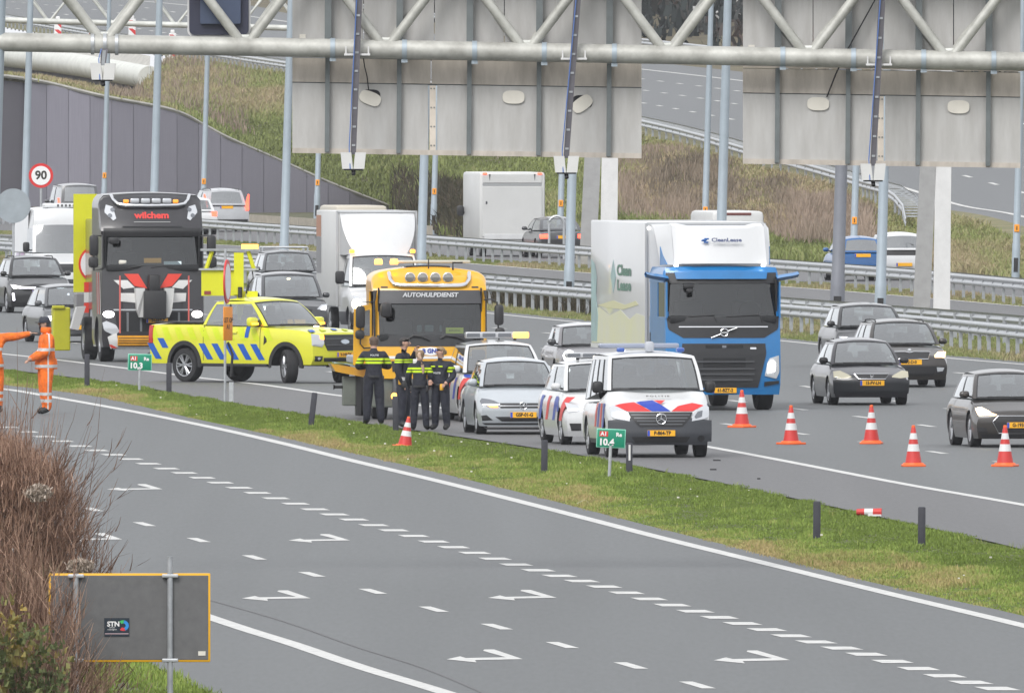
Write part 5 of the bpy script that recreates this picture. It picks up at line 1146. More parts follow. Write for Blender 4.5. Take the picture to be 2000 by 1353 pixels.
letters('lettering', 'wilchem', .165, mat('text_red', (.62,.03,.025), .5), root, (x,0,3.52), rot=(math.radians(62),0,PI/2), bold=.010, sx=1.05)
s.add('small_print', 'f', rect(-.44, 3.355, .44, 3.372), mat('text_grey', (.3,.3,.3), .5), root, .012, n=1)
mb = MB(); T = [(-.95,4.02), (-.90,3.90), (-.80,3.80), (-.62,3.765), (0,3.755), (.62,3.765), (.80,3.80), (.90,3.90), (.95,4.02)]
mb.tube([(s.xf(y, z)+.09, y, z) for y, z in T], .038, 8); mb.build('lamp_bar', M_chrome, root, sm=True)
for k in range(4):
    y = -.39+.26*k; mb = MB(); mb.rbox((s.xf(y,3.86)+.06,y,3.87), (.06,.22,.12), .03); mb.build('bar_lamp', M_lens, root, sm=True)
for y in (-.60, .60): mb = MB(); mb.rbox((s.xf(y,3.86)+.06,y,3.86), (.06,.13,.085), .02); mb.build('amber_marker', mat('amber_marker', (.85,.28,.03), .4, emit=(1,.35,.05), es=.6), root, sm=True)
mb = MB(); mb.rbox((1.0,-.0,2.44), (.02,.42,.115), .008); o = mb.build('orange_card', mat('orange_card', (.85,.42,.05), .5, emit=(1,.5,.06), es=.25), root)  # card has a faint glow of its own, though it is no lamp
mb = MB(); mb.box((1.02,.48,2.36), (.02,.42,.12)); mb.build('paper', mat('pale_paper', (.62,.72,.76), .6, emit=(.7,.8,.85), es=.25), root)  # paper brightened by a little emission, not a light source
mb = MB(); mb.rbox((1.0,-.72,2.40), (.06,.2,.1), .03); mb.build('bottle', M_hatch, root)
wipe(s, root, ((-.6,2.26,-.25,2.32), (-.05,2.27,.35,2.33), (.5,2.26,.95,2.33)))
def chev(name, poly, m, off=.05, dup_=True):
    s.add(name, 'f', poly, m, root, off, mirror=True, n=6, m=6, skirt=.04)
M_cw = mat('chevron_white', (.66,.66,.65), .45, var=.1); M_cr = mat('chevron_red', (.66,.05,.03), .45)
chev('red_chevron', [(.36,2.12), (.70,2.12), (.42,1.79), (.15,1.77)], M_cr); chev('white_chevron', [(.62,1.97), (.95,1.97), (.72,1.76), (.42,1.765)], M_cw)
chev('white_bar', [(.38,1.66), (.80,1.66), (.78,1.45), (.38,1.42)], M_cw); 
for sg in (-1, 1):
    mb = MB(); mb.prism([(1.55,sg*.24,1.78), (1.55,sg*.47,1.78), (1.5,sg*.42,1.25), (1.42,sg*.36,1.08), (1.42,sg*.24,1.08)], (-.35,0,0)); mb.build('coupler_cheek', M_cw, root)
    mb = MB(); z0_, z1_ = (.70, 2.08) if sg < 0 else (.98, 2.08); mb.tube([(1.42,sg*.83,z0_), (1.42,sg*.83,z1_)], .02, 6); mb.build('red_width_rod', mat('rod_red', (.60,.12,.10), .5), root)
mb = MB(); mb.rbox((1.45,0,1.38), (.36,.54,.68), .03); mb.rbox((1.38,0,1.88), (.3,.28,.46), .05); mb.build('coupler_block', M_black, root, sm=True)
s.add('chrome_bar', 'f', rect(-.95, 1.24, .95, 1.275), M_galv, root, .03, n=2, m=14)
s.add('lower_mesh', 'f', [(-.92,1.20), (.92,1.20), (.86,.74), (-.86,.74)], M_dark, root, .012, n=4, m=12)
for y in (-.62,-.30,.30,.62): s.add('mesh_post', 'f', rect(y-.025, .74, y+.025, 1.20), mat('mesh_grey', (.14,.15,.16), .5), root, .03, n=3, m=1)
s.add('lamp_core', 'f', ell(1.07,1.15,.13,.085), M_lit, root, .03, mirror=True)
s.add('headlamp', 'f', [(.80,.72), (.98,.66), (1.18,.76), (1.22,.98), (1.12,.99), (.90,.90)], M_lens, root, .028, mirror=True)
s.add('beam', 'f', rect(-.86, .40, .86, .64), mat('orange_beam', (.80,.36,.02), .5, var=.3, vscale=3), root, .06, n=4, m=12)
for z in (.46,.52,.58): s.add('beam_groove', 'f', rect(-.84, z-.008, .84, z+.008), M_black, root, .068, n=1, m=12, skirt=0)
s.add('corner_plate', 'f', [(.84,.36), (1.02,.32), (1.10,.62), (.88,.70)], M_cw, root, .05, mirror=True); s.add('corner_red', 'f', [(.86,.34), (1.0,.34), (1.06,.42), (1.0,.42)], M_cr, root, .06, mirror=True, skirt=0)
s.add('under_bar', 'f', rect(-.95, .30, .95, .37), M_galv, root, .03, n=1, m=10)
plate(root, s.xf(0,1.0)+.09, .08, 1.0, '24-BRP-7')
for f in ('l', 's'):
    for k in range(4):
        a = .15+k*.22; s.add('side_chevron', f, [(a,1.15), (a+.11,1.15), (a-.05,2.15), (a-.16,2.15)], (M_cr, M_cw)[k % 2], root, .006, skirt=0)
for sd_ in (-1, 1):
    mb = MB(); mb.rbox((1.0,sd_*1.42,2.80), (.16,.22,.50), .07); mb.build('mirror', M_black, root, sm=True); mb = MB(); mb.rbox((1.0,sd_*1.43,2.40), (.16,.24,.27), .07); mb.build('mirror', M_black, root, sm=True)
    mb = MB(); mb.tube([(.9,sd_*1.15,3.02), (1.0,sd_*1.42,3.05), (1.0,sd_*1.42,2.2), (.9,sd_*1.15,2.25)], .025, 6); mb.build('mirror_arm', M_black, root)
mb = MB(); mb.rbox((1.15,-.95,2.92), (.12,.26,.17), .06); mb.build('ramp_mirror', M_black, root, sm=True)
mb = MB(); mb.box((-2.8,0,.95), (6,.9,.35)); mb.build('chassis', M_black, root)
mb = MB(); mb.rbox((-3.5,0,2.3), (3.8,2.0,2.2), .04); mb.build('cargo_body', paint('cargo_grey', (.10,.10,.11)), root, sm=True)
mb = MB(); mb.prism([(-5.5,-1.27,1.62), (-5.5,-.80,1.62), (-5.5,-.80,3.55), (-5.5,-.7,3.65), (-5.5,-.7,4.00), (-5.5,-1.27,4.00)], (-.14,0,0)); mb.build('warning_board', M_lemon, root)
mb = MB(); mb.rbox((-5.75,.1,2.8), (.14,2.2,2.2), .02); mb.build('rear_board', M_lemon, root)
mb = MB(); disc_ = [( -5.47,-.80+.36*math.cos(t),2.30+.42*math.sin(t)) for t in np.linspace(0, 2*PI, 24, endpoint=False)]; mb.prism(disc_, (-.02,0,0)); mb.build('board_disc', M_cr, root)
mb = MB(); mb.prism([(-5.45,-.80+.31*math.cos(t),2.30+.36*math.sin(t)) for t in np.linspace(0, 2*PI, 24, endpoint=False)], (-.015,0,0)); mb.build('disc_rim', M_signwh, root)
mb = MB(); mb.rbox((-5.2,-1.1,1.30), (.5,.36,.6), .03); mb.build('side_locker', mat('locker_grey', (.22,.22,.23), .5, .2), root)
for z, m_ in ((1.75,M_cr), (1.5,M_cw), (1.25,M_cr)): mb = MB(); mb.box((-4.6,-1.05,z), (.03,.12,.24)); mb.build('rear_marker', m_, root)
mb = MB(); mb.prism([(-3.2,-1.42,1.28), (-3.2,-1.20,1.3), (-3.2,-1.38,.72), (-3.2,-1.56,.76)], (-.4,0,0)); mb.build('mud_flap', mat('flap_white', (.5,.5,.5), .5), root)
mb = MB(); mb.rbox((-6.2,-1.52,.72), (.5,.42,1.05), .03); mb.rbox((-6.0,-1.6,1.25), (.2,.3,.08), .02); mb.build('cushion_frame', mat('dull_yellow', (.48,.47,.02), .5, var=.1), root)
for x, y in ((.0,1.02), (.0,-1.02), (-3.9,1.04), (-3.9,-1.04)): truck_wheel(root, x, y, .52, .34)
o = [c for c in root.children if c.name.startswith('wheel')][1]
mb = MB(); mb.lathe([(.30,-.19), (.26,-.20), (.22,-.19)], 20, 'y'); r_ = mb.build('red_hub_ring', M_cr, o)
# ---- yellow recovery lorry
P_yel = paint('recovery_yellow', (.76,.39,.008), dirt=.08)
root = place('tow_truck', 'yellow recovery lorry with lit amber beacons and a chrome lamp bar on its roof', 'tow truck', 834, 818, 4)
s = Box3(2.3, 2.36, [(-1.15,3.08), (.2,3.10), (.75,3.02), (1.15,2.66)], .84, nose=((.8,.0), (1.3,0), (1.7,.05), (2.4,.16), (2.66,.22), (2.9,.42), (3.1,.75)), tail=((0,0),(4,0)), bow=.16, rbow=0, zone=.7, rzone=.2, axles=(.0,), R=.5, shoulder=.18, sill=.0, plan=(.02,0), crown=.07)
z0, z1, hw = 1.70, 2.62, 1.12
s.sub(.84, z0, 0, 0, 0, (.0,)).body('cab', [P_yel, M_black, M_dark], root, nx=24, nz=8)
up = s.sub(z1, s.topk, .22, .08); up.topk = itp([(-1.15,3.12), (.3,3.12), (.8,3.06), (1.15,2.96)]); up.body('roof', [P_yel, M_black, M_dark], root, nx=20, nz=8)
for sg in (-1, 1): s.add('pillar', 'f', [(sg*(hw+.05), z0-.02), (sg*(hw-.08), z0-.02), (sg*(hw-.06), z1+.02), (sg*(hw+.03), z1+.02)], P_yel, root, .0, n=6, m=3)
for f, sg in (('l', 1), ('s', -1)):
    s.add('cab_side', f, [(-1.13,z0-.02), (-.25,z0-.02), (-.25,z1+.02), (-1.13,z1+.02)], P_yel, root, -.008, n=4, m=4); s.add('side_pillar', f, [(.90,z0-.02), (1.05,z0-.02), (1.0,z1+.02), (.88,z1+.02)], M_black, root, -.008, n=4, m=3)
s.add('side_window', 'l', [(-.25,z0-.02), (.90,z0-.02), (.90,z1+.02), (-.25,z1+.02)], M_glassdk, root, -.02, n=4, m=4, skirt=0)
mb = MB(); mb.box((-1.11,0,2.16), (.05,2.2,1.0)); mb.build('rear_wall', P_yel, root)
s.add('windscreen', 'f', [(-1.06,z0-.01), (1.06,z0-.01), (1.03,2.38), (-1.03,2.38)], M_cabglass, root, -.02, n=8, m=14, skirt=0)
cab_inside(root, 1.15, z0+.02, z1, 1.1)
s.add('visor', 'f', [(-1.05,2.37), (1.05,2.37), (1.02,2.64), (-1.02,2.64)], mat('visor_dark', (.05,.05,.055), .35, coat=.3), root, .05, n=5, m=14)
letters('lettering', 'AUTOHULPDIENST', .092, mat('text_silver', (.45,.46,.48), .4), root, (s.xf(0,2.55)+.062,0,2.545), rot=(math.radians(68),0,PI/2), bold=.004, sx=1.0, shear=.15)
s.add('scuttle_panel', 'f', [(-1.10,1.50), (1.10,1.50), (1.09,1.73), (-1.09,1.73)], M_gr, root, .012, n=4, m=14)
for y0, y1 in ((-.35,-.02), (.30,.70)):
    mb = MB(); mb.tube([(s.xf(y, z)+.03, y, z) for y, z in ((y0-.1,1.66), (y0,1.72), ((y0+y1)/2,1.70), (y1,1.62))], [.02,.03,.03,.02], 6); mb.build('wiper', M_black, root, sm=True)
s.add('white_band', 'f', [(-1.10,1.245), (1.10,1.245), (1.10,1.30), (-1.10,1.30)], M_signwh, root, .008, n=2, m=14)
s.add('badge_plate', 'f', ell(.0,1.40,.30,.085), M_signwh, root, .014); letters('badge_letters', 'B GNE', .085, M_pblue, root, (s.xf(0,1.4)+.024,0,1.40), rot=(PI/2,0,PI/2), bold=.005)
s.add('lower_grille', 'f', [(-.8,1.20), (.8,1.20), (.78,.98), (-.78,.98)], M_gr, root, .012, n=4, m=12)
for k in range(4):
    y = -.40+.258*k; mb = MB(); x = s.xf(y,2.9)+.06; mb.lathe([(.045,-.08), (.10,-.01), (.106,.02), (.092,.025)], 20, 'x', (x,y,2.90)); o = mb.build('spot_lamp', M_chrome, root, sm=True)
    mb = MB(); mb.lathe([(.086,.028), (0,.04)], 20, 'x', (x,y,2.90)); mb.build('lens', mat('spot_lens', (.30,.29,.27), .12, .5, coat=.6), o, sm=True)
mb = MB(); T = [(-.82,3.00), (-.80,2.86), (-.74,2.77), (-.62,2.745), (0,2.735), (.62,2.745), (.74,2.77), (.80,2.86), (.82,3.00)]; mb.tube([(s.xf(y, z)+.09, y, z) for y, z in T], .04, 8); mb.build('lamp_bar', M_chrome, root, sm=True)
for y in (-1.02,-.70): mb = MB(); mb.lathe([(.08,-.055), (.085,.0), (.07,.055), (0,.065)], 16, 'z', (.35,y,3.22)); mb.build('beacon', M_amberhot, root, sm=True)
mb = MB(); mb.rbox((.25,.12,3.22), (.22,1.5,.06), .025); mb.build('roof_bar', mat('roof_bar_cream', (.52,.50,.42), .4), root, sm=True)
mb = MB(); mb.tube([(.45,-.0,3.08), (.45,-.0,3.28)], .012, 6); mb.build('aerial', M_black, root); mb = MB(); mb.tube([(.45,.5,3.05), (.45,.5,3.2), (.4,.7,3.2)], .02, 6); mb.build('bar_stay', M_black, root)
s.add('vent_slot', 'f', rect(.86,2.69,1.0,2.72), M_gr, root, .01, mirror=True, n=1); s.add('roof_hatch', 't', [(-.45,-.3), (.45,-.3), (.45,.3), (-.45,.3)], M_gr, root, .05)
mb = MB(); mb.box((.98,.50,1.82), (.02,.36,.12)); mb.build('lime_card', mat('lime_card', (.62,.72,.10), .5, emit=(.7,.8,.1), es=.25), root); letters('card_text', 'BERGING', .04, M_ink, root, (.992,.50,1.82), rot=(PI/2,0,PI/2))  # lime card also glows faintly in its own colour, no lamp behind it
for y, w_ in ((-.22,.1), (-.02,.18), (.22,.05)): mb = MB(); mb.rbox((.95,y,1.86), (.06,w_,.14), .02); mb.build('dash_item', mat('dash_item', (.2,.28,.28), .5), root)
# open door on the right-hand side of the cab (viewer's left) and mirrors
dr = MB(); dr.rbox((0,-.42,-.02), (.07,.74,.0), .0) if False else None
mb = MB(); mb.prism([(.98,-1.20,1.05), (.98,-1.58,1.12), (.98,-1.56,2.30), (.98,-1.20,2.36)], (-.06,0,0)); mb.build('open_door', P_yel, root)
mb = MB(); mb.prism([(1.0,-1.24,1.72), (1.0,-1.36,1.72), (1.0,-1.34,2.22), (1.0,-1.24,2.25)], (-.09,0,0)); mb.build('door_window', M_glassdk, root)
for nm, y, z, w_, h_ in (('mirror',-1.44,2.10,.19,.46), ('mirror',-1.45,1.74,.19,.19), ('mirror',1.40,2.14,.19,.42), ('mirror',1.42,1.78,.20,.20)):
    mb = MB(); mb.rbox((1.12,y,z), (.14,w_,h_), .06); mb.build(nm, M_black, root, sm=True)
mb = MB(); mb.tube([(1.0,1.10,2.45), (1.1,1.25,2.46), (1.12,1.36,2.40), (1.12,1.40,1.6)], .016, 6); mb.build('mirror_arm', M_black, root); mb = MB(); mb.tube([(1.0,-1.14,2.40), (1.1,-1.42,2.40), (1.12,-1.44,1.55), (1.05,-1.36,1.46), (1.0,-1.14,1.48)], .016, 6); mb.build('mirror_arm', M_black, root)
mb = MB(); mb.rbox((1.25,-.92,2.24), (.16,.24,.30), .07); mb.build('ramp_mirror', M_black, root, sm=True)
mb = MB(); mb.lathe([(.10,-.03), (.11,.02), (.07,.05), (0,.055)], 18, 'x', (.95,-1.50,2.36)); mb.build('work_lamp', M_litwarm, root, sm=True)
mb = MB(); mb.prism([(.7,-1.22,1.02), (.7,-2.02,1.14), (.7,-1.92,.98), (.7,-1.22,.84)], (-1.0,0,0)); mb.build('side_shelf', paint('shelf_yellow', (.62,.32,.02)), root)
mb = MB(); mb.grid([[Vector((.72-.2*i, -1.95+.15*j, 1.155-.02*j+.02*((i+j) % 2))) for j in range(5)] for i in range(4)]); mb.build('cloth', mat('pale_cloth', (.35,.52,.58), .8, var=.4, vscale=9), root, sm=True)
M_olive = mat('olive_grey_steel', (.14,.155,.135), .6, .2, var=.25)
mb = MB(); mb.rbox((.75,-.98,.55), (.5,.46,.60), .03); mb.build('step_panel', M_olive, root); mb = MB(); mb.rbox((.3,-1.62,.58), (.5,.26,.60), .02); mb.build('side_locker', M_olive, root)
mb = MB(); mb.box((.35,-1.44,.50), (.4,.10,.84)); mb.build('locker_gap', M_black, root); mb = MB(); mb.tube([(.3,-1.75,.66), (.3,-1.9,.66), (.3,-1.94,.66)], [.03,.03,.055], 8); mb.build('hook', M_black, root)
mb = MB(); mb.rbox((1.02,.2,.60), (.28,1.96,.50), .05); mb.build('bumper', mat('bumper_grey', (.07,.075,.082), .55), root, sm=True)
for y in (-.62,.62):
    mb = MB(); mb.rbox((1.14,y,.70), (.05,.24,.16), .04); mb.build('headlamp', M_lens, root, sm=True); mb = MB(); mb.lathe([(.075,0), (.06,.03), (0,.04)], 14, 'x', (1.15,y-.12,.48)); mb.build('lower_lamp', M_amberhot, root, sm=True)
mb = MB(); mb.box((-3.0,0,.8), (5.4,.9,.3)); mb.build('chassis', M_black, root); mb = MB(); mb.rbox((-4.2,0,1.15), (6.0,2.4,.16), .03); mb.build('flatbed', M_galvd, root); mb = MB(); mb.box((-1.3,0,1.9), (.08,2.2,1.4)); mb.build('headboard', P_yel, root)
for x, y in ((0,.98), (0,-.98), (-4.6,.98), (-4.6,-.98)): truck_wheel(root, x, y, .5, .32)
# ---- white box van lorry (front to us)
M_boxo = mat('box_off_white', (.57,.575,.57), .4, var=.07, vscale=.8)
root = place('box_truck', 'white box van lorry with tall roof deflector behind the yellow recovery lorry', 'truck', 748, 655, 8)
L, W = 2.6, 1.98
s = Shell(L, W, [(-1.3,1.30), (.1,1.32), (.25,1.30), (.85,1.16), (1.3,.98)], .28, nose=((.25,.06), (.5,0), (.85,.05), (1.0,.16), (1.15,.42), (1.32,1.0)), tail=((0,0),(3,0)), bow=.2, rbow=0, zone=.9, rzone=.2, axles=(.45,), R=.36, shoulder=.06, crown=.04, plan=(.04,0))
s.body('cab', [P_white, M_bump, M_dark], root, deck=(-1.2,.2), lower=.62)
c = Cabin(.30, -.15, -1.15, -1.28, 1.30, 2.15, .93, .84, zb2=1.30, wb2=.95, bow=.16); c.build(root, P_white, M_glass, (.5,), mA=.07, mT=.08)
s.add('grille', 'f', [(-.5,.86), (.5,.86), (.45,.66), (-.45,.66)], M_gr, root); s.add('headlamp', 'f', [(.92,1.06), (.74,1.0), (.58,.82), (.66,.74), (.90,.80)], M_lens, root, .01, mirror=True)
s.add('bumper', 'f', [(-.95,.62), (.95,.62), (.92,.30), (-.92,.30)], M_bump, root, .015, m=14)
for sd_ in (-1, 1): mb = MB(); mb.rbox((.15,sd_*1.16,1.52), (.16,.24,.34), .06); mb.tube([(.1,sd_*.93,1.4), (.12,sd_*1.1,1.42)], .03, 6); mb.build('door_mirror', M_black, root, sm=True)
mb = MB(); mb.rbox((-3.25,0,2.0), (4.0,2.12,2.50), .03); mb.build('box_body', M_boxo, root, sm=True)
mb = MB()
for y in (-1.05,1.05): mb.box((-1.235,y,2.0), (.03,.05,2.5))
mb.box((-1.235,0,3.23), (.03,2.1,.05)); mb.build('corner_trim', MATS['trim_grey'], root)
mb = MB(); mb.prism([(-5.2,-1.068,1.6), (-4.3,-1.068,1.6), (-4.3,-1.068,2.55), (-5.2,-1.068,2.55)], (0,.004,0)); mb.build('grey_print', mat('print_grey', (.20,.20,.21), .5), root); mb = MB(); mb.prism([(-5.2,-1.068,2.56), (-4.3,-1.068,2.56), (-4.3,-1.068,3.12), (-5.2,-1.068,3.12)], (0,.004,0)); mb.build('terracotta_print', mat('print_terracotta', (.38,.18,.11), .5), root)
def dfl(u, v):
    w_ = .97-.20*(1-v)**1.5*0; y = u*(.98-.32*(1-v)**2.2); z = 2.10+1.08*v; x = -.35-.62*v+.22*(1-u*u)*(1-.3*v)-.12*v*v; return Vector((x, y, z-.05*abs(u)**3*v))
mb = MB(); U = np.linspace; mb.grid([[dfl(u, v) for v in U(0, 1, 9)] for u in U(-1, 1, 13)])
for sg in (-1, 1): mb.grid([[dfl(sg, v) for v in U(0, 1, 9)], [Vector((-1.24, sg*.98, 2.10+1.08*v)) for v in U(0, 1, 9)]])
mb.grid([[dfl(u, 1) for u in U(-1, 1, 13)], [Vector((-1.24, u*.98, 3.19)) for u in U(-1, 1, 13)]]); mb.build('roof_deflector', P_white, root, sm=True, ang=60)
for y in (-.80,.80): mb = MB(); mb.rbox((-.12,y,2.20), (.12,.13,.10), .03); mb.build('marker_lamp', M_amberlit, root, sm=True)
mb = MB(); mb.box((-2.9,0,.62), (4.2,.8,.24)); mb.build('chassis', M_black, root)
for x, y in ((.45,.84), (.45,-.84), (-3.4,.84), (-3.4,-.84)): wheel(root, x, y, .36, .22, 'alloy')
# ---- white panel van left
root = place('panel_van', 'white panel van with roof cooler behind the yellow board', 'van', 108, 575, 9)
L, W = 5.6, 2.0
s = Shell(L, W, [(-L/2,1.30), (1.75,1.30), (L/2-.4,1.16), (L/2,.95)], .25, nose=((.2,.06), (.5,0), (.9,.06), (1.05,.25), (1.32,.9)), bow=.22, axles=(L/2-.95,-L/2+1.1), R=.35, zone=.9, shoulder=.05, crown=.04)
s.body('body', [P_white, M_bump, M_dark], root, deck=(.9,1.7), lower=.5)
c = Cabin(1.78, 1.35, -2.6, -2.75, 1.29, 2.62, .95, .84, zb2=1.29, wb2=.96, bow=.16)
U = np.linspace
mb = MB()
for a, b in ((-1,-.9), (.9,1)): mb.grid([[c.ws(u, v) for v in U(0,.55,6)] for u in U(a, b, 3)])
mb.grid([[c.ws(u, v)+Vector((.05*math.sin(PI*(v-.55)/.45),0,0)) for v in U(.55,1,6)] for u in U(-1,1,13)]); mb.grid([[c.roof(u, t) for t in U(0,1,8)] for u in U(-1,1,9)]); mb.grid([[c.rw(u, v) for v in U(0,1,5)] for u in U(-1,1,7)])
for sg in (-1,1): mb.grid([[c.sd(sg, u, v) for v in U(0,1,7)] for u in U(.25,1,8)]); mb.grid([[c.sd(sg, u, v) for v in U(.5,1,5)] for u in U(0,.25,4)])
mb.build('high_roof', P_white, root, sm=True, ang=45)
mb = MB(); mb.grid([[c.ws(u, v) for v in U(0,.55,6)] for u in U(-.9,.9,10)]); mb.build('windscreen', M_glass, root, sm=True)
for sg in (-1,1): mb = MB(); mb.grid([[c.sd(sg, u, v) for v in U(0,.5,5)] for u in U(.0,.25,4)]); mb.build('side_window', M_glassdk, root, sm=True)
for y in (-.4,.4): seat(root, 1.0, y, 1.05, 1.1)
mb = MB(); mb.box((.7,0,1.9), (.05,1.84,1.3)); mb.build('bulkhead', M_seat, root)
for y in (-.83,.83): mb = MB(); mb.box((1.1,y,1.75), (.85,.03,1.0)); mb.build('side_blackout', M_seat, root)  # added dark boxes keep the bright inner walls out of the windscreen
s.add('headlamp', 'f', [(.92,1.05), (.72,1.02), (.60,.84), (.88,.80)], M_lens, root, .01, mirror=True); s.add('grille', 'f', [(-.5,.95), (.5,.95), (.45,.70), (-.45,.70)], M_gr, root)
for k, m_ in enumerate((mat('print_mauve', (.42,.28,.42), .5), mat('print_lilac', (.5,.45,.55), .5))): s.add('side_print', 's', [(-.5-k,1.0), (.3-k,1.0), (.1-k,1.26), (-.6-k,1.26)], m_, root, .006, skirt=0)
mb = MB(); mb.rbox((.6,.1,2.70), (.7,1.1,.14), .05); mb.build('roof_cooler', M_box, root, sm=True); mb = MB()
for k in range(6): mb.box((.955,-.05+k*.12,2.70), (.01,.05,.07))
mb.build('vent_slots', M_black, root)
for sd_ in (-1,1): mirror(root, 1.45, .97, 1.45, M_black, sd_, .2, .3, .14)
for ax in s.axles:
    for y in (.86,-.86): wheel(root, ax, y, .35, .22)
# ---- white camper driving away
root = place('camper', 'white motorhome driving away behind the upper guardrail', 'camper', 982, 500, 186)
mb = MB(); mb.rbox((-.4,0,1.72), (5.6,2.36,2.55), .10); mb.build('living_box', M_boxo, root, sm=True)
xr = -3.2
for nm, y0, z0_, y1, z1_, m_, d in (('rear_panel', -1.06, .72, 1.06, 2.50, M_boxo, .03), ('top_panel', -1.06, 2.62, 1.06, 2.93, M_boxo, .03), ('dark_seam', -1.06, 2.52, 1.06, 2.60, mat('seam_grey', (.33,.34,.35), .5), .012), ('number_panel', -.75, .62, 1.0, .80, M_white, .05)):
    mb = MB(); mb.rbox((xr-d/2,(y0+y1)/2,(z0_+z1_)/2), (d,y1-y0,z1_-z0_), .01); mb.build(nm, m_, root)
for y in (-.98,.98): mb = MB(); mb.rbox((xr-.03,y,2.95), (.06,.16,.07), .02); mb.build('red_marker', M_redlit, root); mb = MB(); mb.prism([(xr-.035,y*.82-.03,2.93), (xr-.035,y*.82+.03,2.93), (xr-.035,y*.82,2.68)], (.02,0,0)); mb.build('strap_clip', M_bump, root)
mb = MB(); mb.rbox((xr-.03,.92,1.92), (.04,.06,.10), .015); mb.build('lock', M_bump, root)
mb = MB(); mb.rbox((xr+.3,0,.48), (.5,2.2,.28), .05); mb.build('bumper', MATS['trim_grey'], root)
for y in (-.8,.8): mb = MB(); mb.rbox((xr+.03,y,.50), (.05,.36,.12), .03); mb.build('tail_lamp', M_redlit, root)
mb = MB(); mb.rbox((1.9,0,1.2), (1.6,1.95,1.6), .2); mb.build('cab', M_boxo, root, sm=True)
for sd_ in (-1,1): mb = MB(); mb.rbox((1.9,sd_*1.32,1.6), (.16,.26,.38), .08); mb.tube([(1.9,sd_*1.0,1.5), (1.9,sd_*1.25,1.55)], .04, 6); mb.build('mirror', M_black, root, sm=True)
for x, y in ((1.8,.9), (1.8,-.9), (-1.7,.9), (-1.7,-.9)): wheel(root, x, y, .34, .22)
mb = MB(); mb.box((-.4,0,.42), (5.0,1.6,.2)); mb.build('underframe', M_black, root)
# ---- partly hidden vehicles: white van behind the blue lorry, beige van behind the box lorry
def far_van(label, px, py, m, H, W, L=5.0, head=188, strip=None):
    root = place('panel_van', label, 'van', px, py, head)
    mb = MB(); mb.rbox((0,0,H/2+.15), (L,W,H-.3), .16); b_ = mb.build('body', m, root, sm=True)
    mb = MB(); mb.rbox((-L/2-.01,0,H*.68), (.03,W*.8,H*.22), .04); mb.build('rear_window', M_glassdk, root)
    if strip: mb = MB(); mb.rbox((-L/2+.02,.1,H-.10), (.08,W*.62,.09), .02); mb.build('brake_strip', strip, root)
    for x in (-L/2+.9, L/2-.9):
        for y in (W/2-.14,-W/2+.14): wheel(root, x, y, .33, .22)
    for y in (W/2-.15,-W/2+.15): mb = MB(); mb.rbox((-L/2-.01,y,H*.45), (.03,.14,.3), .02); mb.build('tail_lamp', M_red, root)
    return root
far_van('white van whose roof and dark red strip show above the blue lorry', 1420, 522, M_boxo, 1.92, 1.80, strip=mat('dull_red_strip', (.16,.05,.045), .5))
far_van('beige van roof just showing above the white box lorry', 690, 452, mat('beige_van', (.52,.48,.40), .5), 1.05+.0, 2.1, 5.0)
# ---- yellow pickup of the road authority
root = place('pickup', 'yellow pickup with blue slanting stripes and a folded yellow arrow board', 'pickup truck', 461, 747, 46)
ctr = G(461, 747); h_ = math.radians(46); root.location = (ctr.x+math.cos(h_)*.80, ctr.y+math.sin(h_)*.80, 0)
L, W = 5.3, 1.90; R = .385; ax1, ax2 = 1.72, -1.50
M_lime = paint('road_authority_yellow', (.66,.66,.035), dirt=.04); M_ylw2 = mat('retro_lime', (.58,.68,.012), .45); M_blu = mat('retro_blue', (.01,.09,.42), .45)
s = Shell(L, W, [(-L/2,1.33), (-.99,1.34), (-.93,1.31), (.95,1.30), (1.10,1.28), (1.7,1.26), (2.3,1.22), (L/2,1.15)], .42, nose=((.4,.10), (.55,0), (.9,0), (1.1,.03), (1.2,.08)), tail=((.4,.05), (.6,0)), bow=.13, axles=(ax1, ax2), R=R+.05, zone=.6, rzone=.3, shoulder=.05, sill=.02, crown=.04, plan=(.05,.01))
s.body('body', [M_lime, M_black, M_dark], root, deck=(-.85,.85), lower=.44, nx=64, nz=10)
c = Cabin(1.04, .42, -.70, -.96, 1.285, 1.89, .91, .74, zb2=1.30, wb2=.89, bow=.12); c.build(root, M_lime, M_glass, (.56,), mA=.07, mT=.09)
for y in (.83,-.83): wheel(root, ax2, y, R, .27, 'six'); wheel(root, ax1, y, R, .27, 'six', math.radians(-32))
mb = MB(); mb.box((-1.78,0,1.35), (1.60,1.58,.03)); mb.build('bed_cover', M_black, root)
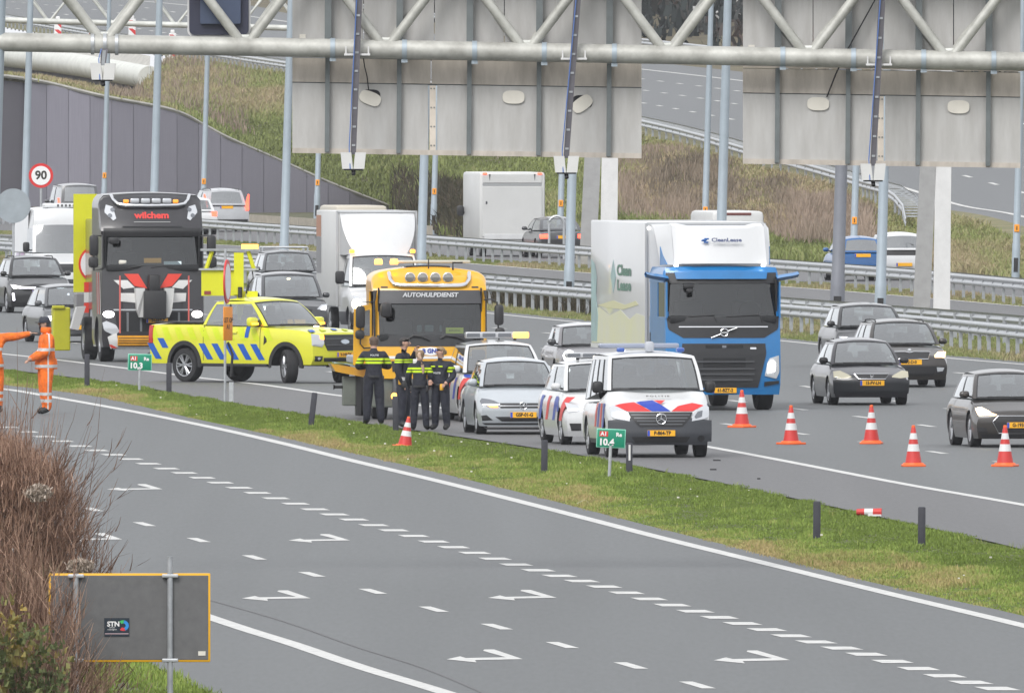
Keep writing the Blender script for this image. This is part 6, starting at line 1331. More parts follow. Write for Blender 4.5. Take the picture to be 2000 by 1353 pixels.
for f, sg in (('s', -1), ('l', 1)):
    for axx in (ax1, ax2):
        mb = MB(); A = U(-.12, PI+.12, 22); e = sg*(s.hw(axx, .7)+.012)
        mb.grid([[Vector((axx+(R+.055)*math.cos(a), e, R+.02+(R+.055)*math.sin(a))) for a in A], [Vector((axx+(R+.15)*math.cos(a), e, R+.02+(R+.15)*math.sin(a))) for a in A], [Vector((axx+(R+.15)*math.cos(a), e-sg*.06, R+.02+(R+.15)*math.sin(a))) for a in A]]); mb.build('wheel_arch_trim', M_black, root, sm=True)
    ztop = lambda x: .98
    for k in range(11):
        a = -2.52+k*.40
        if a > 1.15: break
        s.add('lime_stripe', f, [(a+.04,.96), (a+.24,.96), (a+.06,1.24), (a-.12,1.24)][:4], M_ylw2, root, .004, n=3, m=2, skirt=0)
    for k in range(10):
        a = -2.50+k*.41
        for lo, hi, m_ in ((.50,.86,M_blu),):
            xm = a+.1
            if False: pass
            near = min(abs(xm-ax1), abs(xm-ax2), )
            if abs(xm-ax1) < .62 : continue
            z0_ = .52
            if abs(xm-ax2) < .66: z0_ = R+.04+math.sqrt(max(0, .60**2-(xm-ax2)**2))*1.0
            if z0_ > .92: continue
            zt = max(.86, min(1.06, z0_+.22)) if z0_ > .6 else .88
            sk_ = .28
            s.add('blue_stripe', f, [(a+.30-(z0_-.5)*.75,z0_), (a+.10-(z0_-.5)*.75,z0_), (a+.10-(zt-.5)*.75,zt), (a+.30-(zt-.5)*.75,zt)], m_, root, .005, n=4, m=2, skirt=0)
    s.add('door_seam', f, [(.90,.50), (.915,.50), (.915,1.28), (.90,1.28)], M_black, root, .004, n=6, m=1, skirt=0); s.add('door_seam', f, [(-.90,.50), (-.885,.50), (-.885,1.30), (-.90,1.30)], M_black, root, .004, n=6, m=1, skirt=0)
    s.add('door_handle', f, [(-.05,1.12), (.18,1.12), (.18,1.155), (-.05,1.155)], M_lime, root, .03, n=2, m=2); s.add('vent', f, [(1.02,.86), (1.12,.90), (1.12,1.05), (1.04,1.07)], M_black, root, .006, n=3, m=2)
    s.add('blue_label', f, [(.42,1.02), (.54,1.02), (.58,1.27), (.46,1.27)], M_blu, root, .006, n=3, m=2, skirt=0)
    mb = MB(); mb.rbox((.1,sg*.93,.40), (2.1,.14,.07), .02); mb.build('side_step', M_black, root)
    s.add('tail_lamp', f, [(-2.62,.88), (-2.50,.88), (-2.50,1.28), (-2.62,1.28)], M_red, root, .02, n=4, m=2)
mb = MB(); mb.rbox((-L/2-.02,0,.56), (.16,1.8,.22), .04); mb.build('rear_bumper', M_bump, root)
s.add('grille', 'f', [(-.62,1.10), (.62,1.10), (.60,.88), (.52,.74), (-.52,.74), (-.60,.88)], M_gr, root, .012, m=14)
for z in (1.01,.87): s.add('grille_bar', 'f', rect(-.57,z-.012,.57,z+.012), mat('slat_dark2', (.08,.08,.085), .4), root, .026, n=1, m=14)
s.add('headlamp', 'f', [(.62,1.11), (.91,1.12), (.92,.84), (.68,.82), (.62,.90)], M_lens, root, .014, mirror=True); s.add('indicator', 'f', [(.62,1.10), (.72,1.10), (.72,1.0), (.62,.99)], M_amberlit, root, .026, mirror=True)
mb = MB(); mb.lathe([(.0,.0), (.0,.0)], 4, 'x') if False else None; s.add('oval_badge', 'f', ell(0,.94,.13,.055), mat('badge_silver', (.50,.55,.6), .3, .6), root, .034, n=6, m=10)
s.add('lower_intake', 'f', [(-.62,.58), (.62,.58), (.58,.49), (-.58,.49)], M_gr, root, .012, m=12); s.add('fog_recess', 'f', [(.66,.62), (.86,.62), (.84,.50), (.68,.50)], M_gr, root, .014, mirror=True); s.add('fog_lamp', 'f', ell(.76,.56,.035), M_lens, root, .02, mirror=True, n=4, m=4)
plate(root, s.xf(0,.65)+.02, 0, .65, 'V-144-DX')
for k in range(5):
    y = -.75+.36*k; s.add('bonnet_stripe', 't', [(y,2.2), (y+.16,2.2), (y+.03,2.44), (y-.13,2.44)], M_blu if k % 2 == 0 else M_ylw2, root, .006, n=4, m=3, skirt=0)
for sd_ in (-1,1):
    mb = MB(); mb.rbox((.78,sd_*1.07,1.38), (.16,.27,.21), .06, 0); mb.tube([(.8,sd_*.88,1.3), (.8,sd_*1.0,1.31)], .03, 6, 1); mb.build('door_mirror', [M_lime, M_black], root, sm=True)
    mb = MB(); mb.rbox((.875,sd_*1.07,1.335), (.02,.22,.05), .01); mb.build('mirror_indicator', M_amberlit, root)
s.add('bonnet_lamp', 't', ell(.45,1.32,.06), M_litwarm, root, .02, n=4, m=5)
# folded arrow board on a mast behind the cab
def AB(a, d, z): return (-1.05+a*.72+d*.69, a*.69-d*.72, z)
RA = Matrix.Rotation(math.atan2(.69, .72), 3, 'Z')
def abox(name, a, z, w, h, d, m, dd=0.0): mb = MB(); mb.box(AB(a, dd, z), (w, d, h), rot=RA); return mb.build(name, m, root)
abox('arrow_board', -.14, 2.24, .92, .58, .08, M_lemon); abox('mast', .25, 2.45, .22, .95, .12, M_lemon, .06)
for a0, a1 in ((-.50,-.36), (.60,.46)): mb = MB(); mb.tube([AB(a0, 0, 2.53), AB(a1, 0, 2.96)], .05, 6); mb.build('stay', M_lemon, root)
abox('shelf_plate', .02, 2.55, 1.36, .04, .2, M_galv); abox('top_plate', .03, 2.99, 1.30, .05, .2, M_galvd)
mb = MB(); mb.box(AB(.50, 0, 3.06), (.38, .2, .11), rot=RA); mb.build('beacon', M_amberhot, root)
abox('mast_base', .55, 1.99, .26, .13, .2, M_lemon, .05); abox('mast_foot', .3, 1.6, .2, .9, .2, M_lemon, -.05)
mb = MB(); mb.tube([AB(.42,.16,2.0), AB(.46,.16,2.2), AB(.58,.1,2.35), AB(.56,.1,2.5)], .02, 5); mb.build('cable', M_black, root); mb = MB(); mb.tube([AB(.28,.16,1.9), AB(.28,.16,2.15)], .05, 6); mb.build('black_strap', M_black, root)
abox('maker_patch', -.46, 2.02, .15, .08, .01, mat('maker_patch', (.25,.05,.04), .5), .05)
# ------------------------------------------------------------------ grass, scrub and shrubs
def veg_mat(name, green, dry, rough=.8):
    m = bpy.data.materials.new(name); m.use_nodes = True; nt = m.node_tree; b = nt.nodes['Principled BSDF']; b.inputs['Roughness'].default_value = rough; b.inputs['Specular IOR Level'].default_value = .15
    at = nt.nodes.new('ShaderNodeAttribute'); at.attribute_name = 'dry'
    r = nt.nodes.new('ShaderNodeValToRGB'); e = r.color_ramp.elements
    e[0].position = 0; e[0].color = (*(c*.62 for c in green), 1); e[1].position = 1; e[1].color = (*dry, 1)
    k = e.new(.30); k.color = (*green, 1); k = e.new(.62); k.color = (*((a+c)/2 for a, c in zip(green, dry)), 1)
    nt.links.new(at.outputs['Fac'], r.inputs[0]); nt.links.new(r.outputs[0], b.inputs['Base Color'])
    tr = nt.nodes.new('ShaderNodeBsdfTranslucent'); nt.links.new(r.outputs[0], tr.inputs[0]); mx = nt.nodes.new('ShaderNodeMixShader'); mx.inputs[0].default_value = .25
    nt.links.new(b.outputs[0], mx.inputs[1]); nt.links.new(tr.outputs[0], mx.inputs[2]); nt.links.new(mx.outputs[0], nt.nodes['Material Output'].inputs[0])
    return m
def vnoise(x, y, seed=0):
    r = np.random.default_rng(seed); out = np.zeros_like(x)
    for k in range(6):
        a = r.uniform(0, 2*PI); f = 1.0*1.7**k; out += np.sin((x*math.cos(a)+y*math.sin(a))*f+r.uniform(0, 6))*np.sin((x*math.sin(a)*.8-y*math.cos(a))*f*.7+r.uniform(0, 6))/1.35**k
    return out
def blades(name, base, h, dry, m, per=4, wid=.016, spread=.05, lean=.5, parent=None, kind='stuff', curl=True):
    """base (N,3); h,dry (N,) -> one mesh of thin two-triangle blades"""
    n = len(base)*per; B = np.repeat(base, per, 0)+np.c_[RNG.normal(0, spread, (n, 2)), np.zeros(n)]; H = np.repeat(h, per)*RNG.uniform(.55, 1.25, n); D = np.clip(np.repeat(dry, per)+RNG.normal(0, .12, n), 0, 1)
    az = RNG.uniform(0, 2*PI, n); ln = RNG.uniform(0, lean, n); d = np.c_[np.cos(az), np.sin(az), np.zeros(n)]; sd = np.c_[-np.sin(az+RNG.normal(0, .8, n)), np.cos(az), np.zeros(n)]
    w = wid*RNG.uniform(.6, 1.4, n)
    v0 = B-sd*w[:, None]/2; v1 = B+sd*w[:, None]/2; mid = B+d*(H*ln*.35)[:, None]; mid[:, 2] += H*.6
    v2 = mid+sd*w[:, None]*.35; v3 = mid-sd*w[:, None]*.35; tip = B+d*(H*ln)[:, None]; tip[:, 2] += H*np.sqrt(np.clip(1-(ln*.6)**2, .2, 1))
    V = np.stack([v0, v1, v2, v3, tip], 1).reshape(-1, 3).astype(np.float32)
    i0 = np.arange(n)*5; loops = np.stack([i0, i0+1, i0+2, i0+3, i0+3, i0+2, i0+4], 1).reshape(-1)
    me = bpy.data.meshes.new(name); me.vertices.add(len(V)); me.vertices.foreach_set('co', V.reshape(-1)); me.loops.add(len(loops)); me.loops.foreach_set('vertex_index', loops.astype(np.int32))
    ls = np.stack([np.arange(n)*7, np.arange(n)*7+4], 1).reshape(-1); lt = np.tile([4, 3], n); me.polygons.add(2*n); me.polygons.foreach_set('loop_start', ls.astype(np.int32)); me.polygons.foreach_set('loop_total', lt.astype(np.int32))
    me.update(calc_edges=True); a = me.attributes.new('dry', 'FLOAT', 'POINT'); a.data.foreach_set('value', np.repeat(D, 5).astype(np.float32)); me.materials.append(m)
    return link(name, me, parent, kind)
def strip_points(A, B, N, w0=0.0, w1=1.0, bias=1.0):
    def arr(C):
        P_ = np.array([tuple(p) for p in C]); L = np.r_[0, np.cumsum(np.linalg.norm(np.diff(P_, axis=0), axis=1))]; return P_, L/L[-1]
    (a, la), (b, lb) = arr(A), arr(B); t = RNG.uniform(0, 1, N)**bias; w = RNG.uniform(w0, w1, N)
    pa = np.c_[[np.interp(t, la, a[:, k]) for k in range(3)]].T; pb = np.c_[[np.interp(t, lb, b[:, k]) for k in range(3)]].T
    return pa*(1-w[:, None])+pb*w[:, None], t, w
def inframe(p, pad=60):
    px = 1000+p[:, 0]/p[:, 1]*FPX; return (px > -pad) & (px < 2000+pad)
M_grass = veg_mat('verge_grass', (.25,.345,.075), (.44,.345,.165))
M_grass2 = veg_mat('bank_grass', (.255,.30,.105), (.41,.32,.215))
# median: fresh green on top, straw coloured towards the near carriageway
p, t, w = strip_points(curve(NEAR_UP), curve(FAR_LO), 120000, -.012, 1.012)
k = inframe(p); p, t, w = p[k], t[k], w[k]; nz = vnoise(p[:, 0]*1.1, p[:, 1]*.10, 3); fn = vnoise(p[:, 0]*4, p[:, 1]*.6, 5)
dry = np.clip(.60-w*1.05+.26*nz+.16*fn, .02, 1); tall = np.clip(.042+.026*nz+.024*fn, .014, .14); tall[(w < .03) | (w > .97)] *= .7
p[:, 2] = -.02
o = blades('grass', p, tall, dry, M_grass, 4, .020, .05, .8); o['label'] = 'patchy green and straw coloured grass of the median'
# taller weeds and pale flowers
q = p[RNG.choice(len(p), 260)]; o = blades('weeds', q, np.full(260, .13), np.full(260, .4), M_grass, 5, .012, .05, .7); o['label'] = 'taller weeds scattered through the median grass'
mb = MB()
for i in RNG.choice(len(p), 95):
    a = p[i]; px = 1000+a[0]/a[1]*FPX
    if 560 < px < 1000 or random.random() < .25: c = (a[0], a[1], .07+random.random()*.06); r = .010+.010*random.random(); mb.box(c, (r*2, r*2, r*1.2))
o = mb.build('daisies', mat('petal_white', (.65,.63,.55), .8), kind='stuff'); o['label'] = 'small pale flowers in the median grass'
lt = thing('litter', 'crumpled white scrap lying in the straw coloured grass edge', 'litter', G(1138, 986))
mb = MB(); mb.grid([[Vector((-.10+.07*i, .05*j, .03+.03*((i*7+j*3) % 3))) for j in range(3)] for i in range(4)]); mb.build('scrap', M_signwh, lt)
for (px, py, w_) in ((1393,918,.12), (1482,936,.06), (1400,900,.14)):
    d_ = thing('debris', 'small dark scrap of debris on the hard shoulder behind the police van', 'debris', G(px, py), group='dark debris on the shoulder'); mb = MB(); mb.rbox((0,0,.015), (w_,.2,.03), .008); mb.build('piece', M_black, d_)
# verge under the front guardrails
p, t, w = strip_points(curve(FAR_UP), curve(THIRD_LO), 42000, -.03, 1.0); k = inframe(p); p, w = p[k], w[k]; nz = vnoise(p[:, 0]*.6, p[:, 1]*.08, 8)
p[:, 2] = -.02
o = blades('grass', p, np.clip(.10+.05*nz, .04, .3), np.clip(.42+.25*nz, .05, 1), M_grass2, 4, .03, .08, .7); o['label'] = 'rough grass strip under the front guardrails'
px = 1000+p[:, 0]/p[:, 1]*FPX; k = (px > 930) & (px < 1190) & (w > .25); q = p[k][:1500]
M_scrub = veg_mat('dark_scrub', (.055,.052,.030), (.11,.085,.06))
o = blades('scrub', q, np.full(len(q), .5), RNG.uniform(.1, .9, len(q)), M_scrub, 5, .03, .12, .9); o['label'] = 'dark dead scrub behind the front guardrail posts'
p, t, w = strip_points(curve(THIRD_UP), curve(FOURTH_LO), 26000, .06, 1.0); k = inframe(p); p = p[k]; nz = vnoise(p[:, 0]*.5, p[:, 1]*.06, 9)
p[:, 2] = -.02
o = blades('grass', p, np.clip(.10+.05*nz, .04, .3), np.clip(.55+.25*nz, .1, 1), M_grass2, 4, .035, .1, .7); o['label'] = 'dry grass strip under the upper guardrail'
# embankment
Bk = np.array([[tuple(v) for v in r] for r in BANK]); nI, nK = Bk.shape[:2]
def bank_pts(N):
    fi = RNG.uniform(0, nI-1.001, N); fk = RNG.uniform(0, nK-1.001, N); i, k_ = fi.astype(int), fk.astype(int); a, b = (fi-i)[:, None], (fk-k_)[:, None]
    P_ = (Bk[i, k_]*(1-a)+Bk[i+1, k_]*a)*(1-b)+(Bk[i, k_+1]*(1-a)+Bk[i+1, k_+1]*a)*b; return P_, -140+2330*fi/(nI-1), fk/(nK-1)
p, px, t = bank_pts(70000); nz = vnoise(p[:, 0]*.35, p[:, 2]*.9+p[:, 1]*.02, 12); nf = vnoise(p[:, 0]*1.2, p[:, 2]*3, 13)
def zone(px, t):
    b = np.interp(px, [-140, 330, 420, 560, 760, 1000, 1180, 1260, 1640, 1760, 1900, 2190], [.62, .64, .48, .30, .22, .20, .30, .78, .82, .68, .52, .42])
    b = b+np.where((px > 1130) & (px < 1780), np.where(t < .30, -.75, 0), 0)+np.where((px > 330) & (px < 1000), (t-.5)*.35, 0); return b
dry = np.clip(zone(px, t)+.20*nz+.10*nf, .0, 1)
o = blades('grass', p, np.clip(.28+.10*nz+.06*nf, .10, .6), dry, M_grass2, 4, .07, .16, .9); o['label'] = 'uneven green and brown grass covering the embankment'
k = (px > 1215) & (px < 1700) & (t > .24) & (t < .93); q = p[k][:6500]
M_stalk = veg_mat('dead_stalks', (.25,.205,.155), (.38,.295,.235))
o = blades('dead_stalks', q, np.clip(.50+.25*vnoise(q[:, 0]*.9, q[:, 2]*2, 21), .15, 1.0), np.clip(.5+.4*vnoise(q[:, 0]*.5, q[:, 2]*2, 22), 0, 1), M_stalk, 3, .05, .2, .45); o['label'] = 'tall brown dead stalks on the slope below the ramp'
k = (px > 200) & (px < 480) & (t > .1); q = p[k][:1300]; o = blades('dead_stalks', q, np.full(len(q), .5), RNG.uniform(.2, 1, len(q)), M_stalk, 3, .05, .2, .6); o['label'] = 'brown weeds between the wall and the viaduct end'
k = (px > 780) & (px < 930) & (t < .35); q = p[k][:900]; o = blades('scrub', q, np.full(len(q), .7), RNG.uniform(.1, .8, len(q)), M_scrub, 5, .06, .25, .9); o['label'] = 'dark scrub at the end of the mauve wall'
# shrubs on the slope that can be told apart
def leaf_cloud(name, n, rad, c, m, size, parent=None, kind=None, dryc=(0.2, .9)):
    u_ = RNG.normal(0, 1, (n, 3)); u_ /= np.linalg.norm(u_, axis=1)[:, None]; r = RNG.uniform(.25, 1, n)**.5; lump = 1+.28*vnoise(u_[:, 0]*3, u_[:, 2]*3+u_[:, 1]*2, int(rad[0]*100) % 90)
    Pn = u_*(r*lump)[:, None]*np.array(rad)+np.array(c); return blades(name, Pn, np.full(n, size), RNG.uniform(*dryc, n), m, 2, size*.45, size*.5, 1.6, parent, kind)
# wood beyond the ramp
M_wood = veg_mat('far_wood', (.050,.060,.060), (.14,.095,.08))
N_ = 15000; ii = RNG.integers(0, len(E1w), N_); tt = RNG.uniform(24, 34, N_); a = np.array([tuple(ramp_pt(i, t_)) for i, t_ in zip(ii, tt)]); a[:, 0] += RNG.normal(0, 1.5, N_); a[:, 1] += RNG.uniform(-25, 25, N_); a[:, 2] += RNG.uniform(-.3, 1, N_)**1.0*7.5
o = blades('wood', a, np.full(N_, 1.1), np.clip(.35+.5*vnoise(a[:, 0]*.25, a[:, 2]*.5, 31), 0, 1), M_wood, 3, .30, .5, 1.2); o['label'] = 'dark winter wood beyond the ramp at the top edge'
mb = MB(); mb.grid([[ramp_pt(i, 35)+Vector((0, 0, -1)) for i in range(len(E1w))], [ramp_pt(i, 35)+Vector((0, 0, 8.5)) for i in range(len(E1w))]]); o = mb.build('wood_shade_sheet', mat('wood_shade_sheet', (.030,.034,.036), .9), kind='stuff'); o['label'] = 'plain dark sheet painted as the shade deep in the far wood'  # flat dark backing sheet, its colour stands for shade between the trees
# white lattice mast beyond the ramp
YM = 1500.0; lm_ = thing('lattice_mast', 'white lattice mast seen between the two overhead signs at the top', 'mast', P(1405, 80, YM))
for a_, b_ in (((1355,95), (1358,-60)), ((1448,100), (1425,-40)), ((1362,46), (1450,-4)), ((1362,52), (1385,72)), ((1380,12), (1412,44)), ((1362,30), (1372,62)), ((1428,0), (1450,40))):
    mb = MB(); mb.tube([P(*a_, YM), P(*b_, YM)], .10 if abs(a_[0]-b_[0]) < 30 else .06, 8); wbuild(mb, 'strut', M_legw, lm_, sm=True)
# bush at the lower left
YB = FPX/166.0; ub = YB/FPX
def Q(px, py, dy=0.0): return P(px, py, YB+dy)
M_twig = veg_mat('bare_twigs', (.27,.165,.118), (.53,.36,.27)); M_leafy = veg_mat('bramble_leaves', (.15,.18,.075), (.42,.29,.09)); M_reed = veg_mat('reed_leaf', (.20,.145,.10), (.40,.32,.22))
def twig_mesh(name, stems, m, parent, drys):
    V, F, D = [], [], []
    for pts, r0, dv in zip(stems, RNG.uniform(.004, .010, len(stems)), drys):
        n = len(pts); o_ = len(V)
        for i, p_ in enumerate(pts):
            r = r0*(1-.8*i/(n-1))
            for a_ in (0, 2.1, 4.2): V.append((p_[0]+r*math.cos(a_), p_[1]+r*math.sin(a_), p_[2])); D.append(dv)
        for i in range(n-1):
            for a_ in range(3): b_ = (a_+1) % 3; F.append((o_+i*3+a_, o_+i*3+b_, o_+i*3+3+b_, o_+i*3+3+a_))
    me = bpy.data.meshes.new(name); me.from_pydata(V, [], F); at = me.attributes.new('dry', 'FLOAT', 'POINT'); at.data.foreach_set('value', np.array(D, np.float32)); me.materials.append(m); o_ = link(name, me, parent); return o_
def shrub(label, n, x0, x1, ybase, topf, dy0, dy1, leanr):
    root = thing('bare_shrub', label, 'shrub', Q((x0+x1)/2, ybase))
    org = Vector(root.location); st, dr, tw, td = [], [], [], []
    for _ in range(n):
        bx = random.uniform(x0, x1); tx = bx+random.gauss(leanr*(bx-x0)/(x1-x0), 45); ty = topf(tx)+abs(random.gauss(0, 130))-(random.expovariate(1/45) if random.random() < .35 else 0); d0, d1 = random.uniform(dy0, dy1), random.uniform(dy0, dy1)
        a = Q(bx, ybase, d0)-org; b = Q(tx, min(ty, ybase-60), d1)-org; bend = Vector((random.gauss(0, .10), 0, random.gauss(.05, .08))); dv = random.uniform(0, 1)
        f = lambda s_: a.lerp(b, s_)+bend*math.sin(PI*s_); st.append([f(s_) for s_ in (0, .25, .5, .75, .9, 1)]); dr.append(dv)
        for k_ in range(6):
            s_ = random.uniform(.25, .95); c_ = f(s_); g_ = (b-a).normalized(); v_ = (g_*.7+Vector((random.gauss(0, .45), random.gauss(0, .3), .25))).normalized()*random.uniform(.12, .45)
            tw.append([c_, c_+v_*.5+Vector((0, 0, .01)), c_+v_]); td.append(min(1, max(0, dv+random.gauss(0, .2))))
    twig_mesh('stems', st, M_twig, root, dr); twig_mesh('twigs', tw, M_twig, root, td); return root
topA = lambda x: 775+max(0, x-20)*.55+max(0, x-120)*1.9
sA = shrub('large bare reddish brown shrub filling the lower left corner', 900, -190, 110, 1480, topA, -1.2, .8, 150)
sB = shrub('lower bare shrub leaning right before the information board', 520, -90, 125, 1470, lambda x: 1040+max(0, x-70)*1.4, -6.5, -4.2, 30)
# long arching wands to the right
wn_ = []
for (a_, b_, c_) in (((60,1250), (150,900), (205,720)), ((90,1250), (175,960), (200,742)), ((70,1200), (160,960), (250,860)), ((100,1300), (190,1010), (232,985)), ((80,1220), (130,850), (150,790)), ((20,1200), (60,880), (62,690)), ((10,1200), (30,850), (33,640))):
    A_ = [Q(*a_, -.8), Q((a_[0]+b_[0])/2-6, (a_[1]+b_[1])/2, -.8), Q(*b_, -.8), Q((b_[0]+c_[0])/2+3, (b_[1]+c_[1])/2, -.8), Q(*c_, -.8)]; wn_.append([v-Vector(sB.location) for v in A_])
twig_mesh('wands', wn_, M_twig, sB, [.1]*len(wn_))
N_ = 5200; qx = RNG.normal(-10, 85, N_); qy = np.array([topA(x)+90 for x in qx])+np.abs(RNG.normal(0, 190, N_)); k = qy < 1420; qx, qy = qx[k], qy[k]
B_ = np.array([tuple(Q(x, y, RNG.uniform(-1.4, .6))-Vector(sA.location)) for x, y in zip(qx, qy)])
blades('dead_foliage', B_, RNG.uniform(.10, .26, len(B_)), RNG.uniform(0, 1, len(B_)), M_twig, 4, .008, .06, 1.3, sA, None)
bl = thing('bramble', 'leafy bramble with yellowing leaves at the bottom left corner', 'shrub', Q(40, 1440, -7.0))
N_ = 1100; qx = RNG.uniform(-60, 140, N_); qy = 1150+np.abs(RNG.normal(0, 60, N_))+np.abs(qx-20)*1.0*(qx > 20)+RNG.uniform(0, 220, N_); B_ = np.array([tuple(Q(x, y, RNG.uniform(-7.6, -6.7))-Vector(bl.location)) for x, y in zip(qx, qy)])
blades('leaves', B_, RNG.uniform(.05, .12, N_), np.clip(.35+.35*vnoise(qx*.03, qy*.03, 41), 0, 1), M_leafy, 2, .045, .03, 1.6, bl, None)
st = [[Q(random.uniform(-40, 130), 1460, -7.1)-Vector(bl.location)] for _ in range(60)]
for s_ in st: e_ = s_[0]+Vector((random.gauss(.1, .3), random.gauss(0, .2), random.uniform(.7, 1.7))); m_ = s_[0].lerp(e_, .5)+Vector((random.gauss(0, .1), 0, .15)); s_ += [m_, e_]
twig_mesh('canes', st, M_twig, bl, [.1]*60)
for px, py, rx, rz, lb in ((157,1108,.11,.085,'fluffy pale seed plume resting above the information board'), (76,965,.13,.10,'fluffy pale seed plume amid the bare shrub')):
    pl_ = thing('reed_plume', lb, 'plant', Q(px, py, -1.75)); leaf_cloud('plume', 900, (rx,.08,rz), (0,0,0), veg_mat('plume_'+str(px), (.44,.37,.31), (.60,.52,.45)), .04, pl_); twig_mesh('stalk', [[Vector((0,0,0)), Vector((-.05,0,-.6)), Vector((-.12,0,-1.4))]], M_reed, pl_, [.5])
N_ = 160; B_ = np.array([tuple(Q(RNG.uniform(20, 110), RNG.uniform(1130, 1180), -1.9)-Vector(bl.location)) for _ in range(N_)]); blades('reed_leaves', B_, RNG.uniform(.12, .3, N_), RNG.uniform(.4, 1, N_), M_reed, 2, .025, .05, .9, bl, None)
# bright grass at the foot of the information board
c0, c1 = [G(x, y) for x, y in ((-300,1110), (150,1232), (345,1322), (430,1375), (600,1470))], [G(x, y) for x, y in ((-300,1500), (100,1560), (345,1600), (430,1620), (600,1650))]
p, t, w = strip_points(c0, c1, 9000); px = 1000+p[:, 0]/p[:, 1]*FPX; p = p[(px > -40) & (px < 460)]
p[:, 2] = -.02
o = blades('grass', p, np.clip(.11+.05*vnoise(p[:, 0]*2, p[:, 1]*.4, 51), .05, .25), np.clip(.16+.12*vnoise(p[:, 0], p[:, 1]*.3, 52), 0, .6), M_grass, 5, .018, .05, .7); o['label'] = 'bright green grass below the information board'
# extra fine shoots spreading to the right of the big shrub
ex, ed = [], []
for _ in range(210):
    bx, by = random.uniform(20, 120), random.uniform(1000, 1300); L_ = random.uniform(80, 220); a_ = math.radians(random.gauss(62, 16)); tx_, ty_ = bx+L_*math.cos(a_), by-L_*math.sin(a_); d_ = random.uniform(-1.4, .2)
    p0, p2 = Q(bx, by, d_), Q(tx_, ty_, d_); p1 = p0.lerp(p2, .5)+Vector((random.gauss(.02, .05), 0, random.gauss(0, .03)))
    ex.append([v-Vector(sA.location) for v in (p0, p0.lerp(p1, .6), p1, p1.lerp(p2, .6), p2)]); ed.append(random.uniform(0, .6))
    for _k in range(3):
        q0 = p1.lerp(p2, random.random()); q1 = q0+Vector((random.uniform(.02, .2), random.gauss(0, .05), random.uniform(.02, .25))); ex.append([v-Vector(sA.location) for v in (q0, q0.lerp(q1, .5)+Vector((.01, 0, 0)), q1)]); ed.append(random.uniform(0, .6))
twig_mesh('shoots', ex, M_twig, sA, ed)
# ------------------------------------------------------------------ people
def band_mat(name, base, band, zb=(), yb=(), rough=.75, dark=None, zd=()):
    m = bpy.data.materials.new(name); m.use_nodes = True; nt = m.node_tree; b = nt.nodes['Principled BSDF']; b.inputs['Roughness'].default_value = rough; L = nt.links.new
    tc = nt.nodes.new('ShaderNodeTexCoord'); sp = nt.nodes.new('ShaderNodeSeparateXYZ'); L(tc.outputs['Object'], sp.inputs[0])
    n = nt.nodes.new('ShaderNodeTexNoise'); n.inputs['Scale'].default_value = 9; L(tc.outputs['Object'], n.inputs[0])
    r = nt.nodes.new('ShaderNodeValToRGB'); r.color_ramp.elements[0].position = .35; r.color_ramp.elements[1].position = .65
    r.color_ramp.elements[0].color = (*(c*.72 for c in base), 1); r.color_ramp.elements[1].color = (*(min(1, c*1.12) for c in base), 1); L(n.outputs['Fac'], r.inputs[0])
    prev = r.outputs[0]
    def lay(sock, lst, col, prev):
        for c, hw in lst:
            q = nt.nodes.new('ShaderNodeMath'); q.operation = 'COMPARE'; q.inputs[1].default_value = c; q.inputs[2].default_value = hw; L(sock, q.inputs[0])
            x = nt.nodes.new('ShaderNodeMix'); x.data_type = 'RGBA'; L(q.outputs[0], x.inputs['Factor']); L(prev, x.inputs['A']); x.inputs['B'].default_value = (*col, 1); prev = x.outputs['Result']
        return prev
    prev = lay(sp.outputs['Y'], yb, band, prev); prev = lay(sp.outputs['Z'], zb, band, prev)
    if dark: prev = lay(sp.outputs['Z'], zd, dark, prev)
    L(prev, b.inputs['Base Color'])
    w = nt.nodes.new('ShaderNodeTexNoise'); w.inputs['Scale'].default_value = 14; w.inputs['Detail'].default_value = 3; L(tc.outputs['Object'], w.inputs[0]); bp = nt.nodes.new('ShaderNodeBump'); bp.inputs['Strength'].default_value = .5; bp.inputs['Distance'].default_value = .04; L(w.outputs['Fac'], bp.inputs['Height']); L(bp.outputs[0], b.inputs['Normal'])
    return m
M_skin = mat('skin', (.50,.30,.22), .55, var=.12, vscale=8); M_boot = mat('boot', (.015,.015,.016), .6); M_navy = (.010,.012,.022); M_fluo = (.52,.72,.008); M_org = (.86,.165,.008); M_silver = (.55,.56,.56)
M_trn = band_mat('police_trousers', (.012,.014,.026), (.4,.4,.4))
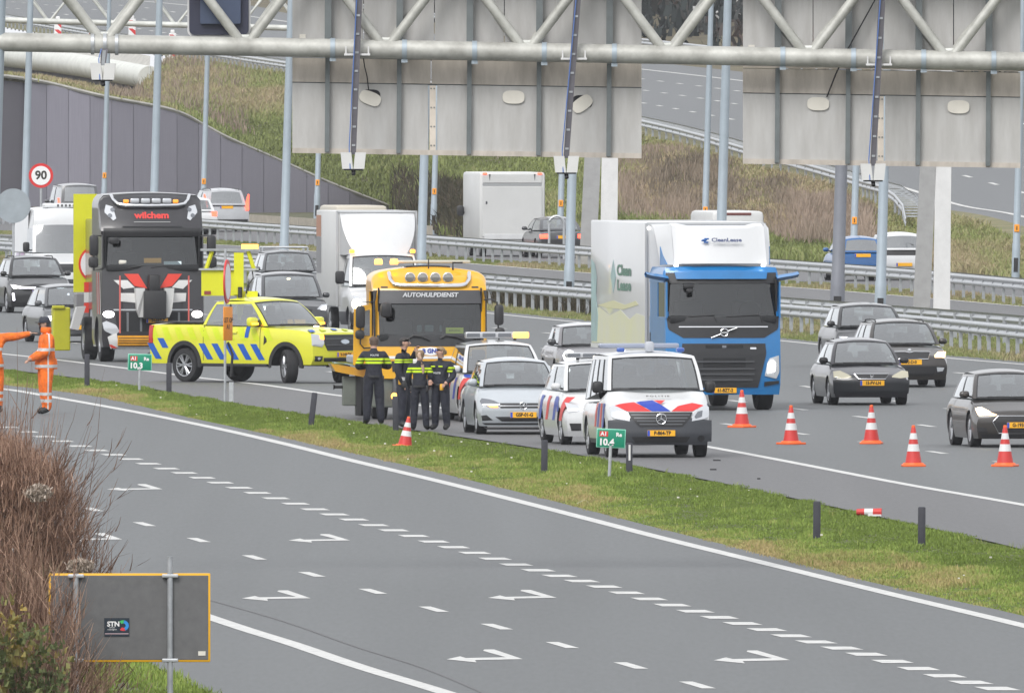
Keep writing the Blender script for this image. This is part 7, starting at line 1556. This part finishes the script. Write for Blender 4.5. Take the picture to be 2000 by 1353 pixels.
def person(label, px, py, height, rz, arms, jacket, trousers, hair, group, hairkind='short', loc=None, head_turn=0.0, bulk=1.0, stance=.07, cap=None, gloves=None, head_tilt=0.0):
    """faces -Y at rz=0; arms = ((elbow, wrist) left, right) in body space, x to the viewer's right"""
    root = thing('person', label, 'person', loc or G(px, py), rz, group); root.scale = (height/1.8,)*3
    V = {'pel': (0,0,.98), 'waist': (0,-.01,1.12), 'chest': (0,.0,1.32), 'neckb': (0,.015,1.47), 'neck': (0,-.005,1.55), 'head': (0,-.035,1.655), 'crown': (0,-.03,1.70)}
    R = {'pel': .155*bulk, 'waist': .160*bulk, 'chest': .172*bulk, 'neckb': .085, 'neck': .058, 'head': .092, 'crown': .078}
    E = [('pel','waist'), ('waist','chest'), ('chest','neckb'), ('neckb','neck'), ('neck','head'), ('head','crown')]
    for sg, nm in ((1,'L'), (-1,'R')):
        V['sh'+nm] = (sg*.185*bulk, .01, 1.425); R['sh'+nm] = .098*bulk; el, wr = arms[0 if sg > 0 else 1]; V['el'+nm] = el; R['el'+nm] = .074*bulk; V['wr'+nm] = wr; R['wr'+nm] = .052*bulk
        d = (Vector(wr)-Vector(el)).normalized(); V['pa'+nm] = tuple(Vector(wr)+d*.075); R['pa'+nm] = .034
        V['hp'+nm] = (sg*.095, 0, .90); R['hp'+nm] = .130*bulk; V['kn'+nm] = (sg*(.095+stance*.4), -.02, .50); R['kn'+nm] = .094*bulk; V['an'+nm] = (sg*(.095+stance*.7), .02, .10); R['an'+nm] = .078; V['to'+nm] = (sg*(.11+stance*.8), -.15, .045); R['to'+nm] = .050
        E += [('chest','sh'+nm), ('sh'+nm,'el'+nm), ('el'+nm,'wr'+nm), ('wr'+nm,'pa'+nm), ('pel','hp'+nm), ('hp'+nm,'kn'+nm), ('kn'+nm,'an'+nm), ('an'+nm,'to'+nm)]
    ks = list(V); me = bpy.data.meshes.new('skeleton'); me.from_pydata([V[k] for k in ks], [(ks.index(a), ks.index(b)) for a, b in E], []); o = bpy.data.objects.new('skeleton', me); COL.objects.link(o)
    md = o.modifiers.new('s', 'SKIN'); md.use_smooth_shade = True; md.branch_smoothing = .5
    for i, k in enumerate(ks): sv = me.skin_vertices[0].data[i]; sv.radius = (R[k], R[k]); sv.use_root = (k == 'pel')
    sb = o.modifiers.new('d', 'SUBSURF'); sb.levels = sb.render_levels = 2
    bpy.context.view_layer.update(); dg = bpy.context.evaluated_depsgraph_get(); bm_ = bpy.data.meshes.new_from_object(o.evaluated_get(dg)); bpy.data.objects.remove(o)
    bm_.name = 'body'; bm_.materials.clear()
    for m_ in (jacket, trousers, M_skin, M_boot, gloves or M_skin): bm_.materials.append(m_)
    segs = [(Vector(V[a]), Vector(V[b]), a, b) for a, b in E]
    def lab(a, b):
        if b in ('head','crown'): return 2
        if b[:2] == 'pa': return 4
        if b[:2] in ('to',): return 3
        if b[:2] in ('kn','an'): return 1
        return 0
    idx = []
    for pl in bm_.polygons:
        c = pl.center; best = None
        for a, b, na, nb in segs:
            ab = b-a; t_ = max(0, min(1, (c-a).dot(ab)/ab.length_squared)); d_ = (c-a-ab*t_).length-R[na]*(1-t_)-R[nb]*t_
            if best is None or d_ < best[0]: best = (d_, na, nb, t_)
        k = lab(best[1], best[2])
        if best[2][:2] == 'an' and c.z < .09: k = 3
        if k == 1 and c.z > .86: k = 0
        if k == 0 and c.z < .84 and best[2][:2] in ('hp',): k = 1
        if best[2] == 'neck' and c.z > 1.545: k = 2
        idx.append(k)
    bm_.polygons.foreach_set('material_index', idx); bm_.polygons.foreach_set('use_smooth', [True]*len(idx))
    link('body', bm_, root)
    # hands: five unequal bent fingers closing from each palm
    for sg, nm in ((1,'L'), (-1,'R')):
        el, wr = Vector(V['el'+nm]), Vector(V['wr'+nm]); d = (wr-el).normalized(); pa = Vector(V['pa'+nm]); side = d.cross(Vector((0,0,1))).normalized() if abs(d.z) < .9 else Vector((1,0,0)); dn = d.cross(side).normalized()
        mb = MB()
        for j, ln in enumerate((.070,.080,.074,.058)):
            b0 = pa+side*(.03-.02*j)*1.0+d*.01; mb.tube([b0, b0+d*ln*.45+dn*.006, b0+d*ln*.85+dn*.024], [.0095,.009,.007], 6)
        b0 = pa-d*.035+side*.036*sg; mb.tube([b0, b0+side*sg*.02+d*.03, b0+side*sg*.022+d*.06], [.011,.010,.008], 6)
        o_ = mb.build('fingers', gloves or M_skin, root, sm=True); o_['kind'] = 'stuff'; del o_['kind']
    H = Vector((0,-.035,1.67)); hr = Matrix.Rotation(head_turn, 4, 'Z')
    def hp(v): return H+hr.to_3x3() @ Vector(v)
    mb = MB(); mb.tube([hp((0,-.088,.015)), hp((0,-.112,-.018)), hp((0,-.092,-.026))], [.010,.015,.010], 6)
    for sg in (-1,1): mb.rbox(hp((sg*.090,.005,-.005)), (.018,.035,.055), .008)
    mb.build('nose_and_ears', M_skin, root, sm=True)
    mb = MB()
    for sg in (-1,1): mb.rbox(hp((sg*.033,-.084,.014)), (.022,.012,.011), .004)
    mb.build('eyes', M_ink, root); mb = MB(); mb.rbox(hp((0,-.090,-.052)), (.045,.010,.010), .004); mb.build('mouth', mat('lips', (.35,.14,.12), .5), root)
    mb = MB(); n = 18
    ringz = [(-.062,.35), (-.03,.75), (.0,.98), (.035,1.05), (.07,.92), (.095,.62), (.108,.0)]
    rows = []
    for z, k in ringz:
        row = []
        for q in range(n+1):
            a = 2*PI*q/n; fx, fy = math.sin(a), math.cos(a)      # fy>0 = back of head
            front = fy < -.15 and z < .055
            r = .104*k if k else 0.0
            if z < 0: r = .100
            zz = z if not front else max(z, .062 if fy < -.5 else .03)
            if front and z < .055: r *= .93
            row.append(hp((fx*r*.94, fy*r+.012, zz)))
        rows.append(row)
    mb.grid(rows); mb.build('hair', hair, root, sm=True)
    if hairkind == 'bun': mb = MB(); mb.rbox(hp((0,.12,-.01)), (.10,.07,.10), .034); mb.build('hair_knot', hair, root, sm=True)
    if hairkind == 'braid':
        mb = MB(); mb.tube([hp((0,.10,.03)), hp((-.0,.155,.0)), hp((-.03,.175,-.10)), hp((-.075,.17,-.22)), hp((-.095,.155,-.36)), hp((-.09,.15,-.42))], [.03,.042,.040,.036,.030,.014], 8); mb.build('braid', mat('braid_hair', (.55,.38,.28), .7, var=.25, vscale=20), root, sm=True)
    if cap:
        mb = MB(); mb.lathe([(.106,.0), (.108,.035), (.098,.075), (.06,.105), (0,.115)], 18, 'z', hp((0,.008,.012))); mb.rbox(hp((0,-.12,.02)), (.14,.10,.012), .005); mb.build('cap', cap, root, sm=True)
    return root
hair_b = mat('hair_brown', (.10,.065,.045), .7, var=.3, vscale=20); hair_d = mat('hair_dark', (.028,.022,.020), .6, var=.3, vscale=20); hair_bl = mat('hair_blond', (.27,.185,.105), .7, var=.3, vscale=20)
GP = 'police officers standing on the grass edge'
j1 = band_mat('police_jacket_wide', M_navy, M_fluo, zb=((1.285,.056),), dark=M_navy, zd=((1.285,.010),))
def belt(root, items):
    mb = MB(); mb.lathe([(.165,-.025), (.170,0), (.165,.025)], 18, 'z', (0,0,.97)); mb.build('belt', M_black, root, sm=True)
    for x, y, m_ in items: mb = MB(); mb.rbox((x,y,.92), (.07,.07,.14), .02); mb.build('pouch', m_, root, sm=True)
def tx(root, t, z, h, y, rot=0.0, m=None, x=0): letters('lettering', t, h, m or mat('reflect_grey', (.5,.52,.53), .5), root, (x,y,z), rot=(PI/2,0,rot), bold=.002)
o = person('police officer with his back to us and arms folded, leftmost of the four', 730, 829, 1.80, math.radians(185), (((.33,-.06,1.15), (.10,-.22,1.18)), ((-.33,-.06,1.15), (-.10,-.24,1.22))), j1, M_trn, hair_b, GP, bulk=1.08, head_turn=.3)
belt(o, ((.17,0,M_black), (-.17,.05,M_black))); tx(o, 'POLITIE', 1.40, .035, .175, PI)
j2 = band_mat('police_jacket_chevron', M_navy, M_fluo, zb=((1.315,.036),), dark=M_navy, zd=((1.315,.008),))
o = person('police officer in profile with a hand raised to his chin', 788, 836, 1.84, math.radians(70), (((.26,.0,1.14), (.10,-.22,1.50)), ((-.27,.03,1.13), (-.25,-.08,.90))), j2, M_trn, hair_d, GP, bulk=1.05, head_turn=0, gloves=None)
belt(o, ((-.18,0,mat('holster_orange', (.75,.40,.03), .5)),)); mb = MB(); mb.rbox((-.25,-.10,.86), (.09,.1,.16), .03); mb.build('glove', M_black, o, sm=True); mb = MB(); mb.lathe([(.052,.0), (.055,.07)], 12, 'z', (-.25,-.07,.93)); mb.build('cuff', mat('cuff_grey', (.5,.5,.5), .6), o)
j3 = band_mat('police_jacket_low', M_navy, M_fluo, zb=((1.33,.056),), dark=M_navy, zd=((1.33,.011),))
o = person('police officer with a long braid seen from behind', 820, 840, 1.62, math.radians(172), (((.27,.02,1.14), (.22,-.12,.95)), ((-.27,.02,1.14), (-.20,-.16,1.00))), j3, M_trn, hair_bl, GP, 'braid', bulk=1.0)
belt(o, ((.18,0,M_black), (-.17,.06,M_black))); mb = MB(); mb.rbox((.1,-.18,1.52), (.16,.03,.10), .012); mb.build('white_mask', M_signwh, o, sm=True)
j4 = band_mat('police_vest', M_navy, M_fluo, zb=())
o = person('police officer with tied hair facing left, rightmost of the four', 861, 840, 1.68, math.radians(-28), (((.30,.04,1.16), (.22,-.14,1.02)), ((-.27,.02,1.14), (-.16,-.18,1.04))), j4, M_trn, hair_bl, GP, 'bun', bulk=1.04, head_turn=-.5)
belt(o, ((.1,-.15,mat('holster_orange', (.75,.40,.03), .5)), (-.16,-.05,M_black))); tx(o, 'POLITIE', 1.22, .035, -.175, 0)
for z, a in ((1.33,0), (1.26,.0)):
    mb = MB(); mb.lathe([(.088,-.02), (.090,.02)], 12, 'z', (.235,.02,z)); mb.build('sleeve_band', mat('fluo_band', M_fluo, .5), o, sm=True)
for x in (-.10,.08): mb = MB(); mb.rbox((x,-.165,1.36), (.10,.02,.03), .008); mb.build('chest_flash', mat('fluo_band', M_fluo, .5), o)
jo = band_mat('orange_jacket', M_org, M_silver, zb=((1.19,.028), (.885,.028)), yb=((.0,.014),))
to_ = band_mat('orange_trousers', M_org, M_silver, zb=((.375,.028), (.25,.028)), yb=((.0,.014),))
GW = 'road workers in orange suits'
o = person('road worker in orange suit and dark cap looking left at the edge of the lane', 90, 809, 2.03, math.radians(-78), (((.25,-.02,1.14), (.14,-.26,1.03)), ((-.25,-.02,1.14), (-.12,-.26,1.02))), jo, to_, hair_d, GW, bulk=1.22, cap=mat('cap_navy', (.02,.022,.035), .7), stance=.02)
mb = MB(); mb.lathe([(.20,.0), (.215,.03), (.205,.14), (.19,.2)], 20, 'z', (0,0,.83)); mb.build('jacket_hem', jo, o, sm=True); mb = MB(); mb.lathe([(.085,0), (.105,.03), (.10,.09), (.09,.11)], 16, 'z', (0,.0,1.49)); mb.build('collar', mat('orange_cloth', M_org, .7, var=.15), o, sm=True)
mb = MB(); mb.rbox((.02,-.28,1.0), (.10,.05,.03), .01); mb.build('phone', M_black, o)
o = person('road worker in orange at the left edge pointing right', -14, 806, 2.0, math.radians(8), (((.42,-.02,1.42), (.66,-.06,1.475)), ((-.25,-.02,1.14), (-.22,-.1,.92))), jo, to_, hair_d, GW, bulk=1.10, stance=.03)
mb = MB(); mb.lathe([(.20,.0), (.215,.03), (.205,.14), (.19,.2)], 20, 'z', (0,0,.83)); mb.build('jacket_hem', jo, o, sm=True); mb = MB(); a_ = Vector((.735,-.07,1.49)); mb.tube([a_, a_+Vector((.05,-.01,.0)), a_+Vector((.10,-.015,-.004))], [.011,.010,.008], 6); mb.build('pointing_finger', M_skin, o, sm=True)
# ------------------------------------------------------------------ the air: faint winter haze
hz = MB(); hz.box((0, 1330, 12.5), (900, 2780, 27.2)); hzm = bpy.data.materials.new('haze_air'); hzm.use_nodes = True
hn = hzm.node_tree; hn.nodes.clear(); ho = hn.nodes.new('ShaderNodeOutputMaterial'); hv = hn.nodes.new('ShaderNodeVolumePrincipled')
hv.inputs['Color'].default_value = (.93, .95, 1, 1); hv.inputs['Density'].default_value = .00005; hv.inputs['Anisotropy'].default_value = 0.0
hn.links.new(hv.outputs[0], ho.inputs['Volume'])
ho_ = hz.build('haze', hzm, kind='stuff'); ho_['label'] = 'thin pale winter haze over the motorway'
